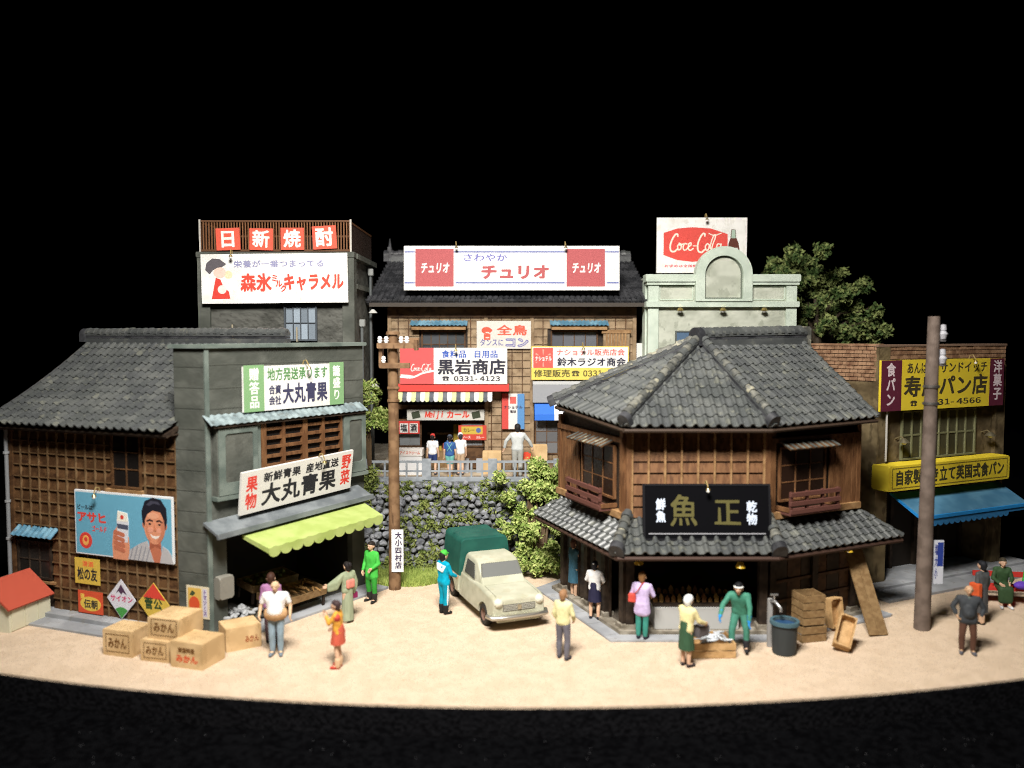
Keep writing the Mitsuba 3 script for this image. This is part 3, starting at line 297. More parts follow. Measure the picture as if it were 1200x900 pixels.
1812,1173,1177,2537,2461,2622,2782,3097,4377,4373,3892,3647,4526,4522,3161,3238,4277,4193,3153,3229,4109,4186,3225,3140,4499,4495,1535,1539,2740,2745,1865,1869,1630,1134,1054,5,2292,2526,3086,3412,2292,4,2361,2358,2758,2762,4,2113,1949,2749,2753,5,1554,1633,1796,2042,1562,29992,1,4,
22,816,818,1143,1311,1339,4378,4338,4176,3934,3294,3138,3219,3940,3869,2909,2894,2495,2509,1629,1461,1134,1054,4,2915,3874,3962,3002,4,2927,3887,3973,3014,4,1715,2514,2522,1722,4,1727,2527,2533,1734,30058,1,8,37,1071,835,1639,2043,2044,924,928,1729,1574,1254,1177,1178,2939,
3741,3981,4219,4218,3817,3816,3976,3974,3728,4528,4524,3403,3879,4596,4594,4511,4112,4094,3694,3616,1856,1774,1454,1392,4,2900,3620,3703,2984,4,2908,3628,3710,2991,4,3015,2928,3248,3576,4,3001,2915,3555,3397,4,1780,2500,2503,1864,4,1788,2508,2510,1871,4,1956,2515,2521,2441,4,
1974,2208,2528,2535,30330,1,2,64,760,1567,1172,1173,1335,1176,1180,2540,2699,2451,2127,2044,3484,3485,3013,2781,3102,3336,3741,3901,4139,3572,3650,3810,4216,4455,4533,3966,4602,4599,4517,4357,3960,3479,3473,4353,4348,3468,3460,4019,4105,4186,4504,4336,4014,3135,3057,2988,2428,2183,1938,1374,
1134,978,1541,1865,1948,1068,1072,2033,2039,1560,1157,997,4,2434,2993,2999,2439,4,1415,1811,2134,2056,30427,1,6,42,896,900,1380,1392,2673,2516,2354,1714,1719,2118,2204,1644,1477,1312,1151,913,1162,1256,2696,2702,3102,3176,3576,3339,3341,3662,4056,4536,4532,4132,4211,4208,3720,3719,
4117,4283,4601,4514,4111,4100,4580,4495,4,3251,3405,3810,3812,4,3388,3300,3700,3708,4,2913,2912,3713,3317,6,1649,2609,2597,3161,2772,1652,4,2588,2500,2900,2908,4,1700,2100,2108,1708,30452,1,4,21,896,901,1382,1490,2370,2452,2453,1013,1017,2458,2542,2942,3018,4537,4533,2853,
2770,4050,4022,4501,4576,4,1796,3636,3638,1878,4,1864,1861,3622,3624,4,1871,1868,3629,3631,4,1886,1883,3643,3646,31038,2,0,16,2261,3302,3321,2441,2366,3246,3342,3662,3726,4526,4521,3721,3702,4581,4576,2256,0,25,753,1561,1888,1889,929,934,1654,1339,1341,1742,1977,2054,2214,
2452,1960,2514,2513,2270,2190,1954,1873,1854,1454,1473,909,31435,3,0,11,901,2821,3234,3486,3566,3885,3883,3302,4501,4577,896,0,8,1092,2613,2381,2782,3013,4372,4368,1088,0,7,1950,1645,1726,2046,2349,2343,1943,31572,2,1,49,1071,836,1801,2365,2608,2611,2692,2693,2213,2288,
2127,1888,1733,1491,1166,928,849,931,1173,1582,1821,1818,2777,2774,3102,3421,3417,4537,4533,3892,4049,4048,3967,3726,3412,3172,3010,3007,3244,4198,4597,4676,4432,3716,3636,3634,1874,1796,1151,4,2359,2439,3159,2763,1,8,1534,1551,3951,3934,3534,3536,1936,1934,5,1947,1941,3461,3542,3547,
31840,2,7,40,851,1502,1821,1819,2778,3102,3421,3419,4539,4617,4615,3974,3971,3809,4529,4525,3165,3244,4364,4435,4274,4351,3149,4269,4265,4423,4582,4577,4174,3214,2896,2738,2757,917,921,1241,1323,1245,1005,1010,4,3139,4179,4260,3221,4,2759,4038,4040,2840,6,3013,3171,3249,3649,3414,
3094,6,2361,2761,2769,2689,2685,2525,8,2129,2609,2610,2371,2534,2214,2211,2050,4,1645,1721,2041,2045,6,1249,1649,1651,1813,1654,1494,2,11,1074,2595,2576,2495,1855,1778,2178,2181,1461,1455,1055,4,1465,2184,2186,1546,4,1470,2190,2271,1551,33258,1,3,12,1335,2375,2542,2941,
2855,4215,4174,3774,3697,1777,1694,1294,4,1714,3713,3798,1799,4,1788,1782,3782,3708,4,1810,1804,3804,3730,33521,2,2,30,818,899,1782,2348,2269,909,914,1314,1326,2526,2531,2931,3006,4205,4194,4514,4589,3149,3148,3464,3781,4579,4494,4174,3537,3140,2746,2179,1536,1054,5,2914,3794,
3800,3721,3001,5,1714,2434,2520,2441,1721,0,21,1013,1017,1818,1902,2222,2218,3258,3262,3662,3658,4537,4533,3733,3648,3248,3253,2293,2212,2208,1888,1813,33733,2,2,25,934,938,1818,1902,2222,2298,3258,3342,3742,3738,4618,4534,3734,3650,3649,4449,4439,4039,4044,1484,1399,1079,1089,1809,
1813,4,2853,3009,3329,3254,6,2209,2529,2452,2613,2614,2294,2,12,1534,1562,3882,3791,1951,1949,4109,4094,3694,3616,1936,1934,4,1941,3621,3704,1944,4,1958,1955,3475,3478,33747,1,5,45,1055,819,1221,1945,1946,906,911,2511,2512,1313,1331,1811,1813,934,938,1818,1902,2222,2298,
3178,3262,3582,3658,4538,4534,3573,3651,4210,4113,2912,2991,4591,4586,3386,3862,4579,4578,4495,3936,2984,2894,2494,2504,2020,1135,5,2917,3717,3799,3720,3000,4,2924,3724,3806,3006,4,2291,3251,3253,2294,4,1724,2524,2526,1726,4,1719,1717,2517,2440,33756,1,1,67,818,900,1221,2107,
2028,908,912,2433,2514,2518,2363,2365,1564,1957,1956,1714,1555,1557,1241,1404,1164,1088,1889,1893,934,938,1818,1902,2222,2378,3178,3182,3582,3658,4538,4534,3573,3651,4052,4288,4047,3966,4364,3794,3554,3477,3720,3967,2846,2765,2919,2993,4592,4508,3388,3625,4181,4580,4416,3699,2985,2894,2494,2505,
1698,1135,1055,5,2290,3090,3171,3173,2294,35069,3,4,58,824,905,1466,2029,2030,911,914,1875,1723,1483,1396,1077,1087,1807,1729,929,932,1342,1581,1658,1818,1822,2142,2218,2938,2854,2214,2213,3012,3009,2209,2207,2927,2918,2994,4594,4591,4350,4267,3703,4021,4579,4578,4415,4255,3459,2749,
2105,2101,2341,2982,2978,1774,1614,1537,1700,1622,1061,5,3150,3149,3386,3869,3870,5,2115,2514,2516,2357,2199,4,2200,2521,2523,2203,4,1414,1413,1813,1734,0,7,3556,3480,3960,3981,4381,4358,4116,0,4,3259,3579,3561,3241,36009,1,4,43,818,1226,1227,1068,1099,2299,2268,2027,
2262,2427,2515,2538,3900,4382,4541,4619,4537,2934,3006,4526,4274,3946,4103,4658,4494,4096,3701,3055,2814,2658,3385,2916,2744,2334,2174,2016,1704,1867,1467,1466,1546,1544,1135,5,3240,3551,3711,4041,3241,4,1392,1952,1957,1397,4,1891,1975,1415,1411,4,1966,1406,1401,1961,36039,1,6,41,
898,899,1299,1782,1383,1404,1003,927,2052,1177,1099,1261,2137,2053,2538,2702,3022,3019,4379,4537,4129,3811,3894,3574,3413,3809,4526,4524,4362,4122,4103,3782,4498,4496,4174,3060,3062,2422,2340,1294,1134,3,2764,3724,3249,4,1787,3706,3708,1788,4,1794,1792,3712,3714,4,1800,1798,3719,3720,
7,2370,2131,2127,2448,2850,3014,2694,4,1484,2124,2127,1806,36104,3,7,14,2376,2776,2620,2782,3021,3256,3576,3902,4141,4219,4056,4455,4437,2356,4,3801,4121,4047,3967,3,4051,4050,4131,4,3565,3645,3811,3571,4,3561,3641,3721,3562,4,2931,3164,3244,3251,4,3001,3241,3242,3162,
4,2681,2921,2767,2686,2,8,2495,2515,4274,4174,3934,3856,2816,2814,4,2821,3861,3863,2824,5,2829,2908,3868,3870,2831,3,19,897,899,1227,988,1019,2219,2188,1947,2258,1937,1624,1626,1787,1387,1386,1546,1544,1298,1135,4,1312,1792,1797,1317,4,1322,1801,1806,1326,4,1415,1331,
1811,1815,36865,2,0,51,974,739,1144,1385,1400,920,925,1804,1785,2023,1946,2428,2833,2916,1957,1962,3002,3007,2128,2132,2613,2381,2702,3093,3492,3902,4221,3973,4452,4448,3487,3482,4601,4517,3556,4346,4424,4182,4102,3232,3150,2744,2261,2580,4661,4576,2495,2096,1700,1461,1136,0,7,1019,
1181,1341,1737,1971,1729,1569,37198,3,0,18,2766,2771,3891,3902,4301,4291,4610,4606,4285,4260,4177,4095,3294,3138,3139,3779,3860,3885,0,10,2919,2921,3002,3162,3321,3554,3709,3468,3309,3153,5,16,936,940,2700,2696,2215,2211,2611,2575,2335,2258,1298,1214,895,931,1411,1415,4,1303,
2263,2266,1306,9,1393,1312,1310,2270,2274,1874,1806,1726,1719,4,2206,2118,2278,2286,4,1736,1731,1811,1815,5,1319,1398,1401,1406,1326,37202,3,5,21,1019,1181,1817,1899,4619,4534,3734,3809,4449,4414,4094,4017,2417,2334,1934,1969,2689,2694,1894,1652,1096,4,2342,4021,4106,2426,10,
2432,2431,4031,4113,3474,3316,3324,3084,2916,2673,4,3719,4118,4044,3724,4,3089,3329,3334,3094,5,2357,2436,2598,2684,2364,0,7,898,1554,1635,1872,1871,1296,1135,0,6,844,926,1167,1724,1802,1558,37326,1,6,26,821,1703,1629,989,993,1714,1638,998,1019,4459,4618,4534,3967,
4283,4602,4598,4349,4189,3950,4118,3878,3778,3695,2894,2819,896,9,2855,2763,3643,3566,3009,3011,3172,3651,3975,10,2103,2904,2899,3380,3398,2118,2113,2753,2749,2109,4,2126,2123,2443,2446,4,2135,2131,2451,2455,4,1331,1651,1735,1335,4,1726,1326,1323,1643,37428,2,4,46,850,1335,
1662,1822,1981,1978,2612,2611,2368,2365,2445,3013,3342,3502,3741,3736,4685,4684,4361,3888,3574,3414,3087,2520,2516,2275,2434,2432,2264,2504,2500,896,901,1542,1464,1144,993,1154,1314,1466,1555,916,920,1560,1564,925,7,1961,2440,2521,2363,2365,1965,1884,5,1410,1489,2210,1814,1734,4,1946,
2114,2116,1875,4,1864,2023,2024,1944,0,24,2674,2678,3478,3166,3167,3328,3488,3724,3881,3718,4358,4437,4271,3702,3701,3938,3855,3694,2826,2827,3069,3466,3872,3874,38651,3,4,46,1014,2534,2536,1256,1260,4220,4216,3016,2934,4534,4523,4122,4119,3079,3083,4043,4130,3010,2918,4117,4101,2901,
2900,2979,4179,4345,4583,4496,4254,2814,2497,2501,1781,1699,1299,1317,2518,2529,2450,1410,1403,2442,2359,1479,1402,1003,5,2908,2906,2985,3705,3707,4,2914,2911,3712,3714,4,1705,2425,2507,1787,4,1712,2511,2513,1794,0,4,3084,3088,3968,3964,0,4,1488,2368,2445,1484,38738,2,0,
24,921,926,2526,2528,1328,1332,2533,2534,1174,1179,2539,2542,2942,3019,4378,4374,2934,3013,4132,4128,3008,2926,4526,4521,2,11,1479,3959,3936,3694,3054,2979,3619,3622,1942,1854,1454,4,1867,3546,3628,1949,4,1873,3553,3635,1955,39135,1,6,26,845,927,1168,2134,2702,3021,3098,3335,
4129,4687,4523,3965,3953,4269,3704,4100,4257,3934,3539,2983,2898,1534,1457,1540,1564,1083,4,2909,3306,3549,2989,4,1962,3481,3563,1964,4,1957,1954,3554,3477,5,2614,2852,3008,3408,2775,6,1941,2823,2903,2426,2509,1949,4,2209,2528,2529,2371,39154,1,5,46,926,771,1254,1822,2141,
2059,2772,2528,2603,2930,3102,3421,3413,4532,4610,4358,3958,4128,3248,2919,2600,2589,2269,2267,2501,2661,3150,3317,3326,3726,3717,3949,4183,4658,4494,4334,3861,3548,3301,2654,2257,2101,1055,899,1142,1166,6,1733,1972,2128,2528,1895,1735,4,1474,2193,2196,1476,4,1563,1481,2201,2203,5,1463,
1623,1945,1949,1469,3,1248,1728,1571,39178,1,6,61,833,914,1075,1720,1641,921,925,2125,2206,2127,1407,1411,2452,1173,1177,1897,1741,1902,2142,2377,3097,3342,3582,3741,3657,4377,4293,2932,2931,4051,4127,2687,2605,4525,4521,3800,4117,4594,4511,4111,3953,3873,3865,4106,4264,4183,3941,3860,
4499,4578,4334,3855,3138,2976,1534,1459,1620,1702,1713,1150,990,4,3143,3462,3543,3224,4,2028,3388,3389,2029,4,2034,3393,3394,2034,4,2920,2998,3318,3241,5,2020,2500,2741,2584,2024,4,2199,2198,2519,2441,39770,4,5,24,926,1008,1574,2062,2461,2459,3418,3496,3251,4210,4188,4028,
4027,4501,4576,4254,3940,3704,3706,3947,3868,1308,1323,1083,4,2913,3793,3797,2997,4,2922,3801,3806,3006,4,1971,2691,2854,2134,4,1713,2513,2517,1797,4,1722,2521,2526,1806,0,4,3135,2906,3306,3536,0,5,2095,2106,2426,2502,2495,0,7,816,1304,1387,1786,1539,1214,1054,39854,
1,9,54,816,979,1148,1083,845,846,1335,1502,1821,1818,2297,2456,2289,2689,2692,3012,2779,2861,3181,3492,3732,4062,4461,4132,4532,4528,3807,3802,4522,4518,3797,3792,4592,4588,3867,3787,3774,3375,3307,2667,2899,2818,2577,2502,2266,2338,2177,2017,1865,1858,1536,1465,1216,974,8,2672,3392,
3397,2758,2762,3402,3407,2687,4,2037,2033,2353,2357,4,2045,2041,2361,2365,4,2107,2186,2266,2268,3,1788,1866,1948,4,1653,1489,1809,1973,4,1473,1713,1637,1477,4,1482,1641,1645,1485,4,1227,1467,1628,1228,40165,3,3,33,896,898,1142,1307,1468,1417,2378,2542,2942,2938,3978,
4041,1881,1799,4599,4595,1875,1793,4432,4423,4256,4094,3454,3298,3380,3146,3148,1468,1467,1547,1625,1296,1134,6,3468,3702,3701,3539,3939,4108,4,1805,3645,3647,1807,5,1812,3651,3653,3574,1894,0,5,2505,2587,2827,2978,2657,0,5,1936,1866,2186,2261,2176,40658,2,4,41,896,1304,
1306,906,910,2510,2513,1234,1237,2518,2520,1321,1340,4140,4120,3000,2918,4197,4274,2993,2910,4590,4506,4105,4499,4576,4174,4019,3703,3706,3225,3457,3295,3055,2902,2904,3064,3066,1706,1701,1294,4,2925,3724,3728,3008,4,3016,3013,3733,3736,4,1725,2524,2528,1808,4,1733,2533,2535,1816,0,
5,2104,2424,2497,2495,2095,
]

_G, _p = {}, 0
def _take():
    global _p
    _p += 1; return GLYPHS[_p - 1]
while _p < len(GLYPHS):   # code, figures; each: holes, rings of points packed as 80 x + y on a grid of 1.6
    _c, _ps = chr(_take()), []
    for _ in range(_take()):
        _rs = [[(lambda q: (q // 80 * 1.6 - 14, q % 80 * 1.6 - 19))(_take()) for _ in range(_take())] for _ in range(_take() + 1)]
        _ps.append(Polygon(_rs[0], [r for r in _rs[1:] if len(r) > 2]).buffer(0))
    _G[_c] = shapely.union_all(_ps)
def adv(c): return 46 if c in '0123456789-Meij' else 38 if c == ' ' else 82
def text(s, x0, x1, z0, z1, bold=0, vertical=False, slant=0):
    """lettering that fills the rectangle"""
    gs, u = [], 0
    for c in s:
        w = 82 if vertical else adv(c)
        if c != ' ':
            g = _G[c]
            if vertical and c == 'ー': g = affinity.rotate(g, 90, origin=(40, 40))
            gs.append(affinity.translate(g, 0 if vertical else u, -u if vertical else 0))
        u += 84 if vertical else w
    g = shapely.union_all(gs)
    if bold: g = g.buffer(bold * .45, 2)
    W, Hh, lo = (82, u, 80 - u) if vertical else (u, 80, 0)
    sx, sz = (x1 - x0) / W, (z1 - z0) / Hh
    return affinity.affine_transform(g, [sx, slant * sz, 0, sz, x0, z0 - lo * sz])
def stroke(pts, w, n=14):
    """a brush stroke through the points (Catmull-Rom)"""
    p = np.array(pts, float); p = np.vstack([2 * p[0] - p[1], p, 2 * p[-1] - p[-2]]); out = []
    for i in range(1, len(p) - 2):
        for t in np.linspace(0, 1, n, endpoint=False):
            out.append(.5 * ((2 * p[i]) + (-p[i - 1] + p[i + 1]) * t + (2 * p[i - 1] - 5 * p[i] + 4 * p[i + 1] - p[i + 2]) * t * t + (-p[i - 1] + 3 * p[i] - 3 * p[i + 1] + p[i + 2]) * t ** 3))
    out.append(p[-2]); return LineString(out).buffer(w / 2, 4)

WHITE, BLACK, RED, SALMON, NAVY = (.78, .77, .74), (.022, .022, .026), (.62, .055, .04), (.66, .13, .11), (.03, .045, .20)
def lamp(parent, M, x, z, s=1.0, out=.2):
    """a tiny gooseneck lamp on the top edge of a sign"""
    k = add('lamp', tube([(x, .02, z - .02), (x, -.02, z + .10 * s), (x, -out * .6, z + .12 * s), (x + .02, -out, z - .02)], .016), (.30, .22, .09), parent, M)
    add('lamp_shade', lathe([(.015, .06), (.035, .055), (.06 * s, 0), (.05 * s, 0), (.02, .05)], 10, (x + .02, -out, z - .10)), ('metal', (.62, .48, .20)), k, M, smooth=40)
    add('bulb', ell((x + .02, -out, z - .115), .048 * s, 1), ('gloss', (.8, .8, .78)), k, M, smooth=True)
def sign(name, label, M, w, h, t, base, elems, edge=None, lamps=(), cat='sign', frame_col=None):
    """a board whose front face is y = 0 of M; elems: (figure, colour, layer, part name)"""
    k = thing(name, label, cat)
    add('board', box(0, w, 0, t, 0, h, .01), base, k, M)
    if frame_col is not None:
        b = .05
        for q in (box(-b, w + b, -.02, t + .01, h, h + b), box(-b, w + b, -.02, t + .01, -b, 0), box(-b, 0, -.02, t + .01, 0, h), box(w, w + b, -.02, t + .01, 0, h)):
            add('frame', q, frame_col, k, M)
    for e in elems:
        add(e[3] if len(e) > 3 else 'lettering', flat(e[0], .004 * (e[2] if len(e) > 2 else 1)), e[1], k, M)
    for x in lamps: lamp(k, M, x, h)
    return k

# ---------------------------------------------------------------- the setting
def arc_poly(R, cx, cy, a0, a1, back, n=160, x0=-15.5, x1=16.5):
    xs = np.linspace(x0, x1, n); ys = cy - np.sqrt(R * R - (xs - cx) ** 2)
    j = .012 * (meshkit.noise(np.stack([xs * 9, xs * 0, xs * 0], -1)) - .5)
    return Polygon(list(zip(xs, ys + j)) + [(x1, back), (x0, back)])
HM = np.array(T4().look_at(origin=LAMP_AT, target=LAMP_TO, up=[0, 0, 1]).matrix, float)
scene['studio_lamp__hood'] = shape([tr(trimesh.creation.box(e), HM @ at(*c)) for e, c in (([.1, 5.8, 4.6], (4.1, 0, 2.2)), ([.1, 5.8, 4.6], (-4.1, 0, 2.2)), ([8.3, .1, 4.6], (0, 2.9, 2.2)), ([8.3, .1, 4.6], (0, -2.9, 2.2)))], 'black_velvet')
EDGE = arc_poly(40.0, .4, 56.5, 0, 0, 36)
struct('ground', slab(EDGE, -.05, 0), 'sand_bed')
struct('base', slab(EDGE.buffer(.035), -.62, -.055), 'black_felt')
cloth = trimesh.creation.box([120, 110, .1]); cloth.apply_translation([0, 40, -.675])
struct('black_cloth', cloth, 'black_velvet')
lint = []
for _ in range(170):
    x, y = rng.uniform(-9, 10), rng.uniform(12.4, 16.9); lint.append(tr(box(-.012, .012, -.004, .004, 0, .006), at(x, y, -.622) @ rotz(rng.uniform(0, 180)) @ scl(rng.uniform(.4, 1.5), 1, 1)))
add('lint', join(lint), (.12, .12, .13), kind='stuff'); labels['lint'].update(label='tiny pale specks of lint scattered over the black cloth', category='lint')
# grains lying on the sand
gr = []
tet = hull(np.array([[1, 0, -.5], [-.6, .9, -.5], [-.5, -.9, -.5], [0, .1, .7], [.3, .8, .3]]))
for _ in range(9000):
    x, y = rng.uniform(-12, 13), rng.uniform(16.6, 25)
    if EDGE.contains(Point(x, y)): gr.append(tr(tet, at(x, y, .004) @ rotz(rng.uniform(0, 360)) @ scl(*(rng.uniform(.008, .02, 3)))))
add('sand_grain', join(gr), (.52, .38, .25), kind='stuff'); labels['sand_grain'].update(label='loose coarse grains of sand on the street', category='sand_bed')
# the upper street behind the retaining wall
struct('terrace', slab(Polygon([(-15, 27.0), (-4.75, 27.0), (2.2, 27.0), (8.0, 27.2), (10.5, 30), (15, 33), (15, 36), (-15, 36)]), 0, 2.7), 'stone_base')
struct('upper_street', slab(Polygon([(-4.7, 27.0), (2.3, 27.0), (8, 27.3), (8, 35), (-4.7, 35)]), 2.69, 2.704), 'street')

# ---------------------------------------------------------------- tiled roofs
def tile_mesh(w, l, r=.07, th=.03):
    """one pan tile: a raised roll along one side, a shallow trough, a lip at the lower end; x across, y up the slope, z out"""
    prof = np.array([(-.5, .35), (-.40, .85), (-.27, 1.0), (-.14, .8), (-.04, .25), (.12, 0), (.34, .02), (.5, .25)]) * [w, r]
    n = len(prof); V = []
    for y, dz in ((-.02, .040), (l * 1.02, 0.0)):
        V += [(x, y, z + dz) for x, z in prof]
    V += [(x, -.02, z + .040 - th) for x, z in prof]
    f = []
    for i in range(n - 1):
        f += [[i, i + 1, n + i + 1], [i, n + i + 1, n + i], [2 * n + i, i + 1, i], [2 * n + i, 2 * n + i + 1, i + 1]]
    return np.array(V), np.array(f)
def clip(mesh, planes):
    v, f = vf(mesh); m = trimesh.Trimesh(v, f, process=False)
    for o, nrm in planes:
        d = (m.vertices - o) @ nrm
        if d.min() >= 0: continue
        if d.max() <= 0: return None
        m = trimesh.intersections.slice_mesh_plane(m, nrm, o, cap=False)
        if m is None or len(m.faces) == 0: return None
    return m
TILES = ('tile_a', 'tile_b', 'tile_c')
def tile_face(roof, E0, E1, top, planes, w, rows, bend=0.0, limit=10 ** 6, mats=TILES, r=.078, shift=0.0):
    """tiles over the roof plane through the eave E0-E1 (left to right seen from outside) and the point top; planes bound it. Returns the tiles past the limit."""
    E0, E1, top = (np.array(p, float) for p in (E0, E1, top)); ex = E1 - E0; W = np.linalg.norm(ex); ex /= W
    s = top - E0; s -= ex * (s @ ex); L = np.linalg.norm(s); s /= L; nz = np.cross(ex, s)
    cols = int(round(W / w)); w = W / cols; l = L / rows; tm = tile_mesh(w, l, r); shared = {}
    left, count = [], 0
    for j in range(rows):
        y0, y1 = j / rows, (j + 1) / rows
        z0, z1 = (-bend * 4 * q * (1 - q) for q in (y0, y1))
        yd = s * (y1 - y0) * L + nz * (z1 - z0); yd /= np.linalg.norm(yd); nd = np.cross(ex, yd)
        for i in range(-cols, 2 * cols):
            o = E0 + ex * (i + .5 + shift) * w + s * y0 * L + nz * (z0 + .02)
            c = o + s * l * .5
            if min([(c - p) @ q for p, q in planes] or [1]) < -.5 * max(w, l): continue
            M = np.eye(4); jit = rng.normal(0, .004, 3); M[:3, 0], M[:3, 1], M[:3, 2], M[:3, 3] = ex, yd, nd + ex * jit[0] + yd * jit[1], o + nd * jit[2] * .5
            world = tr(tm, M); cl = clip(world, planes)
            if cl is None: continue
            m = mats[rng.integers(len(mats))]
            if count >= limit: left.append(cl); continue
            k = newkey('tile', roof); count += 1
            if cl.vertices.shape == world[0].shape and np.allclose(cl.vertices, world[0]):
                if m not in shared: shared[m] = shape(tm, m, 35)
                scene[k] = {**shared[m], 'to_world': T4(M.tolist())}
            else: scene[k] = shape(cl, m, 35)
    return left
def ridge(parent, A, B, r, n, m='ridge_moss', end=True, name='ridge_tile', h=.10):
    """a course of half-round cap tiles from A to B on a low wall of flat tiles"""
    A, B = np.array(A, float), np.array(B, float); d = B - A; L = np.linalg.norm(d); d /= L
    x = np.cross(d, [0, 0, 1]); x /= np.linalg.norm(x); z = np.cross(x, d)
    def place(P): M = np.eye(4); M[:3, 0], M[:3, 1], M[:3, 2], M[:3, 3] = x, d, z, P; return M
    nb = max(1, int(round((h + .04) / .075))) if h > .03 else 0
    for q in range(nb):   # flat courses under the caps, every other one proud
        wd = r * (1.02 if q % 2 == 0 else .86)
        add('ridge_base', box(-wd, wd, 0, L, -.28 if q == 0 else h - (nb - q) * .075, h - (nb - q - 1) * .075 - .006 + (.03 if q == nb - 1 else 0), .012), 'tile_dark' if q % 2 else 'tile_c', parent, place(A))
    t = np.linspace(-.1, np.pi + .1, 9); l = L / n
    sec = np.stack([np.cos(t) * r, 0 * t, np.sin(t) * r], -1); inn = sec[::-1] * [.8, 1, .8]
    prof = np.vstack([sec, inn])
    cap = loft([prof * [1.2, 1, 1.2] + [0, -.01, h], prof * [1.22, 1, 1.22] + [0, l * .42, h], prof + [0, l * .47, h], prof * [.92, 1, .92] + [0, l * .95, h]])
    sh = {}
    for i in range(n):
        mm = m if rng.random() < .6 else TILES[rng.integers(3)]
        if mm not in sh: sh[mm] = shape(cap, mm, 35)
        k = newkey(name, parent); scene[k] = {**sh[mm], 'to_world': T4(place(A + d * l * i + z * rng.normal(0, .006)).tolist())}
    if end:
        e = join([tr(prism(Point(0, 0).buffer(r * 1.6, 8).union(sbox(-r * 1.6, -max(r * 1.6, h), r * 1.6, 0)), .18), rotx(90)), tr(cyl((0, -.16, .02), (0, -.13, .02), r * .8, n=12), np.eye(4))])
        add('end_tile', e, 'tile_dark', parent, place(A + z * (h * .6)), smooth=40)

# ---------------------------------------------------------------- walls
def lattice(parent, M, x0, x1, z0, z1, cols, rows, mb, mt, lap=.06, proud=.03, skip=(), bw=.045, lath=False):
    """lapped boards behind vertical battens, on the wall plane y = 0"""
    dz = (z1 - z0) / rows
    for j in range(rows):
        a = z0 + j * dz
        spans = [(x0, x1)]
        for sx0, sx1, sz0, sz1 in skip:
            if a + dz * .6 > sz0 and a + dz * .4 < sz1:
                spans = [q for p0, p1 in spans for q in ((p0, min(p1, sx0)), (max(p0, sx1), p1)) if q[1] - q[0] > .04]
        for p0, p1 in spans:
            jz = rng.normal(0, .004)
            v = np.array([(p0, -lap, a + jz), (p1, -lap, a + jz * .5), (p1, -.006, a + dz - .012), (p0, -.006, a + dz - .012), (p0, .02, a + jz), (p1, .02, a), (p1, .02, a + dz - .012), (p0, .02, a + dz - .012)])
            f = np.array([[0, 1, 2], [0, 2, 3], [1, 0, 4], [1, 4, 5], [3, 2, 6], [3, 6, 7], [0, 3, 7], [0, 7, 4], [2, 1, 5], [2, 5, 6]])
            add('board', (v, f), mb, parent, M)
            if lath: add('lath', box(p0, p1, -lap - .016, -.02, a - .016, a + .014, .005), mt, parent, M)
    for i in range(cols + 1):
        x = x0 + (x1 - x0) * i / cols
        spans = [(z0, z1)]
        for sx0, sx1, sz0, sz1 in skip:
            if sx0 - .02 < x < sx1 + .02: spans = [q for p0, p1 in spans for q in ((p0, min(p1, sz0)), (max(p0, sz1), p1)) if q[1] - q[0] > .05]
        for p0, p1 in spans:
            w = bw * rng.uniform(.85, 1.1) / 2
            add('batten', tr(box(x - w, x + w, -lap - proud, 0, p0, p1, .008), np.eye(4)), mt, parent, M)
def window(parent, M, x0, x1, z0, z1, nx, nz, mf, pane=(.035, .04, .045), name='window', d=.05, fw=.05, mw=.028, y=0):
    k = add(name, [box(x0 - fw, x1 + fw, y - d, y + .02, z1, z1 + fw), box(x0 - fw, x1 + fw, y - d - .02, y + .02, z0 - fw, z0), box(x0 - fw, x0, y - d, y + .02, z0, z1), box(x1, x1 + fw, y - d, y + .02, z0, z1)], mf, parent, M)
    for i in range(nx):
        for j in range(nz):
            a0, a1 = x0 + (x1 - x0) * i / nx, x0 + (x1 - x0) * (i + 1) / nx; b0, b1 = z0 + (z1 - z0) * j / nz, z0 + (z1 - z0) * (j + 1) / nz
            if k.count('__') < 2: add('pane', tr(box(a0 + .004, a1 - .004, -.025, .0, b0 + .004, b1 - .004, .003), at(0, y + rng.uniform(-.004, .004), 0)), ('gloss', np.array(pane) * rng.uniform(.7, 1.4)), k, M)
    bars = [box(x0 + (x1 - x0) * i / nx - mw / 2, x0 + (x1 - x0) * i / nx + mw / 2, y - d * .8, y + .01, z0, z1) for i in range(1, nx)] + [box(x0, x1, y - d * .65, y + .01, z0 + (z1 - z0) * j / nz - mw / 2, z0 + (z1 - z0) * j / nz + mw / 2) for j in range(1, nz)]
    if bars: add('glazing_bar', join(bars), mf, k, M)
    return k
def corrugated(x0, x1, y0, z0, y1, z1, n, amp=.018, t=.012):
    """a corrugated sheet from the wall edge (y0, z0) down to (y1, z1)"""
    xs = np.linspace(x0, x1, n * 6 + 1); h = amp * np.sin((xs - x0) / (x1 - x0) * n * 2 * np.pi)
    d = np.array([0, y1 - y0, z1 - z0]); nn = np.array([0, -(z1 - z0), y1 - y0]); nn = nn / np.linalg.norm(nn); nn *= np.sign(nn[2]) or 1
    P = []
    for yz in ((y0, z0), (y1, z1)):
        for off in (0, -t): P.append(np.stack([xs, np.full_like(xs, yz[0]), np.full_like(xs, yz[1])], -1) + (h + off)[:, None] * nn)
    m = len(xs); v = np.vstack(P); f = []
    for i in range(m - 1):
        a, b, c, e = i, m + i, 2 * m + i, 3 * m + i
        f += [[a, c, c + 1], [a, c + 1, a + 1], [b, e + 1, e], [b, b + 1, e + 1], [c, e, e + 1], [c, e + 1, c + 1], [a, b + 1, b], [a, a + 1, b + 1]]
    return v, np.array(f)

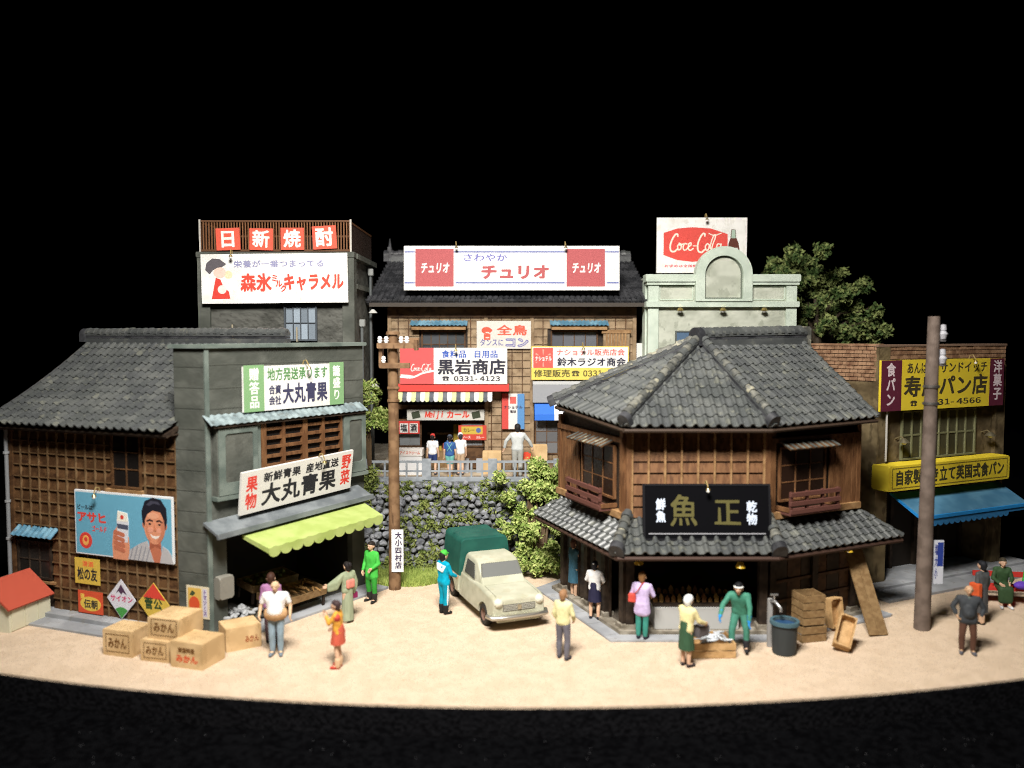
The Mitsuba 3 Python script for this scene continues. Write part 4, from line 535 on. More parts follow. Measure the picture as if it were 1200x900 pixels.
# ---------------------------------------------------------------- greengrocer: wooden house behind a concrete front
gs = thing('greengrocer_shop', 'greengrocer with dark lattice side wall, tiled roof and grey concrete front above a lime awning', 'building')
LC, LQ, LL = (-7.33, 20.36), (-4.26, 24.65), (-13.31, 22.62)
MF, MS = frame(LC, LQ), frame(LL, LC)          # front wall (length 5.27), side wall (length 6.39)
# side wall
lattice(gs, MS, 0, 5.5, .12, 5.2, 17, 16, 'wood_dark', 'wood_batten', skip=[(3.4, 4.45, 3.45, 4.9), (0.05, 1.35, 0.1, 2.0)], bw=.036, lap=.05, proud=.024, lath=True)
add('wall', box(-.05, 5.6, .02, .2, 0, 5.1), 'wood_black', gs, MS)
add('corner_post', box(-.10, .06, -.09, .1, 0, 5.1), 'wood_dark', gs, MS)
k = window(gs, MS, 3.5, 4.35, 3.55, 4.85, 2, 3, 'wood_dark', d=.07, pane=(.012, .010, .009)); add('sill', box(3.3, 4.5, -.14, 0, 3.38, 3.48), 'wood_lit', gs, MS)
window(gs, MS, .15, 1.25, .95, 1.85, 3, 2, 'wood_black', d=.07, pane=(.02, .017, .015)); add('sill', box(.2, 1.45, -.12, 0, .80, .86), 'wood_lit', gs, MS)
add('tin_awning', corrugated(.15, 1.62, 0, 2.33, -.32, 2.08, 8), 'tin_blue', gs, MS, smooth=40)
add('awning_bracket', [box(.2, .23, -.28, 0, 2.02, 2.05), box(1.5, 1.53, -.28, 0, 2.02, 2.05)], 'wood_dark', gs, MS)
pp = add('drainpipe', tube([(-.06, -.16, 4.85), (-.06, -.16, 2.5), (-.06, -.16, 0)], .05, 10), (.20, .21, .22), gs, MS, smooth=50)
for z in (.75, 1.9, 2.9, 4.2): add('pipe_clip', cyl((-.06, -.16, z), (-.06, -.16, z + .06), .075, n=12), (.26, .27, .28), pp, MS)
kb = struct('kerb', [box(-1.2, 6.2, -.42, .05, -.02, .16, .02), box(-1.2, 6.4, -.95, -.4, -.02, .055, .015)], 'kerb_stone', M=MS)
# roof over the wooden part: eave along the side wall, ridge behind
rf = newkey('roof', gs)
def WS(x, y, z): return (MS @ [x, y, z, 1])[:3]
RL, RB = 5.62, 3.1
eave0, eave1, rdgL, rdgR = WS(-.5, -.55, 5.02), WS(RL, -.55, 5.02), WS(-.5, RB, 7.12), WS(RL, RB, 7.12)
scene[rf] = shape(join([quad4(WS(-.45, -.5, 4.98), WS(RL, -.5, 4.98), WS(RL, 1.2, 5.62), WS(-.45, 1.2, 5.62), .1), quad4(WS(-.45, 1.2, 5.62), WS(RL, 1.2, 5.62), WS(6.5, RB, 7.05), WS(-.45, RB, 7.0), .1),
                        quad4(WS(-.45, -.5, 4.93), WS(-.45, 6, 4.93), WS(RL, 6, 4.93), WS(RL, -.5, 4.93), .04), quad4(WS(-.45, RB, 7.0), WS(6.5, RB, 7.05), WS(6.9, 6.6, 4.95), WS(-.4, 6.6, 4.95), .1),
                        hull([WS(-.2, -.35, 4.95), WS(-.2, RB, 6.9), WS(-.2, 6.4, 4.95), WS(-.1, -.35, 4.95), WS(-.1, RB, 6.9), WS(-.1, 6.4, 4.95)])]), 'wood_black')
hip_in = np.cross(np.subtract(rdgL, eave0), np.subtract(eave1, eave0)); hipn = np.cross(np.subtract(rdgL, eave0), [0, 0, 1]); hipn /= np.linalg.norm(hipn)
if hipn @ (np.array(eave1) - eave0) < 0: hipn = -hipn
endn = np.array(-MS[:3, 0])
left = tile_face(rf, eave0, eave1, rdgL, [(np.array(eave0), hipn), (np.array(eave1), endn), (np.array(rdgL), np.array([0, 0, -1.0]))], .252, 12, bend=.16, r=.072, mats=TILES)
ridge(rf, WS(-.55, RB, 7.24), WS(6.55, RB, 7.24), .125, 30, m='tile_a', h=.15, end=True)
for q in range(13):
    t0, t1 = q / 13, (q + 1) / 13; a, b = (np.array(eave0) * (1 - t) + np.array(rdgL) * t - [0, 0, .16 * 4 * t * (1 - t) * .8] for t in (t0, t1))
    add('edge_tile', tube([a + [0, 0, .03], b + [0, 0, .045]], [.055, .047], 8), 'tile_c', rf, smooth=40)
# concrete front and its return along the side
add('wall', [box(0, 5.2, .0, .22, 2.75, 7.05, .02), box(-.0, .5, 0, .22, 0, 2.76, .02), box(4.72, 5.2, 0, .22, 0, 2.76, .02)], 'concrete', gs, MF)
add('side_wall', box(5.5, 6.39, -.06, .16, 0, 7.03, .02), 'concrete', gs, MS)
for z in (6.62, 6.05, 5.55): add('mortar_joint', [box(.02, 5.18, -.012, .01, z, z + .03, .004)], (.075, .08, .068), gs, MF)
for j in range(14): add('course', box(5.52, 6.39, -.072, -.05, .08 + j * .5, .55 + j * .5, .008), 'concrete', gs, MS)
add('coping', [box(-.06, 5.26, -.10, .3, 7.03, 7.13, .02)], 'concrete_trim', gs, MF); add('coping', box(5.42, 6.47, -.16, .2, 7.03, 7.12, .02), 'concrete_trim', gs, MS)
add('corner_trim', box(-.05, .07, -.05, .07, 0, 7.03, .015), 'concrete_trim', gs, MF)
cn = add('canopy', corrugated(-.10, 5.06, 0, 5.42, -.35, 5.2, 26, .014), 'tin_grey', gs, MF, smooth=40)
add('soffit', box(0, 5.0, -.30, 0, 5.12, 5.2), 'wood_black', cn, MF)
# bay: two concrete shutter boxes either side of a reddish lattice window
for a, b in ((.14, 1.34), (4.22, 5.1)):
    c = add('shutter_box', box(a, b, -.20, 0, 3.42, 5.12, .02), 'concrete', gs, MF)
    add('panel_rim', flat(sbox(a + .03, 3.46, b - .03, 5.08).difference(rbox(a + .22, b - .16, 3.75, 4.95, .08)), .035, .0), 'concrete_trim', c, MF @ at(0, -.20, 0))
add('corner_trim', box(1.34, 1.44, -.18, 0, 3.45, 5.1), 'concrete_trim', gs, MF)
add('sill', box(.1, 5.15, -.24, 0, 3.34, 3.44, .02), 'concrete_trim', gs, MF)
wk = add('lattice_window', box(1.44, 4.22, -.06, -.02, 3.42, 5.12), (.012, .010, .009), gs, MF)
for i in range(5): x = 1.46 + i * .675; add('post', box(x, x + (.16 if i in (0, 2, 4) else .09), -.18, -.06, 3.42, 5.12), 'wood_rust', wk, MF)
for j in range(7): add('rail', box(1.44, 4.22, -.155, -.08, 3.5 + j * .235, 3.58 + j * .235), 'wood_rust', wk, MF)
# lower canopy (slate tin) with the lime awning under it
MW = MF @ roty(-2.0)
cn = add('canopy', quad4((-.06, -.02, 2.86), (-.06, -.58, 2.62), (5.04, -.58, 2.62), (5.04, -.02, 2.86), .06), 'tin_slate', gs, MW)
add('canopy_edge', box(-.08, 5.06, -.62, -.56, 2.52, 2.65, .015), 'tin_slate', cn, MW)
NS = 11; sc = []
aw = add('awning', quad4((.70, -.46, 2.46), (.74, -1.40, 2.24), (4.60, -1.40, 2.24), (4.78, -.46, 2.46), .03), 'awning_lime', gs, MW)
w = 3.86 / NS
vp = shapely.union_all([sbox(.74, 2.13, 4.60, 2.24)] + [affinity.scale(Point(.74 + (i + .5) * w, 2.13).buffer(w * .5, 6), 1, .75) for i in range(NS)])
add('valance', flat(vp, .012, .012), 'awning_lime', aw, MW @ at(0, -1.40, 0))
for x, x2 in ((.70, .74), (4.78, 4.60)): add('awning_side', quad4((x, -.46, 2.45), (x, -.46, 2.36), (x2, -1.39, 2.11), (x2, -1.39, 2.23), .012), 'awning_lime', aw, MW)
# shop interior
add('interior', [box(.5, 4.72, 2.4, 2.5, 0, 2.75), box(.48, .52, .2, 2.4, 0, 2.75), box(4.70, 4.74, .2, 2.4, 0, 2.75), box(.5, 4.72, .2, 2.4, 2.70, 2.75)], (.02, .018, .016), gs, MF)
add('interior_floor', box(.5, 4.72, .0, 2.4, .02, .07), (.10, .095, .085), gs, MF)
struct('kerb', box(.0, 5.4, -.75, .05, -.02, .06, .015), 'kerb_stone', M=MF)
bm = solo('meter_box', [box(.12, .52, -.24, 0, .92, 1.46, .09), tr(cyl((.32, -.245, 1.2), (.32, -.20, 1.2), .12, n=16), np.eye(4))], (.22, .21, .18), 'weathered rounded grey meter box on the concrete pillar left of the greengrocer entrance', 'meter box', M=MF, smooth=40)

# ---------------------------------------------------------------- signs on the greengrocer
G1, G2, DG = (.20, .36, .17), (.66, .70, .60), (.05, .05, .10)
e = [(sbox(.0, 0, .62, 1.17), G1, 1, 'panel'), (sbox(2.82, 0, 3.34, 1.17), G1, 1, 'panel'), (text('贈答品', .16, .48, .06, 1.10, 1, True), WHITE, 2), (text('籠盛り', 2.93, 3.22, .10, 1.08, 1, True), WHITE, 2),
     (text('地方発送承ります', .72, 2.75, .74, 1.08, 1), (.10, .24, .09), 2), (text('合資', .76, 1.16, .40, .64, 2), DG, 2), (text('会社', .76, 1.16, .12, .36, 2), DG, 2), (text('大丸青果', 1.2, 2.74, .12, .66, 3), DG, 2)]
sign('shop_sign', 'white and green greengrocer sign high on the concrete wall above the red lattice window', MF @ at(1.0, -.12, 5.42), 3.34, 1.14, .07, 'board_white', e, lamps=(1.9,))
e = [(text('果物', .14, .50, .08, .98, 3, True), RED, 1), (text('野菜', 3.28, 3.64, .12, 1.02, 3, True), RED, 1), (text('新鮮青果', .66, 1.86, .72, .98, 3), BLACK, 1), (text('産地直送', 2.02, 3.18, .72, .98, 3), BLACK, 1), (text('大丸青果', .62, 3.14, .1, .68, 3), BLACK, 1)]
sign('shop_sign', 'long white greengrocer sign with black and red lettering leaning above the lime awning', MF @ at(.66, -.32, 2.91) @ roty(-2.4) @ rotx(10), 3.70, 1.10, .07, (.66, .64, .60), e, edge=None, lamps=(2.45,))

# billboard with the man and his glass, on the side wall
def X(pts): return Polygon(pts)
SK, SK2, HAIR = (.62, .26, .15), (.46, .15, .085), (.012, .012, .02)
face = affinity.scale(Point(2.60, .92).buffer(1, 12), .33, .47).union(X([(2.33, 1.0), (2.87, 1.0), (2.84, .62), (2.70, .47), (2.5, .47), (2.36, .62)]))
hairp = X([(2.24, 1.0), (2.22, 1.25), (2.32, 1.5), (2.55, 1.6), (2.8, 1.56), (2.96, 1.36), (2.98, 1.05), (2.93, .86), (2.88, 1.14), (2.80, 1.27), (2.55, 1.30), (2.38, 1.20), (2.30, 1.05), (2.29, .90)]).buffer(.02).buffer(-.01)
neck = X([(2.42, .0), (2.42, .55), (2.78, .55), (2.80, 0)])
shirt = X([(1.72, 0), (1.82, .26), (2.1, .42), (2.36, .52), (2.52, .08), (2.56, 0)]).union(X([(2.74, 0), (2.84, .42), (3.0, .34), (3.10, .22), (3.16, 0)]))
hand = X([(1.28, 0), (1.26, .34), (1.30, .62), (1.42, .78), (1.5, .74), (1.62, .66), (1.74, .54), (1.76, .30), (1.72, 0)]).buffer(.03)
fingers = shapely.union_all([LineString([(1.34, .66 - .13 * i), (1.60, .60 - .13 * i)]).buffer(.055) for i in range(4)])
glass = X([(1.42, .42), (1.40, .95), (1.44, 1.20), (1.74, 1.16), (1.78, .92), (1.74, .42)])
feat = [(LineString([(2.38, 1.02), (2.46, 1.05), (2.54, 1.03)]).buffer(.022), 'portrait_brow'), (LineString([(2.68, 1.03), (2.76, 1.05), (2.84, 1.01)]).buffer(.022), 'portrait_brow'), (affinity.scale(Point(2.46, .95).buffer(.045), 1, .55), 'portrait_eye'), (affinity.scale(Point(2.76, .95).buffer(.045), 1, .55), 'portrait_eye'), (LineString([(2.58, .80), (2.62, .78), (2.67, .80)]).buffer(.010), 'portrait_nose')]
mouth = X([(2.46, .70), (2.54, .665), (2.64, .655), (2.74, .675), (2.79, .715), (2.72, .62), (2.62, .585), (2.52, .615)])
ear = affinity.scale(Point(2.27, .92).buffer(.09), .6, 1).union(affinity.scale(Point(2.93, .92).buffer(.09), .6, 1))
stripes = shapely.union_all([LineString([(1.80 + .13 * i, 0), (1.92 + .13 * i, .36)]).buffer(.016) for i in range(5)]).intersection(shirt)
e = [(sbox(.03, .03, 3.12, 1.60), (.13, .36, .50), 1, 'printed_ground'), (neck, SK2, 2, 'portrait_neck'), (shirt, (.42, .41, .42), 3, 'portrait_shirt'), (stripes, (.25, .25, .28), 4, 'portrait_shirt'), (ear, SK2, 3, 'portrait_ears'), (face, SK, 4, 'portrait_face'), (hairp, HAIR, 5, 'portrait_hair'), *[(g, (.05, .022, .02), 5, n_) for g, n_ in feat], (mouth, (.75, .68, .62), 5, 'portrait_smile'), (X([(2.90, 1.1), (2.80, .95), (2.80, .72), (2.66, .52), (2.76, .50), (2.88, .66), (2.94, .9)]).intersection(face), (.50, .185, .105), 5, 'portrait_tone'), (X([(2.33, 1.0), (2.40, .9), (2.42, .68), (2.52, .5), (2.42, .56), (2.34, .74)]).intersection(face), (.52, .20, .115), 5, 'portrait_tone'),
     (affinity.scale(Point(2.56, 1.16).buffer(.15), 1.2, .5).intersection(face), (.70, .34, .21), 5, 'portrait_tone'), (affinity.scale(Point(2.47, .80).buffer(.10), 1, .7).union(affinity.scale(Point(2.74, .80).buffer(.08), 1, .7)), (.68, .30, .20), 5, 'portrait_tone'), (X([(2.60, 1.0), (2.58, .84), (2.57, .79), (2.66, .79), (2.66, .84)]), (.54, .20, .11), 6, 'portrait_tone'), (X([(2.44, .42), (2.5, .50), (2.7, .50), (2.78, .44), (2.78, .34), (2.6, .40), (2.44, .3)]).intersection(neck), (.34, .10, .055), 3, 'portrait_tone'), (X([(2.36, 1.42), (2.5, 1.53), (2.72, 1.52), (2.8, 1.44), (2.6, 1.47), (2.46, 1.4)]), (.05, .05, .075), 6, 'portrait_tone'),
     (hand, SK, 3, 'portrait_hand'), (glass, (.62, .64, .68), 4, 'printed_glass'), (X([(1.41, .95), (1.44, 1.20), (1.74, 1.16), (1.775, .94)]), (.78, .76, .66), 5, 'printed_glass'), (X([(1.42, .76), (1.41, .88), (1.77, .86), (1.765, .74)]), (.07, .08, .12), 5, 'printed_glass'), (Point(1.58, 1.05).buffer(.055), RED, 6, 'printed_emblem'), (fingers, SK2, 5, 'portrait_hand'),
     (text('ビールは', .08, .60, 1.14, 1.28, 3), BLACK, 2), (text('アサヒ', .08, 1.08, .82, 1.10, 6, slant=-.05), RED, 2), (text('ゴールド', .56, 1.06, .60, .76, 4), RED, 2), (Point(.35, .36).buffer(.21, 12), RED, 2, 'printed_emblem'), (affinity.scale(Point(.35, .36).buffer(.13, 12), .8, 1).difference(Point(.35, .38).buffer(.06)), (.75, .38, .1), 3, 'printed_emblem')]
sign('billboard', 'blue billboard of a smiling black haired man raising a glass, on the lattice side wall', MS @ at(2.30, -.16, 1.75), 3.15, 1.65, .06, (.68, .70, .72), e, cat='billboard', lamps=(.85,))
pm = lambda x, z: MS @ at(x, -.115, z)
YEL = (.62, .43, .07)
sign('poster', 'yellow enamel sign with black brushed lettering under the blue billboard', pm(2.19, .95), .84, .67, .012, YEL, [(text('清酒', .26, .64, .45, .60, 2), (.72, .16, .05), 1), (text('松の友', .08, .76, .08, .42, 3), BLACK, 1)], cat='enamel sign')
sign('poster', 'red enamel sign with a yellow oval, directly below the yellow one', pm(2.27, .19), .83, .58, .012, (.60, .085, .035), [(affinity.scale(Point(.42, .25).buffer(.3, 12), 1.15, .62), (.68, .48, .08), 1, 'printed_oval'), (text('伝朝', .2, .68, .12, .36, 2), BLACK, 2), (text('酒', .08, .22, .36, .5, 2), (.75, .55, .1), 1)], cat='enamel sign')
def diamond(name, label, x, z, r, col, elems):
    k = thing(name, label, 'enamel sign'); M = MS @ at(x, -.105, z); dm = X([(0, -r * 1.02), (r * .94, 0), (0, r * 1.02), (-r * .94, 0)])
    add('board', flat(dm, .012), col, k, M)
    for q in elems: add(q[3], flat(q[0].intersection(dm.buffer(-.012)), .012 + .004 * q[2]), q[1], k, M)
diamond('poster', 'white diamond shaped enamel sign with a green tip and purple top', 3.72, .68, .50, (.62, .62, .68), [(X([(-.17, .14), (.0, .38), (.19, .12), (.06, .18), (0, .12), (-.08, .2)]), (.07, .035, .07), 1, 'printed_emblem'), (text('サイオン', -.36, .38, -.08, .10, 3), (.50, .05, .14), 1, 'lettering'), (affinity.scale(Point(0, -.44).buffer(.26, 10), 1.1, .9), (.06, .28, .06), 1, 'printed_tip')])
diamond('poster', 'yellow and red diamond shaped enamel sign partly behind the cartons', 4.76, .68, .52, YEL, [(X([(-.6, .16), (.6, .10), (.0, .62)]), (.62, .06, .04), 1, 'printed_tip'), (text('菅公', -.3, .28, -.16, .16, 3), (.03, .06, .02), 1, 'lettering')])
e = [(rbox(.05, .45, .05, .74, .03), (.62, .40, .09), 1, 'printed_ground'), (affinity.scale(Point(.24, .34).buffer(.16, 12), 1, 1.2), (.60, .085, .03), 2, 'printed_fruit'), (X([(.1, .56), (.18, .68), (.28, .62), (.2, .54)]), (.05, .07, .03), 2, 'printed_leaf'), (sbox(.50, .05, .62, .74), (.55, .53, .60), 1, 'panel'), (text('トマソース', .505, .615, .07, .72, 3, True), (.13, .06, .22), 2)]
sign('poster', 'cream enamel sign with an orange red fruit on the concrete return wall', MS @ at(5.76, -.09, .47), .68, .79, .012, (.62, .55, .40), e, cat='enamel sign')

# ---------------------------------------------------------------- tower building (behind the greengrocer)
tb = thing('tower_building', 'dark grey stucco tower with a slatted roof fence and white caramel billboard', 'building')
MT = at(-9.52, 26.0, 0); TW, TD = 4.74, 4.0
add('wall', box(.08, TW - .08, .08, TD, 0, 9.6), 'stucco_grey', tb, MT)
for x in (0, TW - .36): add('pilaster', box(x, x + .36, -.04, .4, 0, 9.78, .02), 'concrete', tb, MT)
add('parapet', [box(-.02, TW + .02, -.07, .3, 9.68, 9.84, .02), box(TW - .3, TW + .06, .31, TD, 9.66, 9.82, .02), box(-.02, .3, .31, TD, 9.66, 9.82, .02)], 'concrete', tb, MT)
add('cornice', box(TW - .08, TW + .02, .4, TD, 8.75, 8.9, .02), 'concrete', tb, MT)
add('roof_deck', box(.1, TW - .1, .1, TD, 9.55, 9.72), 'stucco_grey', tb, MT)
window(tb, MT @ at(0, .08, 0), 2.64, 3.54, 7.2, 8.2, 4, 2, (.055, .065, .075), pane=(.20, .24, .28), d=.09, fw=.05)
for x, z in ((1.05, 7.2), (3.0, 7.12)): add('stub_pipe', tube([(x, .08, z), (x, -.1, z + .02), (x, -.1, z + .45)], .025), (.32, .28, .2), tb, MT)
for y, z1 in ((.9, 7.6), (2.6, 9.3)):
    add('drainpipe', tube([(TW + .06, y, 3), (TW + .06, y, z1)], .045, 8), (.10, .11, .11), tb, MT); add('pipe_head', box(TW, TW + .16, y - .1, y + .1, z1, z1 + .22, .03), (.24, .25, .24), tb, MT)
for y, z in ((2.2, 8.05), (2.4, 5.6)):
    add('wall_lamp', lathe([(.03, .12), (.06, .1), (.15, 0), (.12, -.01), (.02, .05)], 12, (TW + .2, y, z)), (.5, .5, .47), tb, MT, smooth=40)
# roof fence of thin brown slats
fn = add('roof_fence', [box(.06, TW - .1, .02, .07, 9.86, 9.92), box(.06, TW - .1, .02, .07, 10.74, 10.8), box(TW - .14, TW - .09, .07, TD - .2, 10.7, 10.76), box(.06, .11, .07, TD - .2, 10.7, 10.76), box(.06, TW - .1, TD - .25, TD - .2, 10.7, 10.76)], (.10, .045, .02), tb, MT)
sl = [box(x - .018, x + .018, .03, .06, 9.86, 10.78, .004) for x in np.arange(.1, TW - .12, .085)] 
add('slat', join(sl), (.17, .075, .032), fn, MT, kind='stuff')
sl = [box(TW - .13, TW - .10, y - .03, y + .03, 9.8, 10.76, .004) for y in np.arange(.12, TD - .2, .075)] + [box(.07, .10, y - .02, y + .02, 9.8, 10.76, .004) for y in np.arange(.12, TD - .2, .1)] + [box(x - .02, x + .02, TD - .24, TD - .21, 9.8, 10.76, .004) for x in np.arange(.1, TW - .12, .1)]
add('slat', join(sl), (.022, .012, .008), fn, MT, kind='stuff')
for x in (.06, TW - .12): add('corner_post', box(x, x + .05, .0, .05, 9.82, 10.82), (.42, .40, .36), fn, MT)
for ch, x0, x1, z0, z1, a in (('日', -8.92, -8.2, 9.88, 10.54, -2), ('新', -7.93, -7.22, 9.9, 10.55, 1), ('焼', -6.98, -6.28, 9.9, 10.56, 0), ('酎', -6.0, -5.28, 9.91, 10.6, -3)):
    sign('letter_board', f'red square board with a white character on the roof fence, ' + {'日': 'leftmost of four', '新': 'second from left', '焼': 'third from left', '酎': 'rightmost of four'}[ch], at(x0, 25.96, z0) @ roty(a), x1 - x0, z1 - z0, .04, (.66, .10, .06), [(text(ch, .08, x1 - x0 - .08, .06, z1 - z0 - .06, 3), (.78, .74, .68), 1)])
hairg = Polygon([(.16, 1.02), (.2, 1.2), (.36, 1.32), (.56, 1.30), (.72, 1.18), (.62, 1.12), (.48, 1.1), (.34, 1.02), (.26, .92)]).buffer(.03)
e = [(hairg, (.10, .09, .10), 2, 'printed_hair'), (affinity.scale(Point(.56, .93).buffer(.17, 10), 1.1, 1), (.70, .52, .44), 1, 'printed_face'), (Polygon([(.30, .14), (.44, .78), (.58, .72), (.66, .5), (.82, .36), (.86, .14)]), RED, 1, 'printed_dress'), (Point(.62, .42).buffer(.13), (.74, .66, .62), 2, 'printed_arm'), (Point(.82, .86).buffer(.12), (.74, .62, .40), 1, 'printed_sweet'),
     (text('栄養が一番つまってる', .98, 3.72, 1.06, 1.28, 2), (.25, .25, .40), 1), (text('森氷', 1.18, 2.12, .34, .88, 5), (.66, .07, .045), 1), (text('ミ', 2.1, 2.32, .62, .86, 5), (.66, .07, .045), 1), (text('ル', 2.22, 2.44, .46, .70, 5), (.66, .07, .045), 1), (text('ク', 2.36, 2.58, .32, .54, 5), (.66, .07, .045), 1), (text('キャラメル', 2.46, 4.28, .36, .88, 6, slant=.02), (.66, .07, .045), 1)]
sign('billboard', 'white caramel billboard with red lettering and a child in red, below four red boards', at(-9.33, 25.78, 8.27) @ roty(-.6), 4.4, 1.48, .08, 'board_white', e, cat='billboard', lamps=(.95,))

# ---------------------------------------------------------------- general store on the upper street
st = thing('general_store', 'two storey wooden store with tan lattice wall and charcoal roof behind the railing', 'building')
MC = at(0, 29.0, 0)
CX0, CX1 = -4.2, 4.2
skips = [(-3.15, -1.5, 6.7, 7.6), (1.2, 3.1, 6.7, 7.6), (-4.0, -.93, 2.6, 5.3), (.68, 4.2, 2.6, 5.8)]
lattice(st, MC, CX0, CX1, 2.72, 8.35, 24, 21, 'wood_tan', 'wood_dark', skip=skips, bw=.034, lap=.055, proud=.012)
add('wall', [box(CX0, CX1, .02, .2, 5.3, 8.4), box(-.93, .68, .02, .2, 2.7, 5.3), box(CX0 - .02, CX0 + .1, .02, 5, 2.7, 8.4), box(CX1 - .1, CX1, .02, 5, 2.7, 8.4), box(CX0, -3.95, .02, .2, 2.7, 5.3)], 'wood_black', st, MC)
for x in (CX0, -.93, .62, 4.08): add('post', box(x, x + .12, -.10, .05, 2.72, 8.35), 'wood_tan', st, MC)
add('fascia', box(CX0, CX1, -.13, .02, 7.92, 8.36), 'wood_dark', st, MC)
window(st, MC, -3.02, -1.62, 6.6, 7.42, 5, 2, 'wood_dark', pane=(.05, .055, .06), d=.08); window(st, MC, 1.36, 2.86, 6.6, 7.42, 4, 1, 'wood_dark', pane=(.10, .105, .12), d=.08)
for x0, x1 in ((-3.42, -1.5), (1.28, 3.24)):
    a = add('tin_awning', corrugated(x0, x1, .0, 7.84, -.42, 7.66, 14, .014), 'tin_blue', st, MC, smooth=40); add('awning_beam', box(x0 + .05, x1 - .05, -.36, -.02, 7.5, 7.6), 'wood_lit', a, MC)
sb = add('shutter_box', box(3.08, 3.96, -.22, 0, 6.7, 7.46, .02), 'wood_tan', st, MC)
for i in range(7): add('slat', box(3.16 + i * .105, 3.22 + i * .105, -.25, -.2, 6.75, 7.38), 'wood_lit', sb, MC)
add('lid', box(3.02, 4.0, -.27, 0, 7.38, 7.5), 'wood_lit', sb, MC)
# roof: ribbed charcoal sheets of tiles
rf = newkey('roof', st); ez, rz, ey, ry = 8.42, 10.0, 28.3, 31.2
scene[rf] = shape(join([quad4((-4.78, ey, ez), (4.6, ey, ez), (4.3, ry, rz), (-4.42, ry, rz), .1), quad4((-4.42, ry, rz), (4.3, ry, rz), (4.3, 34, ez), (-4.6, 34, ez), .1), quad4((-4.7, ey + .1, ez - .12), (-4.7, 34, ez - .12), (4.5, 34, ez - .12), (4.5, ey + .1, ez - .12), .04)]), 'tile_dark')
ribs, E0, dn = [], np.array([-4.78, ey, ez]), np.array([0, ry - ey, rz - ez]); Ls = np.linalg.norm(dn); dn = dn / Ls
nn = np.array([0, -dn[2], dn[1]])
for i in range(52):
    t = i / 51; a = np.array([-4.76 + t * 9.34, ey - .03, ez]) + nn * .012; b = np.array([-4.40 + t * 8.68, ry, rz]) + nn * .012
    ribs.append(tube([a, a * .5 + b * .5 - nn * .03, b], [.062, .058, .05], 7))
    for j in range(13):
        q = a + (b - a) * (j / 13) + nn * (.045 - .03 * 4 * (j / 13) * (1 - j / 13)); ribs.append(tr(box(-.075, .075, -.02, .03, -.03, .03, .01), np.vstack([np.column_stack([[1, 0, 0], dn, nn, q]), [0, 0, 0, 1]])))
add('tile', join(ribs), 'tile_dark', rf, smooth=40, kind='stuff')
add('eave_board', box(-4.72, 4.55, ey - .02, ey + .04, ez - .16, ez - .03), (.06, .05, .042), rf)
ridge(rf, (-4.45, ry, rz + .1), (4.3, ry, rz + .1), .13, 26, m='tile_dark', h=.14)
add('ridge_finial', [box(-4.5, -4.36, ry - .14, ry + .14, rz + .1, rz + .5, .04), cyl((-4.43, ry, rz + .5), (-4.43, ry, rz + .8), .06, .02, 8)], 'tile_dark', rf)
# ground floor, left shop
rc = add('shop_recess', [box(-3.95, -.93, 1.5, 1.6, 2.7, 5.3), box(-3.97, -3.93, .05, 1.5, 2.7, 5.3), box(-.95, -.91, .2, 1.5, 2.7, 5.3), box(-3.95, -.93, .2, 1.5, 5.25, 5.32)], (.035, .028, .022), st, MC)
add('lintel', box(-3.9, -.93, -.02, .1, 4.8, 4.95), 'wood_dark', st, MC)
add('door_panel', box(-1.75, -.98, .1, .16, 2.75, 4.4), 'wood_dark', st, MC); add('door_panel', box(-3.9, -3.1, .1, .16, 2.75, 4.0), 'wood_dark', st, MC)
window(st, MC @ at(0, .1, 0), -1.7, -1.02, 3.55, 4.3, 2, 1, 'wood_dark', pane=(.20, .21, .22), d=.03); window(st, MC @ at(0, .1, 0), -3.85, -3.15, 3.55, 4.4, 2, 2, 'wood_dark', pane=(.14, .15, .155), d=.03)
add('display_shelf', [box(-3.0, -1.8, .5, 1.2, 2.7, 3.3), box(-3.0, -1.8, 1.1, 1.2, 3.8, 3.86)], 'crate_brown', st, MC)
for i in range(9): add('goods', [cyl((-2.9 + i * .13, .7, 3.3), (-2.9 + i * .13, .7, 3.3 + .14 + .1 * (i % 3)), .055, .04, 8)], [(.4, .3, .05), (.45, .1, .05), (.1, .2, .35)][i % 3], st, MC)
add('hanging_banner', box(-2.05, -1.82, .75, .78, 3.5, 4.2), (.30, .22, .03), st, MC)
rb = add('awning_box', box(-3.84, -.1, -.62, -.12, 5.45, 5.68, .02), (.58, .06, .05), st, MC)
aw = add('striped_awning', box(-3.8, -.66, -.5, -.2, 5.30, 5.44), (.3, .3, .3), st, MC)
n = 21; w = 3.14 / n
for i in range(n):
    c = [(.62, .68, .32), (.10, .11, .13), (.74, .74, .70), (.62, .68, .32), (.14, .15, .17), (.74, .74, .70)][i % 6] if True else 0
    pts = [(-.50, 5.47), (-.64, 5.36), (-.72, 5.24)]
    q = [quad4((-3.8 + i * w, a[0], a[1]), (-3.8 + i * w, b[0], b[1]), (-3.8 + (i + 1) * w, b[0], b[1]), (-3.8 + (i + 1) * w, a[0], a[1]), .012) for a, b in zip(pts, pts[1:])]
    q.append(tr(flat(sbox(-3.8 + i * w, 5.18, -3.8 + (i + 1) * w, 5.25).union(Point(-3.8 + (i + .5) * w, 5.18).buffer(w / 2, 5)), .012, 0), at(0, -.72, 0)))
    add('stripe', join(q), c, aw, MC)
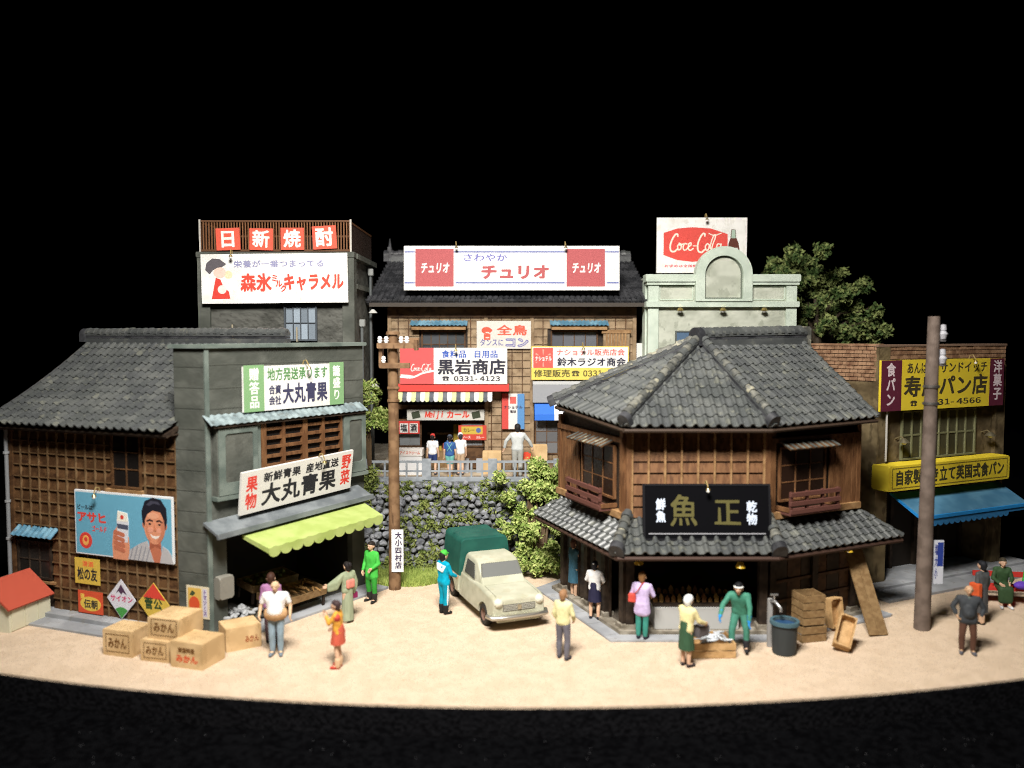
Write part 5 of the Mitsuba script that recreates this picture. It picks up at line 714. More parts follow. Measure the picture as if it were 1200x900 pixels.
# ground floor, right shop
add('shutter_hood', box(.7, 4.1, -.42, 0, 5.06, 5.66, .02), (.30, .31, .33), st, MC); add('shutter_hood', box(.7, 4.1, -.43, .0, 5.665, 5.78, .02), (.50, .51, .52), st, MC)
ba = add('blue_awning', box(.74, 4.1, -.3, .05, 4.98, 5.05), (.3, .3, .35), st, MC)
for i in range(10):
    x0 = .76 + i * .33; c = [(.70, .72, .78), (.035, .16, .62)][i % 2] if i else (.035, .16, .62)
    add('stripe', join([quad4((x0, -.32, 5.04), (x0, -.52, 4.66), (x0 + .33, -.52, 4.66), (x0 + .33, -.32, 5.04), .012), quad4((x0, -.521, 4.655), (x0, -.525, 4.47), (x0 + .33, -.525, 4.47), (x0 + .33, -.521, 4.655), .012)]), c, ba, MC)
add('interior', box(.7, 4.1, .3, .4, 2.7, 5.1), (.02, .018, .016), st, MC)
k = window(st, MC, .82, 1.55, 3.3, 4.42, 2, 3, 'wood_dark', pane=(.16, .16, .165), name='shop_door', d=.05); add('kick_panel', [box(.78 + i * .2, .96 + i * .2, -.06, .02, 2.74, 3.22) for i in range(4)], 'wood_tan', k, MC)
window(st, MC, 1.68, 2.6, 3.3, 4.42, 2, 3, 'wood_dark', pane=(.03, .03, .03), name='shop_door', d=.05)
# signs on the store
BLU = (.10, .13, .36); RR = (.42, .095, .10)
def stylised_tag(x): return [(sbox(x, .12, x + 1.26, 1.36), RR, 2, 'panel'), (text('チュリオ', x + .16, x + 1.12, .54, .92, 4, slant=.08), WHITE, 3)]
e = [(sbox(.02, .22, 7.08, .265), BLU, 1, 'printed_line'), (sbox(.02, 1.24, 7.08, 1.285), BLU, 1, 'printed_line')] + stylised_tag(.38) + stylised_tag(5.36) + [(text('さわやか', 1.92, 3.42, .94, 1.20, 2), (.16, .16, .42), 1), (text('チュリオ', 2.52, 4.82, .34, .84, 6), RR, 1)]
e += [(sbox(x - .07, .16, x + 1.33, 1.32), (.76, .75, .72), 1, 'panel') for x in (.38, 5.36)]
sign('roof_billboard', 'long white roof billboard with two dark red squares on the charcoal roof', at(-3.56, 28.22, 8.80) @ rotx(-4), 7.1, 1.46, .09, 'board_white', e, cat='billboard', lamps=(1.72, 5.3))
e = [(affinity.scale(Point(.33, .62).buffer(.17, 8), 1, .7).union(sbox(.18, .58, .52, .66)).union(sbox(.24, .30, .46, .5)).difference(sbox(.3, .36, .42, .4)).difference(sbox(.3, .53, .42, .57)), (.62, .10, .06), 1, 'printed_emblem'), (text('全鳥', .68, 1.72, .44, .80, 3), (.64, .10, .06), 1), (text('タンスに', .10, .92, .08, .34, 1), (.14, .14, .32), 1)]
go = text('コン', .94, 1.76, .04, .38, 6); e.append((go.buffer(.012).difference(go.buffer(-.022)), (.16, .16, .36), 1))
sign('wall_sign', 'cream sign with red emblem and characters between the two upper windows', at(-1.19, 28.86, 6.86), 1.83, .94, .05, (.60, .58, .53), e)
cola = lambda x, z, s: shapely.union_all([affinity.translate(affinity.scale(g, s, s, origin=(0, 0)), x, z) for g in (
    stroke([(.52, .88), (.50, .98), (.40, .98), (.24, .74), (.12, .38), (.16, .10), (.34, .06), (.50, .18)], .085), stroke([(.62, .48), (.52, .36), (.56, .16), (.68, .20), (.72, .42), (.60, .50), (.64, .40), (.82, .46)], .065),
    stroke([(1.02, .46), (.90, .48), (.82, .30), (.86, .14), (.98, .16), (1.08, .28)], .065), stroke([(1.10, .30), (1.24, .42), (1.22, .52), (1.12, .46), (1.10, .22), (1.20, .12), (1.36, .22)], .065), stroke([(1.36, .36), (1.52, .36)], .05),
    stroke([(1.98, .90), (1.98, 1.0), (1.86, 1.0), (1.70, .74), (1.60, .38), (1.64, .08), (1.82, .02), (1.98, .16)], .085), stroke([(2.10, .46), (2.02, .34), (2.06, .14), (2.18, .18), (2.22, .40), (2.12, .48)], .065),
    stroke([(2.34, .14), (2.28, .34), (2.40, .78), (2.52, .96), (2.54, .80), (2.40, .40), (2.36, .14), (2.46, .12)], .06), stroke([(2.20, 1.02), (2.50, .92), (2.86, 1.04)], .05), stroke([(2.82, .44), (2.68, .46), (2.62, .26), (2.68, .10), (2.80, .24), (2.86, .46), (2.84, .16), (2.98, .16)], .065))])
e = [(sbox(.0, 0, 1.12, 1.2), (.60, .10, .10), 1, 'panel'), (cola(.34, .42, .24), WHITE, 2), (Polygon(stroke([(.02, .24), (.4, .22), (.75, .36), (1.12, .44)], .06).exterior.coords).union(Polygon([(.02, .32), (.02, .2), (.5, .26), (.3, .30)])), WHITE, 2, 'printed_wave'),
     (text('食料品', 1.38, 2.22, .86, 1.12, 2), (.04, .10, .42), 1), (text('日用品', 2.44, 3.26, .86, 1.12, 2), (.04, .10, .42), 1), (text('黒岩商店', 1.24, 3.54, .30, .82, 3), (.03, .03, .045), 1), (text('☎', 1.4, 1.64, .08, .28, 3), (.03, .03, .04), 1), (text('0331-4123', 1.78, 3.34, .07, .28, 2), (.03, .03, .04), 1)]
sign('shop_sign', 'white and red grocery sign above the striped awning', at(-3.72, 28.34, 5.70), 3.56, 1.2, .06, 'board_white', e, lamps=(1.85,))
red_ = (.64, .11, .09)
e = [(sbox(.03, .40, 3.22, 1.09), (.74, .73, .70), 1, 'panel'), (sbox(.06, .40, .72, 1.07), red_, 2, 'panel'), (text('ナショテル', .12, .68, .62, .80, 3), WHITE, 3), (shapely.union_all([Polygon([(.39 + .06 * math.cos(a), .73 + .06 * math.sin(a)), (.39 + .29 * math.cos(a - .1), .73 + .29 * math.sin(a - .1)), (.39 + .29 * math.cos(a + .1), .73 + .29 * math.sin(a + .1))]) for a in np.linspace(.5, 5.8, 6)]).difference(sbox(.1, .6, .7, .82)), (.70, .32, .26), 3, 'printed_rays'),
     (text('ナショテル販売店会', .82, 3.12, .80, 1.03, 1), red_, 2), (text('鈴木ラジオ商会', .86, 3.16, .44, .74, 3), (.03, .03, .05), 2), (text('修理販売', .08, 1.30, .08, .34, 2), (.09, .08, .03), 1), (text('☎', 1.34, 1.62, .08, .34, 2), (.09, .08, .03), 1), (text('0331-5566', 1.72, 3.2, .08, .34, 2), (.09, .08, .03), 1)]
sign('shop_sign', 'yellow and white radio shop sign above the grey shutter hood', at(.65, 28.5, 5.83), 3.25, 1.12, .06, (.72, .58, .12), e, lamps=(1.7,))
e = [(sbox(0, 0, .22, 1.2), (.56, .07, .06), 1, 'panel'), (sbox(.52, 0, .76, 1.2), (.10, .25, .50), 1, 'panel'), (sbox(.27, .86, .48, 1.1), (.62, .12, .10), 1, 'panel'), (text('ナショテル', .06, .70, .68, .80, 4), (.05, .03, .05), 2), (text('電球', .27, .48, .54, .64, 3), (.05, .04, .05), 2)]
sign('upright_sign', 'upright red white and blue sign on the lattice between the two shops', at(-.34, 28.82, 4.14), .76, 1.2, .04, (.68, .67, .64), e)
blob = lambda x: affinity.rotate(sbox(x - .11, .09, x + .11, .27).buffer(.03), 12)
e = [(blob(.3), (.04, .05, .03), 1, 'printed_leaf'), (blob(2.34), (.04, .05, .03), 1, 'printed_leaf'), (text('Meiji', .58, 1.28, .06, .32, 5, slant=.15), (.58, .05, .03), 1), (text('カール', 1.34, 2.12, .05, .33, 6), (.58, .05, .03), 1)]
sign('shop_banner', 'narrow white banner with red lettering across the top of the grocery doorway', at(-3.56, 28.82, 4.44), 2.62, .36, .03, (.50, .49, .45), e)
e = [(sbox(.10, .2, .82, .46), (.50, .36, .06), 1, 'panel'), (text('カレー', .16, .56, .25, .42, 3), (.12, .07, .02), 2), (Point(.68, .33).buffer(.085), (.08, .12, .30), 2, 'printed_emblem'), (text('ソース', .12, .42, .04, .15, 3), (.7, .6, .55), 1), (text('カレー', .6, .88, .04, .14, 3), (.7, .6, .55), 1)]
sign('tin_sign', 'small red and yellow tin sign right of the grocery doorway', at(-1.82, 28.86, 3.76), .95, .5, .02, (.50, .06, .04), e)
e = [(sbox(.05, .04, .33, .36), (.70, .69, .66), 1, 'panel'), (sbox(.38, .04, .66, .36), (.70, .69, .66), 1, 'panel'), (text('塩', .07, .31, .06, .34, 4), BLACK, 2), (text('酒', .40, .64, .06, .34, 4), BLACK, 2)]
sign('tin_sign', 'small red sign with two white squares left of the grocery doorway', at(-3.86, 28.86, 3.97), .72, .44, .02, (.52, .05, .04), e)
e = [(text('マスク', .17, .43, .16, 1.26, 5, True), (.58, .06, .09), 1)]
sign('upright_sign', 'white upright sign with three red characters between the store and the green building', at(4.22, 28.9, 5.75), .56, 1.3, .06, (.62, .61, .58), e)
# goods in front of the store
fz = thing('ice_chest', 'white ice cream chest with red lettering on the lid, in front of the grocery', 'freezer')
MZ = at(-3.78, 28.0, 2.704)
add('body', box(0, .80, 0, .55, 0, .62, .04), (.72, .72, .72), fz, MZ, smooth=30); add('lid', box(-.02, .82, -.03, .58, .625, .84, .03), (.74, .70, .66), fz, MZ)
add('lettering', flat(text('アイスクリーム', .06, .74, .68, .80, 4, slant=.1), .004), (.64, .12, .05), fz, MZ @ at(0, -.03, 0))
def carton(name, label, M, w, d, h, m='cardboard', elems=()):
    k = thing(name, label, 'box')
    add('body', box(0, w, 0, d, 0, h, .015), m, k, M); add('flap', [box(.01, w - .01, .01, d / 2 - .006, h - .004, h + .008, .003), box(.01, w - .01, d / 2 + .006, d - .01, h - .004, h + .008, .003)], m, k, M)
    for g, c, fm in elems: add('lettering', flat(g, .004), c, k, M @ fm)
    return k
carton('carton', 'tan cardboard box standing behind the railing right of the three children', at(-.98, 28.2, 2.704), .62, .5, .72)
carton('carton', 'tan box beside the man in pale grey on the upper street', at(.62, 28.1, 2.704), .55, .5, .95)
solo('toolbox', [box(.32, .62, 27.75, 27.95, 3.28, 3.44, .03), box(.40, .54, 27.83, 27.87, 3.44, 3.49, .01)], (.55, .06, .03), 'small red toolbox on a low bench by the man in pale grey', 'toolbox')
solo('low_bench', [box(.1, .75, 27.65, 28.05, 3.2, 3.28), box(.14, .2, 27.7, 28.0, 2.7, 3.2), box(.65, .71, 27.7, 28.0, 2.7, 3.2)], 'crate_wood', 'low wooden bench under the red toolbox', 'bench')
for i, x in enumerate((-1.95, -1.2)): solo('goods_tin', box(x, x + .5, 28.4, 28.75, 2.704, 3.15, .02), (.33, .34, .36), ['grey tin behind the children', 'grey tin behind the tan box'][i], 'tin')

# ---------------------------------------------------------------- pale green building
gb = thing('green_building', 'pale green stucco building with an arched parapet, behind the fish shop roof', 'building')
MG = at(4.45, 28.0, 0); GW = 4.85
add('wall', box(.12, GW - .12, .06, 4, 2.7, 9.3), 'stucco_green', gb, MG)
for x in (.0, GW - .34): add('pilaster', box(x, x + .34, -.03, .5, 2.7, 9.1, .02), 'trim_green', gb, MG)
add('pilaster', box(-.05, .1, .3, .9, 2.7, 9.1, .02), 'trim_green', gb, MG)
add('cornice', box(-.08, GW + .06, -.14, .5, 8.24, 8.42, .03), 'trim_green', gb, MG); [(add('cornice', box(a, b, -.16, .5, 9.06, 9.30, .04), 'trim_green', gb, MG), add('cornice_lip', box(a + .04, b - .02, -.10, .4, 8.96, 9.04, .02), 'trim_green', gb, MG)) for a, b in ((-.1, 1.52), (3.34, GW + .08))]; add('arch_back', box(1.5, 3.36, -.01, .45, 8.42, 9.28), 'stucco_green', gb, MG)
ax, ar = 2.43, .92
outer = sbox(ax - ar, 8.42, ax + ar, 9.3).union(Point(ax, 9.28).buffer(ar, 16)).intersection(sbox(0, 8.425, 9, 11)); inner = sbox(ax - .62, 8.5, ax + .62, 9.3).union(Point(ax, 9.28).buffer(.62, 16))
add('arch', flat(outer.difference(inner), .20, .2), 'trim_green', gb, MG, smooth=30); add('arch_panel', flat(inner.buffer(.02), .05, .10), 'stucco_green', gb, MG)
add('arch_groove', flat(inner.difference(inner.buffer(-.05)), .06, .0), (.13, .15, .12), gb, MG)
for x0, x1 in ((.40, ax - ar - .06), (ax + ar + .06, GW - .40)): add('parapet_panel', flat(rbox(x0, x1, 8.50, 8.90, .02).buffer(.03).difference(rbox(x0, x1, 8.5, 8.9, .02)), .035, .02), 'trim_green', gb, MG @ at(0, .06, 0))
window(gb, MG @ at(0, .06, 0), .95, 2.2, 6.4, 7.42, 2, 2, (.10, .11, .10), pane=(.06, .10, .16), d=.05)
window(gb, MG @ at(0, .06, 0), 2.9, 4.1, 6.4, 7.42, 2, 2, (.10, .11, .10), pane=(.06, .10, .16), d=.05)
for x in (1.02, 2.41, 3.75): lk = add('wall_lamp', lathe([(.02, .10), (.06, .09), (.12, 0), (.10, 0), (.03, .07)], 12, (x, -.16, 8.12)), ('metal', (.6, .45, .16)), gb, MG, smooth=40); add('bulb', ell((x, -.16, 8.12), .07, 1), ('gloss', (.8, .8, .78)), lk, MG, smooth=True)
shp = Polygon([(.26, .62), (.26, 1.32), (.7, 1.46), (1.2, 1.5), (1.8, 1.46), (2.36, 1.28), (2.36, .62), (1.9, .46), (1.2, .40), (.7, .46)]).buffer(.03)
bot = Polygon([(2.62, .5), (2.42, .52), (2.40, .78), (2.44, 1.0), (2.50, 1.18), (2.52, 1.44), (2.64, 1.44), (2.66, 1.18), (2.74, 1.0), (2.78, .78), (2.74, .5)]).buffer(.015)
e = [(shp, (.64, .075, .06), 1, 'panel'), (cola(.38, .68, .625), (.78, .72, .60), 2), (bot, (.10, .03, .02), 2, 'printed_bottle'), (Polygon([(2.51, 1.16), (2.52, 1.44), (2.64, 1.44), (2.655, 1.16)]), (.35, .45, .36), 3, 'printed_bottle'), (sbox(2.44, .74, 2.74, .84), (.55, .5, .46), 3, 'printed_label'), (text('お求めは全国飲料店', .26, 1.7, .18, .28, 2), (.60, .08, .10), 1)]
sign('roof_billboard', 'square white billboard with a red badge and a bottle, behind the arched parapet', at(4.88, 29.0, 9.42), 3.04, 1.85, .09, 'board_white', e, cat='billboard', lamps=(1.62,))

# ---------------------------------------------------------------- bakery on the right
bk = thing('bakery', 'mustard stucco bakery with a brick parapet and a blue canvas awning on the right', 'building')
BA, BB = (10.5, 24.5), (15.5, 26.9)
MB_ = frame(BA, BB); ML = frame((10.5 - .717 * 3.6, 24.5 + .697 * 3.6), BA); BW = 5.55
add('wall', [box(.05, BW, .05, 3, 2.75, 6.0), box(.05, .5, .05, 3, 0, 2.76), box(5.0, BW, .05, 3, 0, 2.76), box(.05, BW, 2.2, 3, 0, 2.76)], 'stucco_mustard', bk, MB_); add('side_wall', box(0, 3.6, -.0, .15, 0, 6.0), 'stucco_mustard', bk, ML)
add('corner_pier', box(-.05, .42, -.08, .3, 0, 7.0, .02), 'stucco_mustard', bk, MB_); add('corner_pier', box(BW - .4, BW + .02, -.08, .3, 0, 6.4, .02), 'stucco_mustard', bk, MB_)
par = add('parapet', [box(0, 3.62, .0, .25, 5.98, 7.02)], (.10, .06, .04), bk, ML); pb = add('parapet', [box(-.03, BW, -.02, .25, 5.98, 7.0)], (.10, .06, .04), bk, MB_)
def bricks(M, x0, x1, z0, z1, y, h=.125, w=.30):
    out = []
    for j in range(int((z1 - z0) / h)):
        x = x0 - (w / 2 if j % 2 else 0)
        while x < x1:
            a, b = max(x, x0) + .008, min(x + w, x1) - .008
            if b - a > .03: out.append(box(a, b, y - .035 - rng.uniform(0, .02), y + .02, z0 + j * h + .016, z0 + (j + 1) * h - .006, .012))
            x += w
    return tr(join(out), M)
add('brick', bricks(ML, 0, 3.62, 6.0, 7.02, 0, .112, .235), 'brick_clay', par, kind='stuff'); add('brick', bricks(MB_, -.05, BW, 6.0, 7.0, -.02), 'brick_clay', pb, kind='stuff')
add('coping', box(-.02, 3.66, -.07, .3, 7.02, 7.08), 'brick_clay', bk, ML); add('coping', box(-.08, BW + .02, -.09, .3, 7.0, 7.06), (.20, .13, .09), bk, MB_)
add('pipe', tube([(.1, -.06, 6.1), (.18, -.18, 6.1), (.2, -.2, 5.9), (.2, -.2, 3.7)], .03), (.42, .40, .36), bk, MB_)
window(bk, MB_ @ at(0, .05, 0), 1.1, 4.25, 3.7, 5.05, 8, 2, (.16, .16, .085), pane=(.06, .055, .03), d=.08, mw=.05)
for x in (.86, 4.66): lk = add('wall_lamp', lathe([(.03, .12), (.07, .1), (.17, 0), (.14, 0), (.03, .08)], 12, (x, -.26, 4.22)), ('metal', (.62, .55, .36)), bk, MB_, smooth=40); add('bulb', ell((x, -.26, 4.23), .08, 1), ('gloss', (.8, .8, .7)), lk, MB_, smooth=True); add('lamp_arm', tube([(x, .05, 4.3), (x, -.15, 4.38), (x, -.26, 4.32)], .02), (.15, .12, .06), lk, MB_)
MAR, YL = (.10, .018, .035), (.68, .52, .035)
e = [(sbox(0, 0, .82, 1.46), MAR, 1, 'panel'), (sbox(4.66, 0, 5.32, 1.46), MAR, 1, 'panel'), (text('食パン', .2, .58, .1, 1.38, 2, True), (.66, .55, .58), 2), (text('洋菓子', 4.82, 5.24, .14, 1.4, 2, True), (.66, .55, .58), 2), (text('あんぱん', 1.02, 2.2, 1.04, 1.38, 2), (.05, .04, .02), 1), (text('サンドイッチ', 2.42, 4.56, 1.04, 1.38, 2), (.05, .04, .02), 1), (text('寿屋パン店', .92, 4.6, .36, .98, 3), (.05, .04, .02), 1), (text('☎', 1.2, 1.5, .08, .3, 2), (.05, .04, .02), 1), (text('0331-4566', 1.8, 4.3, .08, .3, 2), (.05, .04, .02), 1)]
sign('shop_sign', 'yellow and maroon bakery sign over the tall window', MB_ @ at(-.18, -.3, 5.16), 5.32, 1.46, .08, YL, e, lamps=(3.7,))
lb = thing('light_box_sign', 'long yellow box sign with black lettering above the blue awning', 'sign')
ML2 = MB_ @ at(-.12, -.60, 2.90)
add('body', box(0, 5.24, 0, .60, 0, .72, .05), YL, lb, ML2, smooth=30); add('rim', flat(rbox(.12, 5.14, .06, .66, .03).difference(rbox(.15, 5.11, .09, .63, .02)), .006), (.20, .15, .02), lb, ML2)
add('lettering', flat(text('自家製焼き立て英国式食パン', .25, 5.0, .14, .58, 3), .006), (.05, .045, .02), lb, ML2)
aw = add('awning', quad4((.56, -.1, 2.72), (.56, -1.12, 2.20), (5.33, -1.12, 2.20), (5.33, -.1, 2.72), .03), 'awning_blue', bk, MB_)
add('awning_edge', [box(.53, 5.36, -1.17, -1.10, 2.14, 2.23, .02), quad4((.52, -.1, 2.74), (.52, -1.13, 2.22), (.59, -1.13, 2.22), (.59, -.1, 2.74), .05)], (.02, .22, .56), aw, MB_)
vp = shapely.union_all([sbox(.56, 2.03, 5.33, 2.15)] + [Point(.56 + (i + .5) * 4.77 / 20, 2.03).buffer(4.77 / 40, 6) for i in range(16)])
add('valance', flat(vp, .012, .012), (.03, .16, .36), aw, MB_ @ at(0, -1.12, 0))
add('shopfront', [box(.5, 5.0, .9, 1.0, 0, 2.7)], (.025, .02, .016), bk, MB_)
for i in range(5): add('door_frame', box(.6 + i * 1.05, .72 + i * 1.05, .8, .9, 0, 2.6), 'wood_black', bk, MB_)
struct('kerb', [box(-.8, 6.4, -1.3, .0, -.02, .07, .015), box(-.8, 6.4, -.5, .9, .06, .14, .015)], 'kerb_stone', M=MB_)
struct('kerb', box(-.3, 3.6, -1.6, 0, -.02, .07, .015), 'kerb_stone', M=ML)

# ---------------------------------------------------------------- fish shop on the corner
fs = thing('fish_shop', 'two storey timber corner shop with two tiers of grey tiled roof and a black sign', 'building')
FA, FB, FC, FD = (1.4, 24.15), (2.78, 20.65), (6.27, 20.65), (9.0, 22.1)
M1, M2, M3 = frame(FA, FB), frame(FB, FC), frame(FC, FD)
W1, W2, W3 = 3.76, 3.49, 3.09
apex, rend = np.array([4.97, 22.6, 7.08]), np.array([8.2, 24.3, 7.14])
E1, E2, E3, E4 = (np.array(p) for p in ((1.23, 23.65, 5.40), (2.65, 20.05, 5.16), (6.15, 20.05, 5.16), (9.35, 21.76, 5.22)))
BKL, BKR = np.array([3.6, 27.0, 5.3]), np.array([7.0, 26.9, 5.3])
rf = newkey('roof', fs)
cen = np.array([5, 22.8, 5.0])
def sheath(a, b, c, d=None):
    P = [a, b, c] if d is None else [a, b, c, d]
    n = np.cross(P[1] - P[0], P[2] - P[0]); n /= np.linalg.norm(n)
    v = np.vstack([np.array(P) - n * .05, np.array(P) - n * .15]); m = len(P)
    f = [[0, 1, 2], [m, m + 2, m + 1]] + ([[0, 2, 3], [m, m + 3, m + 2]] if m == 4 else [])
    for i in range(m): j = (i + 1) % m; f += [[i, m + i, m + j], [i, m + j, j]]
    return v, np.array(f)
scene[rf] = shape(join([sheath(E1, E2, apex), sheath(E2, E3, apex), sheath(E3, E4, rend, apex), sheath(BKL, E1, apex), sheath(E4, BKR, rend), sheath(BKR, BKL, apex, rend)]), 'wood_black')
def hp(a, b, inside):
    n = np.cross(b - a, [0, 0, 1.0]); n /= np.linalg.norm(n); return (a, n if n @ (inside - a) > 0 else -n)
c1, c2, c3 = (E1 + E2 + apex) / 3, (E2 + E3 + apex) / 3, (E3 + E4 + apex + rend) / 4
left = tile_face(rf, E1, E2, apex, [hp(E1, apex, c1), hp(E2, apex, c1)], .30, 8, limit=100)
left += tile_face(rf, E2, E3, apex, [hp(E2, apex, c2), hp(E3, apex, c2)], .275, 9, limit=100, r=.095)
left += tile_face(rf, E3, E4, apex, [hp(E3, apex, c3), hp(rend, E4, c3), (apex, np.array([0, 0, -1.0]))], .29, 10, limit=150)
if left: add('tile', join(left), 'tile_a', rf, smooth=35, kind='stuff')
up = np.array([0, 0, .10])
ridge(rf, E2 + up + (apex - E2) * .04, apex + up * .7, .095, 15, h=.17); ridge(rf, E3 + up + (apex - E3) * .04, apex + up * .7, .095, 15, h=.17); ridge(rf, E1 + up * .8, apex + up * .7, .095, 15, h=.15)
ridge(rf, apex + np.array([0, 0, .13]), rend + np.array([.1, .05, .13]), .15, 15, m='tile_a', h=.16)
ridge(rf, E4 + up * .2, rend + up * .3, .07, 14, m='tile_a', h=.02, end=False, name='edge_tile')
add('end_tile', [tr(box(-.16, .16, -.12, .12, -.32, .34, .06), at(*(rend + [.12, .06, .1])) @ rotz(25))], 'ridge_moss', rf)
add('eave_board', join([tube([a - [0, 0, .07], b - [0, 0, .07]], .05, 6) for a, b in ((E1, E2), (E2, E3), (E3, E4))]), (.05, .032, .022), rf)
# upper walls
lattice(fs, M2, .14, W2 - .14, 2.9, 5.12, 8, 8, 'wood_rust', 'wood_lit', bw=.05, lap=.06, proud=.03)
body = Polygon([FA, FB, FC, FD, (7.5, 25.6), (3.6, 26.2)])
add('wall', slab(body.buffer(-.04), 2.5, 5.15), 'wood_black', fs)
for M, xs in ((M2, (0, W2 - .12)), (M1, (0, W1 - .16)), (M3, (.0, W3 - .1))):
    for x in xs: add('post', box(x, x + .14, -.09, .06, 2.75, 5.1), 'wood_rust', fs, M)
def side_storey(M, W, w0, w1, s0, s1, f0):
    """upper storey of a side wall: a lit window recess with a hood and a railing, vertical boards beside it"""
    for i, x in enumerate(np.arange(s0, s1 - .05, .155)): add('board', box(x, x + .14, -.06 - .012 * (i % 2), 0, 3.0, 4.72), 'wood_rust', fs, M)
    add('rail_beam', box(.0, W, -.12, .03, 4.72, 4.84), 'wood_rust', fs, M); add('sill', box(0, W, -.16, .05, 2.86, 3.02), 'wood_lit', fs, M)
    k = window(fs, M, w0, w1, 3.3, 4.55, 3, 3, 'wood_rust', pane=(.022, .011, .007), d=.06)
    hd = add('hood', quad4((w0 - .1, 0, 4.78), (w0 - .1, -.46, 4.60), (w1 + .1, -.46, 4.60), (w1 + .1, 0, 4.78), .03), 'wood_dark', fs, M)
    for i in range(9):
        x = w0 - .06 + (w1 - w0 + .12) * i / 8; add('slat', quad4((x - .05, .0, 4.80), (x - .05, -.48, 4.615), (x + .03, -.48, 4.615), (x + .03, 0, 4.80), .018), 'ridge_moss', hd, M)
    rl = add('railing', [box(w0 - .1, w1 + .1, -.50, -.42, z, z + .10, .02) for z in (3.44, 3.22, 3.02)] + [box(w0 - .1, w1 + .1, -.48, -.02, 2.98, 3.04)], (.11, .045, .035), fs, M)
    for i in range(4): x = w0 - .08 + (w1 - w0 + .1) * i / 3; add('baluster', box(x, x + .06, -.47, -.40, 3.0, 3.56), (.10, .04, .03), rl, M)
    for x in (w0 - .12, w1 + .06): add('bracket', box(x, x + .07, -.44, 0, 3.06, 3.16), 'wood_rust', rl, M)
side_storey(M1, W1, 1.45, 3.2, .16, 1.2, 0)
side_storey(M3, W3, .35, 1.85, 2.05, 2.95, 0)
# lower roof
top1, top2, top3, top4 = (np.array(p) for p in ((1.3, 23.9, 2.9), (2.86, 20.62, 2.84), (6.2, 20.62, 2.84), (9.0, 22.05, 2.92)))
def onplane(p, a, b, c):
    n = np.cross(b - a, c - a); return np.array([p[0], p[1], a[2] - ((p[0] - a[0]) * n[0] + (p[1] - a[1]) * n[1]) / n[2]])
L1, L2, L3, L4 = (np.array(p) for p in ((.68, 24.2, 2.2), (2.46, 19.7, 2.2), (6.25, 19.7, 2.2), (10.06, 21.74, 2.14)))
top1, top4 = onplane(top1, L1, L2, top2), onplane(top4, L3, L4, top3)
lr = newkey('lower_roof', fs)
scene[lr] = shape(join([sheath(L1, L2, top2, top1), sheath(L2, L3, top3, top2), sheath(L3, L4, top4, top3)]), 'wood_black')
d1, d2, d3 = (L1 + L2 + top1 + top2) / 4, (L2 + L3 + top2 + top3) / 4, (L3 + L4 + top3 + top4) / 4
left = tile_face(lr, L1, L2, top2, [hp(L2, top2, d1), hp(L1, top1, d1), (top2, np.array([0, 0, -1.0]))], .29, 5, limit=90)
left += tile_face(lr, L2, L3, top3, [hp(L2, top2, d2), hp(L3, top3, d2)], .29, 4, limit=100, r=.10)
left += tile_face(lr, L3, L4, top3, [hp(L3, top3, d3), hp(L4, top4, d3), (top3, np.array([0, 0, -1.0]))], .29, 5, limit=100)
if left: add('tile', join(left), 'tile_a', lr, smooth=35, kind='stuff')
u2 = np.array([0, 0, .10])
ridge(lr, L2 + u2 + (top2 - L2) * .08, top2 + u2, .11, 5, h=.14); ridge(lr, L3 + u2 + (top3 - L3) * .08, top3 + u2, .11, 5, h=.14)
ridge(lr, L1 + u2 * .3, top1 + u2 * .3, .06, 4, m='tile_a', h=.02, end=False, name='edge_tile'); ridge(lr, L4 + u2 * .3, top4 + u2 * .3, .06, 4, m='tile_a', h=.02, end=False, name='edge_tile')
add('eave_board', join([tube([a - [0, 0, .08], b - [0, 0, .08]], .055, 6) for a, b in ((L1, L2), (L2, L3), (L3, L4))]), (.055, .030, .022), lr)
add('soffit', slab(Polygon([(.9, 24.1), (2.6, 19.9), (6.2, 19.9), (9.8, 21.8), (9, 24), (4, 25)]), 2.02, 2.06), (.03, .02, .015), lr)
# ground floor: posts, counter, dark inside
for M, xs, zz in ((M2, (.02, W2 - .2), 2.05), (M1, (.1, 1.6, 2.6, W1 - .2), 2.05), (M3, (.05, 1.5, W3 - .2), 2.05)):
    for x in xs: p_ = add('post', box(x, x + .2, -.06, .14, .14, zz), 'wood_black', fs, M); add('post_base', box(x - .06, x + .26, -.12, .2, .08, .24, .03), 'stone_base', p_, M)
add('lintel', [box(0, W2, -.02, .1, 1.82, 2.05)], 'wood_black', fs, M2); add('lintel', box(0, W3, -.02, .1, 1.82, 2.05), 'wood_black', fs, M3); add('lintel', box(0, W1, -.02, .1, 1.82, 2.05), 'wood_black', fs, M1)
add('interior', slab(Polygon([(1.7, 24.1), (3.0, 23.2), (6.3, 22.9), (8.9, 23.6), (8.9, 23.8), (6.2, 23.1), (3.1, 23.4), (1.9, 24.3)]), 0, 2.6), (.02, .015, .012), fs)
ct = add('counter', box(.72, 2.78, -.10, .9, .14, .66, .02), (.40, .40, .385), fs, M2)
add('counter_top', box(.70, 2.80, .0, .9, .66, .72, .015), 'wood_black', fs, M2)
for i in range(26):
    x = .78 + (i % 13) * .152; y = .18 + .34 * (i // 13); h = rng.uniform(.13, .24)
    add('dried_fish', tr(hull(np.array([(-.05, 0, 0), (.05, 0, 0), (-.06, 0, h * .6), (.06, 0, h * .6), (0, 0, h), (0, .03, h * .5), (0, -.03, h * .5)])), at(x, y, .72 + .1 * (i // 13)) @ rotx(-18) @ rotz(rng.uniform(-25, 25))), [(.26, .13, .04), (.34, .20, .06), (.20, .09, .035)][i % 3], fs, M2)
add('display_step', box(.72, 2.78, .42, .9, .70, .82), 'wood_black', fs, M2)
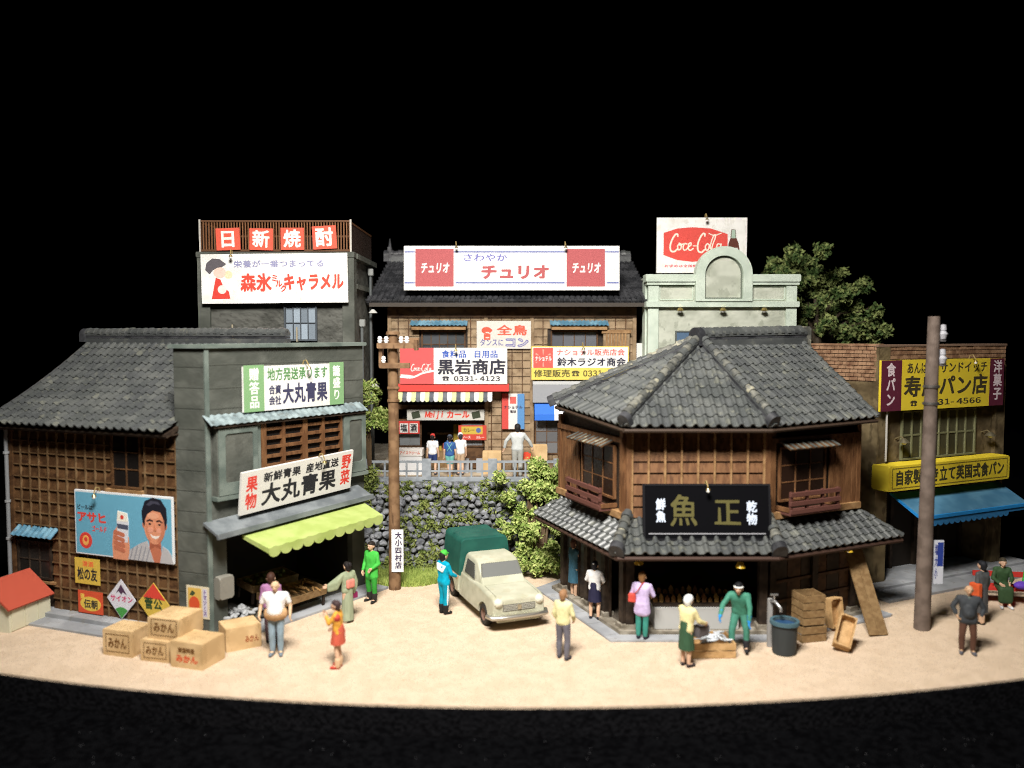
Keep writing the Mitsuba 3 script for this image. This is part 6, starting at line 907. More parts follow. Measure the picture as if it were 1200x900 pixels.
for i in range(3): dk = add('sliding_door', box(.28 + i * .9, 1.12 + i * .9, .04, .08, .16, 1.9), 'wood_black', fs, M1); add('pane', [box(.36 + i * .9, .66 + i * .9, .03, .05, .9, 1.75), box(.74 + i * .9, 1.04 + i * .9, .03, .05, .9, 1.75)], ('gloss', (.035, .034, .032)), dk, M1)
for i in range(6): add('wall_board', box(.25 + i * .46, .69 + i * .46, .02, .08, .16, 1.85), 'wood_dark' if i % 2 else 'wood_black', fs, M3)
for z in (.7, 1.2): add('wall_rail', box(.25, W3 - .1, -.02, .05, z, z + .07), 'wood_dark', fs, M3)
pl = Polygon([FA, FB, FC, FD]).union(Polygon([FA, FB, FC, FD, (7, 25), (3, 26)]))
pk = add('plinth', slab(pl.buffer(.22, join_style=2), 0, .13), 'stone_base', fs); add('floor', slab(pl.buffer(-.1), .13, .15), (.12, .10, .08), fs)
struct('pavement', slab(pl.buffer(.62, join_style=2, mitre_limit=1.6), -.02, .045), 'kerb_stone')
for i, (P, q) in enumerate(((M1, .3), (M2, .4), (M3, .6))):
    for x in np.arange(.3, 3.6, .9): add('paving_slab', tr(box(x, x + .86, -.60, -.24, .04, .056, .008), P), 'kerb_stone', pk)
for M, x, z in ((M2, .22, 1.94), (M2, 2.62, 1.86), (M3, 1.95, 1.98)):
    add('eave_lamp', lathe([(.02, .14), (.06, .12), (.12, .0), (.05, -.02)], 12, (x, -.75, z)), ('gloss', (.60, .38, .03)), fs, M, smooth=40)
e = [(text('鮮魚', .26, .50, .36, .94, 4, True), (.55, .62, .74), 1), (text('乾物', 2.42, 2.68, .30, .88, 4, True), (.55, .62, .74), 1), (text('魚', .58, 1.28, .26, 1.04, 0), (.095, .085, .027), 1), (text('正', 1.62, 2.32, .26, .96, 0), (.095, .085, .027), 1), (sbox(.08, .10, 2.86, .125), (.30, .30, .32), 1, 'printed_line')]
sign('shop_sign', 'black board with two big olive gold characters leaning over the fish shop entrance', at(3.17, 20.02, 2.52) @ rotx(-9), 2.95, 1.24, .06, ('matte', (.0035, .0035, .0045)), e, lamps=(1.45,), frame_col=('matte', (.012, .012, .014)))

# ---------------------------------------------------------------- retaining wall, railing, greenery
rw = thing('retaining_wall', 'sloping wall of grey boulders below the railing, overgrown with moss', 'wall')
wy = lambda z: 26.0 + z * .30
add('earth', (np.array([(-4.9, wy(0) + .12, -.05), (2.6, wy(0) + .12, -.05), (2.6, wy(2.7) + .1, 2.68), (-4.9, wy(2.7) + .1, 2.68)]), np.array([[0, 1, 2], [0, 2, 3]])), (.075, .08, .07), rw)
ico = trimesh.creation.icosphere(1)
def boulder(r):
    v = ico.vertices.copy(); nrm = rng.normal(0, 1, (7, 3)); nrm /= np.linalg.norm(nrm, axis=1, keepdims=True)
    for q in nrm: d = v @ q; v -= np.outer(np.maximum(d - rng.uniform(.55, .8), 0), q)
    v *= 1 + .10 * (rng.random((len(v), 1)) - .5)
    return v * r, ico.faces
n = 0; z = .10; extra = []
while z < 2.62:
    x = -4.75 + rng.uniform(0, .2)
    while x < 1.9:
        r = rng.uniform(.085, .155)
        if not (x > .9 and z < 2.0) :
            bo = tr(boulder([r * rng.uniform(1, 1.35), r, r * rng.uniform(.75, 1.05)]), at(x, wy(z) - .03 + rng.uniform(-.05, .05), z + rng.uniform(-.05, .05)) @ rotz(rng.uniform(0, 360)) @ roty(rng.uniform(-25, 25)))
            if n < 296: add('boulder', bo, ('rock_a', 'rock_b', 'rock_a')[rng.integers(3)], rw); n += 1
            else: extra.append(bo)
        x += r * 1.9
    z += .192
if extra: add('boulder_fill', join(extra), 'rock_a', rw, kind='stuff')
def leaves(centres, n, size, squash=1.0, shell=.55):
    """small bent leaf faces scattered in clumps; centres: (x, y, z, radius)"""
    c = np.array(centres, float); w = c[:, 3] ** 2; i = rng.choice(len(c), n, p=w / w.sum())
    d = rng.normal(0, 1, (n, 3)); d /= np.linalg.norm(d, axis=1, keepdims=True); rr = c[i, 3] * (shell + (1 - shell) * rng.random(n)) ** .8
    P = c[i, :3] + d * rr[:, None] * [1, 1, squash] + rng.normal(0, .03, (n, 3))
    u = rng.normal(0, 1, (n, 3)) + d * .3; u /= np.linalg.norm(u, axis=1, keepdims=True); v = np.cross(u, rng.normal(0, 1, (n, 3)) + [0, -.4, .8]); v /= np.linalg.norm(v, axis=1, keepdims=True); nn = np.cross(u, v)
    s = size * rng.uniform(.6, 1.35, n)[:, None]
    V = np.stack([P - u * s, P - v * s * .55 + nn * s * .15, P + u * s, P + v * s * .55 + nn * s * .15], 1).reshape(-1, 3)
    k = np.arange(n)[:, None] * 4; F = np.vstack([k + [0, 1, 2], k + [0, 2, 3]]); return V, F
def clumps(n, fn, r0, r1): return [(*fn(), rng.uniform(r0, r1)) for _ in range(n)]
moss = clumps(110, lambda: (rng.uniform(-4.7, 1.9), 26.84 + rng.uniform(-.14, .08), 2.46 + rng.uniform(-.22, .16)), .10, .22)
moss += clumps(34, lambda: (lambda z: (rng.normal(-3.1 + .25 * z, .32), wy(z) - .10, z))(rng.uniform(.1, 2.4)), .10, .24)
moss += clumps(16, lambda: (lambda z: (rng.normal(-1.0 - .3 * (2.4 - z), .5), wy(z) - .08, z))(rng.uniform(1.5, 2.5)), .09, .20)
moss += clumps(26, lambda: (lambda z: (rng.uniform(-4.6, 1.0), wy(z) - .09, z))(rng.uniform(.5, 2.4)), .07, .16)
moss += clumps(46, lambda: (lambda z: (rng.uniform(-4.6, -1.3), wy(z) - .10, z))(abs(rng.normal(0, .38))), .10, .22)
moss += clumps(14, lambda: (lambda z: (rng.normal(.75, .3), wy(z) - .10, z))(rng.uniform(.4, 2.4)), .14, .26)
moss += clumps(10, lambda: (rng.uniform(-5.0, -4.2), 26.7, rng.uniform(2.4, 3.0)), .14, .3)
add('moss', leaves(moss, 17000, .045, 1, .3), 'leaf_moss', rw, kind='stuff')
# grass at the foot of the wall
gb_v, gb_f = [], []
for _ in range(9000):
    t = rng.random(); x = rng.uniform(-4.7, -1.4); y = rng.uniform(24.45 + .25 * meshkit.noise(np.array([x * 2, 0, 0.])) + max(0, (x + 2.6)) * .8, 26.1); h = rng.uniform(.10, .30); a = rng.uniform(0, 6.28); b = rng.normal(0, .07, 2)
    k = len(gb_v) * 3; dx, dy = .014 * math.cos(a), .014 * math.sin(a)
    gb_v.append([(x - dx, y - dy, 0), (x + dx, y + dy, 0), (x + b[0], y + b[1], h)]); gb_f.append([k, k + 1, k + 2])
add('grass', (np.array(gb_v).reshape(-1, 3), np.array(gb_f)), 'grass_blade', kind='stuff'); labels['grass'].update(label='short bright green grass along the foot of the boulder wall', category='grass')
struct('verge', slab(Polygon([(-4.8, 24.5), (-3.2, 24.55), (-2.2, 25.0), (-1.5, 25.7), (-1.4, 26.3), (-4.8, 26.3)]), -.02, .012), (.20, .22, .07))
# railing
rl = thing('railing', 'grey concrete railing with square posts along the upper street', 'railing')
ry_ = 27.02
add('base_rail', box(-4.75, 2.2, ry_ - .08, ry_ + .08, 2.66, 2.80, .02), 'fence_grey', rl)
for z, h in ((3.26, .07), (2.97, .05)): add('rail', box(-4.75, 2.2, ry_ - .035, ry_ + .035, z, z + h), 'fence_grey', rl)
for x in (-4.68, -2.72, -.62, 1.46): add('post', box(x - .14, x + .14, ry_ - .12, ry_ + .12, 2.72, 3.38, .02), 'fence_grey', rl)
for x in np.arange(-4.4, 2.1, .345): add('baluster', box(x - .03, x + .03, ry_ - .03, ry_ + .03, 2.78, 3.28), 'fence_grey', rl)
# shrub hanging over the wall by the fish shop
sh = thing('shrub', 'bright yellow green shrub tumbling over the wall beside the fish shop', 'shrub')
cl = clumps(78, lambda: (lambda z: (rng.normal(.80 + .18 * math.sin(z * 2.3 + .5), .52 if z > 1 else .36), 25.7 + .28 * z + rng.normal(0, .22) - .3, z))(rng.uniform(.25, 3.35)), .10, .30)
cl += clumps(14, lambda: (rng.uniform(.6, 1.9), 26.3 + rng.uniform(-.2, .4), rng.uniform(2.1, 3.2)), .14, .3)
add('leaves', leaves(cl, 13000, .066, 1, .15), 'leaf_bush', sh)
for i in range(9): x = .8 + rng.normal(0, .22); add('branch', tube([(.9, 25.9, 0), ((x + .9) / 2, 25.6, 1.0), (x, 26.0, 1.9), (x + rng.normal(0, .25), 26.3, 2.9)], [.05, .04, .03, .012], 6), (.10, .065, .035), sh)
s2 = thing('shrub', 'small yellow green shrub in the dark gap between the tower and the wooden pole', 'shrub')
cl = clumps(16, lambda: (rng.normal(-4.55, .28), 26.6 + rng.normal(0, .15), rng.uniform(4.3, 5.8)), .12, .26) + clumps(10, lambda: (rng.normal(-4.0, .2), 26.6, rng.uniform(4.4, 5.0)), .12, .22)
add('leaves', leaves(cl, 2200, .06, 1, .2), 'leaf_bush', s2)
for i in range(5): add('branch', tube([(-4.5, 26.9, 2.7), (-4.5 + rng.normal(0, .1), 26.8, 4.0), (-4.4 + rng.normal(0, .35), 26.6, 5.3)], [.05, .035, .012], 6), (.10, .065, .035), s2)
tr_ = thing('tree', 'dark green broadleaf tree behind the brick parapet on the right', 'tree')
TX, TY = 11.0, 30.5
tc = []
for (u, v, r) in ((9.75, 9.75, .5), (10.5, 9.7, .55), (11.0, 9.2, .55), (10.1, 9.0, .55), (11.7, 8.7, .5), (12.1, 8.1, .5), (12.5, 7.6, .4), (11.3, 8.3, .6), (10.6, 8.3, .65), (11.8, 7.4, .6), (11.0, 7.4, .65), (12.6, 7.1, .35), (10.1, 7.9, .55), (9.4, 9.45, .3)):
    tc += clumps(9, lambda: (u + rng.normal(0, r * .55), TY + rng.normal(0, .7), v + rng.normal(0, r * .45)), .14, .36)
add('crown', leaves(tc, 12500, .085, .9, .2), 'leaf_tree', tr_)
add('trunk', tube([(TX, TY, 2.5), (TX + .1, TY, 5), (TX - .1, TY, 7), (TX - .2, TY, 8.6)], [.28, .22, .16, .06], 10), (.06, .045, .03), tr_)
for i in range(14): a = rng.uniform(-2.3, 2.3); add('branch', tube([(TX, TY, 6.2 + i * .12), (TX + a * .5, TY + rng.normal(0, .3), 7.3 + i * .08), (TX + a, TY + rng.normal(0, .5), 8.6 + rng.normal(0, .5) - max(a, 0) * .4)], [.08, .05, .015], 6), (.06, .045, .03), tr_)

# ---------------------------------------------------------------- poles
po = thing('utility_pole', 'brown wooden utility pole with cross arms and a white paper banner', 'utility pole')
PX, PY = -3.39, 24.31
add('shaft', cyl((PX, PY, -.05), (PX, PY, 7.35), .175, .135, 16), 'pole_wood', po, smooth=40); add('cap', cyl((PX, PY, 7.35), (PX, PY, 7.44), .20, .19, 16), 'pole_wood', po, smooth=40)
for z in (5.42, 5.78): add('band', lathe([(.155, 0), (.18, .02), (.18, .07), (.155, .09)], 16, (PX, PY, z)), 'pole_wood', po, smooth=40)
for z, x0, x1, y in ((6.96, -.42, .62, -.2), (6.40, -.36, .50, -.2), (7.10, -.1, .72, .2)): add('cross_arm', box(PX + x0, PX + x1, PY + y - .06, PY + y + .06, z, z + .15, .02), 'pole_wood', po)
for x, z0, z1 in ((-.34, 6.42, 7.25), (.66, 6.9, 7.2)): add('brace', box(PX + x - .05, PX + x + .05, PY - .12, PY + .2, z0, z1, .015), 'pole_wood', po)
add('brace', box(PX - .4, PX - .3, PY - .2, PY + .5, 7.12, 7.24), 'pole_wood', po)
for x, z in ((-.34, 7.11), (-.16, 7.11), (.26, 7.11), (.42, 7.11), (-.24, 6.55)):
    add('insulator', lathe([(.0, .2), (.05, .18), (.07, .12), (.045, .1), (.075, .06), (.05, 0)], 10, (PX + x, PY - .2, z)), ('gloss', (.74, .74, .74)), po, smooth=40)
pb_ = add('banner', box(PX - .06, PX + .28, PY - .20, PY - .185, .55, 1.78, .004), (.70, .70, .70), po)
add('lettering', flat(text('大小四村店', .07, .27, .08, 1.16, 4, True), .004), (.05, .04, .08), pb_, at(PX - .03, PY - .20, .55))
p2 = thing('utility_pole', 'grey brown concrete pole on the right in front of the bakery', 'utility pole')
QX, QY = 10.32, 20.96
add('shaft', cyl((QX - .06, QY, -.05), (QX + .02, QY, 7.8), .195, .14, 18), 'pole_grey', p2, smooth=40)
for z in (5.62, 6.04): add('band', lathe([(.165, 0), (.195, .02), (.195, .06), (.165, .08)], 18, (QX, QY, z)), ('metal', (.35, .33, .31)), p2, smooth=40)
for z in (6.65, 7.25): add('insulator', lathe([(0, .36), (.07, .34), (.08, .22), (.06, .2), (.11, .12), (.07, .0)], 12, (QX + .24, QY - .02, z)), ('gloss', (.42, .42, .45)), p2, smooth=40); add('bracket', box(QX, QX + .3, QY - .05, QY + .05, z - .06, z), (.12, .11, .11), p2)
ps = add('sign_plate', box(QX + .17, QX + .42, QY - .02, QY + .0, 1.15, 2.25, .004), (.50, .52, .58), p2, at(0, 0, 0)); add('panel', box(QX + .27, QX + .41, QY - .026, QY - .02, 1.6, 2.2, .001), (.02, .04, .22), ps); add('lettering', flat(text('塩大小', .02, .10, .06, .95, 3, True), .004), (.04, .05, .20), ps, at(QX + .18, QY - .02, 1.2))

# ---------------------------------------------------------------- crates, cartons and other loose things
def X2(x, y, a, z=0): return at(x, y, z) @ rotz(a)
lab = lambda s, c, w, h: [(text(s, w * .18, w * .82, h * .28, h * .72, 4), c, np.eye(4)), (rbox(w * .1, w * .9, h * .15, h * .85, .01).difference(rbox(w * .12, w * .88, h * .18, h * .82, .01)), c, np.eye(4))]
BR = (.13, .055, .012)
carton('carton', 'cardboard fruit box at the left end of the row, on the sand', X2(-9.42, 19.25, -16), .80, .66, .60, elems=lab('みかん', BR, .8, .6))
carton('carton', 'cardboard fruit box under the top box of the stack', X2(-8.40, 18.90, -14), .74, .8, .48, elems=lab('みかん', BR, .74, .5))
carton('carton', 'cardboard fruit box on top of the stack by the side wall', X2(-8.26, 18.98, -16, .49), .84, .85, .48, elems=lab('みかん', BR, .86, .54))
carton('carton', 'cardboard fruit box with red lettering, nearest the street front', X2(-7.58, 18.55, -18), .84, .78, .58, elems=[(text('南国特産', .2, .64, .34, .46, 4), BR, np.eye(4)), (text('みかん', .14, .72, .12, .30, 7), (.55, .10, .04), np.eye(4))])
carton('carton', 'cardboard box against the concrete pillar beside the greengrocer entrance', X2(-6.62, 19.35, 32), .82, .7, .54, elems=[(text('みかん', .44, .76, .14, .32, 5), (.30, .09, .03), np.eye(4))])
hut = thing('storage_hut', 'small cream hut with a red gabled roof at the left edge', 'hut')
MH = frame((-12.40, 20.65), (-12.10, 21.8))
hw, hd_ = 1.2, 1.25
add('wall', [box(0, hw, 0, hd_, 0, .72, .015)], (.60, .58, .44), hut, MH)
add('gable', [hull(np.array([(x, y, .71) for x in (0.02, hw - .02) for y in (0.02, hd_ - .02)] + [(x, hd_ / 2, 1.16) for x in (.02, hw - .02)]))], (.60, .58, .44), hut, MH)
for s_ in (0, 1):
    a, b = ((-.14, .62), (hd_ / 2, 1.24)) if s_ == 0 else ((hd_ / 2, 1.24), (hd_ + .14, .62))
    add('roof_panel', quad4((-.12, a[0], a[1]), (hw + .12, a[0], a[1]), (hw + .12, b[0], b[1]), (-.12, b[0], b[1]), .05), (.46, .085, .05), hut, MH)
for i in range(3): add('door', box(.06 + i * .42, .45 + i * .42, -.025, 0, .03, .66, .008), (.60, .57, .42), hut, MH)
# fish crate
def open_crate(name, label, M, w, d, h, m, nsl=2, filler=None, t=.03, cat='crate'):
    k = thing(name, label, cat); g = h / nsl
    for i in range(nsl):
        add('slat', box(0, w, 0, t, i * g + .01, (i + 1) * g - .018), m, k, M); add('slat', box(0, w, d - t, d, i * g + .01, (i + 1) * g - .018), m, k, M)
        add('slat', box(0, t, t, d - t, i * g + .01, (i + 1) * g - .018), m, k, M); add('slat', box(w - t, w, t, d - t, i * g + .01, (i + 1) * g - .018), m, k, M)
    for x, y in ((t, t), (w - 2 * t, t), (t, d - 2 * t), (w - 2 * t, d - 2 * t)): add('corner_batten', box(x, x + t, y, y + t, 0, h), m, k, M)
    add('bottom', box(t, w - t, t, d - t, 0, .04), m, k, M); return k
MK = X2(4.05, 18.98, 2)
open_crate('fish_crate', 'shallow light wooden crate heaped with silver fish in front of the counter', MK, 1.05, .82, .36, 'crate_wood')
heap = []
for i in range(46):
    a = rng.uniform(0, 360); L = rng.uniform(.10, .16)
    heap.append(tr(ell((0, 0, 0), (L, .035, .03), 1), MK @ at(rng.uniform(.36, .92), rng.uniform(.14, .68), .30 + rng.uniform(0, .11)) @ rotz(a) @ roty(rng.uniform(-25, 25))))
add('fish_heap', join(heap), ('gloss', (.52, .55, .58)), kind='stuff', smooth=True); labels['fish_heap'].update(label='heap of small silver fish in the light wooden crate', category='fish')
bu = thing('bucket', 'dark green round tub full of blue water below the tap', 'tub')
UX, UY = 6.30, 19.35
add('body', lathe([(0, 0), (.25, 0), (.27, .05), (.29, .66), (.32, .68), (.32, .76), (.26, .76), (.25, .64), (0, .62)], 28, (UX, UY, 0)), (.04, .045, .046), bu, smooth=40)
add('rim', lathe([(.255, .72), (.265, .78), (.33, .78), (.335, .70), (.30, .68)], 28, (UX, UY, 0)), (.06, .115, .14), bu, smooth=40); add('water', lathe([(0, .70), (.26, .70)], 28, (UX, UY, 0)), ('gloss', (.02, .06, .14)), bu)
tp = thing('standpipe', 'slim grey standpipe with a silver tap behind the tub', 'tap')
add('pipe', [box(UX - .27, UX - .17, UY + .36, UY + .46, 0, 1.15, .015)], (.30, .29, .28), tp); add('tap', [tube([(UX - .22, UY + .36, 1.12), (UX - .18, UY + .15, 1.16), (UX - .08, UY + .05, 1.04), (UX - .07, UY + .05, .95)], .035, 8), cyl((UX - .19, UY + .2, 1.14), (UX - .19, UY + .2, 1.30), .02), box(UX - .28, UX - .10, UY + .18, UY + .22, 1.29, 1.33)], ('metal', (.7, .7, .7)), tp, smooth=40)
open_crate('wooden_crate', 'tall brown slatted crate standing by the corner post, upper of two', X2(6.96, 20.0, 12, .40), .58, .55, .74, 'crate_brown', 4)
open_crate('wooden_crate', 'low dark crate under the tall brown one', X2(6.92, 19.95, 14), .66, .62, .39, 'crate_brown', 2)
open_crate('wooden_crate', 'small orange wooden crate tipped on its end against the wall', X2(7.92, 20.75, 24) @ at(0, .2, .05) @ rotx(80), .40, .72, .28, 'crate_wood', 2)
open_crate('wooden_crate', 'small orange wooden crate lying tilted on the sand in front', X2(7.42, 19.42, -20) @ at(0, .1, .10) @ roty(16) @ rotx(48), .38, .78, .28, 'crate_wood', 2)
pk_ = thing('plank', 'wide brown double plank leaning on the right wall of the fish shop', 'plank')
a, b = np.array([8.95, 20.45, .02]), np.array([8.75, 21.75, 1.95]); d = (b - a) / np.linalg.norm(b - a); x = np.array([.93, .28, .0]); x -= d * (x @ d); x /= np.linalg.norm(x); MP = np.eye(4); MP[:3, 0], MP[:3, 1], MP[:3, 2], MP[:3, 3] = x, d, np.cross(x, d), a
L_ = np.linalg.norm(b - a)
add('board', box(-.26, -.01, 0, L_, 0, .045), 'crate_brown', pk_, MP); add('board', box(.0, .26, 0, L_ * .99, .0, .045), 'crate_brown', pk_, MP)
for y in (.25, L_ - .4): add('cross_batten', box(-.22, .22, y, y + .08, -.04, 0), 'crate_brown', pk_, MP)
# greengrocer trays
def tray(label, M, w, d, col, kind):
    k = thing('produce_tray', label, 'tray')
    add('tray', [box(0, w, 0, .04, 0, .16), box(0, w, d - .04, d, 0, .16), box(0, .04, .04, d - .04, 0, .16), box(w - .04, w, .04, d - .04, 0, .16), box(0, w, 0, d, -.02, .02)], 'crate_brown', k, M)
    for i in range(30):
        x, y = rng.uniform(.12, w - .12), rng.uniform(.1, d - .1)
        add('produce', tr(tube([(-.16, 0, 0), (0, .02, .02), (.16, 0, 0)], [.018, .035, .012], 6) if kind else ell((0, 0, 0), (.06, .06, .055), 1), M @ at(x, y, .12 + rng.uniform(0, .07)) @ rotz(rng.normal(90 if kind else 0, 25))), np.array(col) * rng.uniform(.6, 1.2), k, smooth=True)
    add('leg', [box(.02, .08, .02, .08, -.34, 0), box(w - .08, w - .02, .02, .08, -.34, 0), box(.02, .08, d - .08, d - .02, -.34, 0), box(w - .08, w - .02, d - .08, d - .02, -.34, 0)], 'wood_black', k, M)
tray('low brown tray of long roots in front of the greengrocer opening', MF @ at(1.55, -.58, .40) @ rotx(8), 1.65, .85, (.34, .19, .07), 1)
tray('tray of leafy greens further inside the greengrocer opening', MF @ at(1.6, .45, .62) @ rotx(8), 1.5, .7, (.12, .14, .05), 0)
bk_ = thing('produce_basket', 'grey basket heaped with pale roots beside the concrete pillar', 'basket')
add('basket', lathe([(0, 0), (.42, 0), (.5, .26), (.46, .26), (.4, .04)], 16), (.14, .13, .10), bk_, MF @ at(.9, .02, .06), smooth=40)
for i in range(34): add('produce', tr(ell((0, 0, 0), (.11, .06, .05), 1), MF @ at(.9 + rng.normal(0, .2), .02 + rng.normal(0, .17), .30 + rng.uniform(0, .14)) @ rotz(rng.uniform(0, 360)) @ roty(rng.uniform(-30, 30))), np.array((.36, .37, .38)) * rng.uniform(.5, 1.3), bk_, smooth=True)
bn = thing('bench', 'red wooden bench at the right edge of the street', 'bench')
MBn = frame((12.75, 22.9), (14.6, 22.6))
add('seat', box(0, 1.9, 0, .5, .40, .47), (.52, .04, .03), bn, MBn); add('backrest', box(0, 1.9, .5, .55, .66, .80), (.52, .04, .03), bn, MBn)
for x in (.08, 1.72): add('leg', [box(x, x + .12, .04, .14, 0, .4), box(x, x + .12, .44, .54, 0, .62)], (.50, .04, .03), bn, MBn)

# ---------------------------------------------------------------- pickup truck
tk = thing('pickup_truck', 'small cream bonneted pickup with a dark green canvas cover over its bed', 'truck')
MTk = np.eye(4); fy = np.array([.37, -.929]); MTk[:2, 0] = (-.929, -.37); MTk[:2, 1] = fy; MTk[:2, 3] = (-.54, 22.70)   # x its right side, y forwards
TS = .93; MTk[:3, :3] *= np.array([.98, .97, .90])
def sec(y, w0, w1, z0, z1, r=.10, n=5, cam=0.0):
    """a rounded section across the body: half widths at the bottom and the top"""
    pts = []
    for cx, cz, a0 in ((w0 - r * .6, z0 + r * .6, -90), (w1 - r, z1 - r, 0), (-(w1 - r), z1 - r, 90), (-(w0 - r * .6), z0 + r * .6, 180)):
        rr = r * .6 if cz < (z0 + z1) / 2 else r
        for a in np.linspace(a0, a0 + 90, n): pts.append((cx + rr * math.cos(math.radians(a)), y, cz + rr * math.sin(math.radians(a))))
    p = np.array(pts); p[:, 2] += cam * (1 - (p[:, 0] / w1) ** 2) * (p[:, 2] > (z0 + z1) / 2); return p
def man(mesh): v, f = vf(mesh); m = trimesh.Trimesh(v, f); m.merge_vertices(); m.fix_normals(); return manifold3d.Manifold(manifold3d.Mesh(np.asarray(m.vertices, np.float32), np.asarray(m.faces, np.uint32)))
def unman(m): q = m.to_mesh(); return np.array(q.vert_properties[:, :3], float), np.array(q.tri_verts, int)
low = loft([sec(2.00, .69, .67, .38, .84, .07), sec(1.97, .71, .69, .32, .92, .08), sec(1.80, .74, .71, .28, .965, .09, cam=.015), sec(1.2, .75, .71, .28, 1.00, .09, cam=.02), sec(.75, .76, .71, .28, 1.03, .09, cam=.02), sec(.2, .77, .72, .28, 1.02, .10), sec(-.55, .77, .72, .28, 1.02, .10)])
cab = loft([sec(.95, .62, .60, .95, 1.02, .03), sec(.62, .66, .585, .95, 1.36, .05), sec(.42, .68, .58, .95, 1.57, .08, cam=.02), sec(.05, .69, .59, .95, 1.62, .09, cam=.03), sec(-.40, .69, .59, .95, 1.61, .09, cam=.03), sec(-.53, .68, .58, .95, 1.54, .09)])
body_ = man(low) + man(cab)
for y in (1.32,): body_ -= man(cyl((-1, y, .30), (1, y, .30), .36, n=24))
for sx in (-1, 1):   # door shut lines and the belt groove are cut into the body
    for y in (-.42, .66): body_ -= man(box(sx * .74, sx * .80, y - .012, y + .012, .34, 1.0, .001))
    body_ -= man(box(sx * .735, sx * .80, -.42, 1.7, .80, .815, .001))
body_ -= man(box(-.6, .6, 1.02, 1.035, .98, 1.10, .001))
for sx in (-1, 1): body_ -= man(box(sx * .575, sx * .59, 1.04, 1.9, .90, 1.10, .001))
bodyk = add('body', unman(body_), 'truck_paint', tk, MTk, smooth=32)
bed = man(box(-.76, .76, -2.05, -.60, .34, .86, .03)) - man(cyl((-1, -1.36, .30), (1, -1.36, .30), .37, n=24))
add('load_bed', unman(bed), 'truck_paint', tk, MTk, smooth=32)
for sx in (-1, 1):
    for i in range(4): add('bed_rib', box(sx * .755, sx * .785, -1.95 + i * .42, -1.90 + i * .42, .40 if i not in (1, 2) else .72, .84, .008), 'truck_paint', tk, MTk)
def along(a, b, t): return np.array(a) * (1 - t) + np.array(b) * t
ws = [(-.555, .73, 1.09), (.555, .73, 1.09), (.49, .515, 1.47), (-.49, .515, 1.47)]
nrm = np.array([0, .87, .50]); off = .075
quadp = lambda q, o, g: quad4(*[np.array(p) + nrm * o + (np.mean(q, 0) - p) * g for p in q], .02)
add('windscreen_frame', quadp(ws, off, -.07), (.13, .13, .115), tk, MTk); wsk = add('windscreen', quadp(ws, off + .006, .0), ('gloss', (.15, .155, .15)), tk, MTk)
for sx in (-1, 1):
    q = [(sx * .69, -.30, 1.08), (sx * .69, .50, 1.08), (sx * .615, .30, 1.47), (sx * .60, -.30, 1.47)]; q = q if sx > 0 else q[::-1]
    add('side_window', quad4(*[np.array(p) + [sx * .004, 0, 0] for p in q], .015), ('gloss', (.06, .06, .055)), tk, MTk)
    add('headlight', tr(lathe([(0, .10), (.07, .09), (.115, .05), (.13, 0), (.135, -.12)], 18), at(sx * .56, 1.975, .80) @ rotx(-90)), ('gloss', (.62, .61, .50)), tk, MTk, smooth=40)
    add('indicator', tr(ell((0, 0, 0), (.05, .03, .035), 1), at(sx * .52, 1.95, .60)), ('gloss', (.50, .25, .05)), tk, MTk, smooth=True)
gk = add('grille', box(-.44, .44, 1.95, 2.01, .56, .75, .02), ('gloss', (.11, .105, .09)), tk, MTk)
for i in range(4): add('grille_bar', box(-.42, .42, 2.005, 2.025, .59 + i * .04, .603 + i * .04, .004), ('gloss', (.42, .41, .35)), gk, MTk)
add('badge', box(-.05, .05, 2.01, 2.04, .59, .73, .01), ('metal', (.6, .57, .45)), tk, MTk)
add('bumper', tube([(-.80, 1.82, .42), (-.74, 2.05, .42), (-.3, 2.11, .42), (.3, 2.11, .42), (.74, 2.05, .42), (.80, 1.82, .42)], .065, 10), ('metal', (.60, .58, .52)), tk, MTk, smooth=50)
add('valance', box(-.58, .58, 1.86, 1.98, .25, .40, .04), 'truck_paint', tk, MTk)
for sx in (-1, 1):
    for y in (1.32, -1.36):
        wk_ = add('wheel', tr(lathe([(.17, -.09), (.27, -.095), (.30, -.06), (.305, 0), (.30, .06), (.27, .095), (.17, .09)], 24), at(sx * .64, y, .305) @ roty(90)), (.022, .02, .018), tk, MTk, smooth=40)
        add('rim', tr(lathe([(0, .05), (.05, .06), (.07, .03), (.13, .035), (.175, .085), (.18, .06), (.18, -.06), (0, -.06)], 20), at(sx * .64, y, .305) @ roty(90 * sx)), (.17, .10, .075), wk_, MTk, smooth=40)
tp_s = []
for y, g in ((-2.07, .0), (-2.06, .05), (-1.72, .02), (-1.40, .055), (-1.05, .02), (-.66, .055), (-.60, .0)):
    s_ = sec(y, .78, .70, .84, 1.92, .14, cam=.05); s_[:, 2] += g * (s_[:, 2] > 1.6); tp_s.append(s_)
tp_s.insert(0, tp_s[0] * [.97, 1, 1] + [0, -.02, 0]); 
add('canvas_cover', loft(tp_s), 'tarpaulin', tk, MTk, smooth=38)
add('roof_hoop', [box(-.66, .66, -1.41, -1.39, 1.97, 1.985)], 'tarpaulin', tk, MTk)

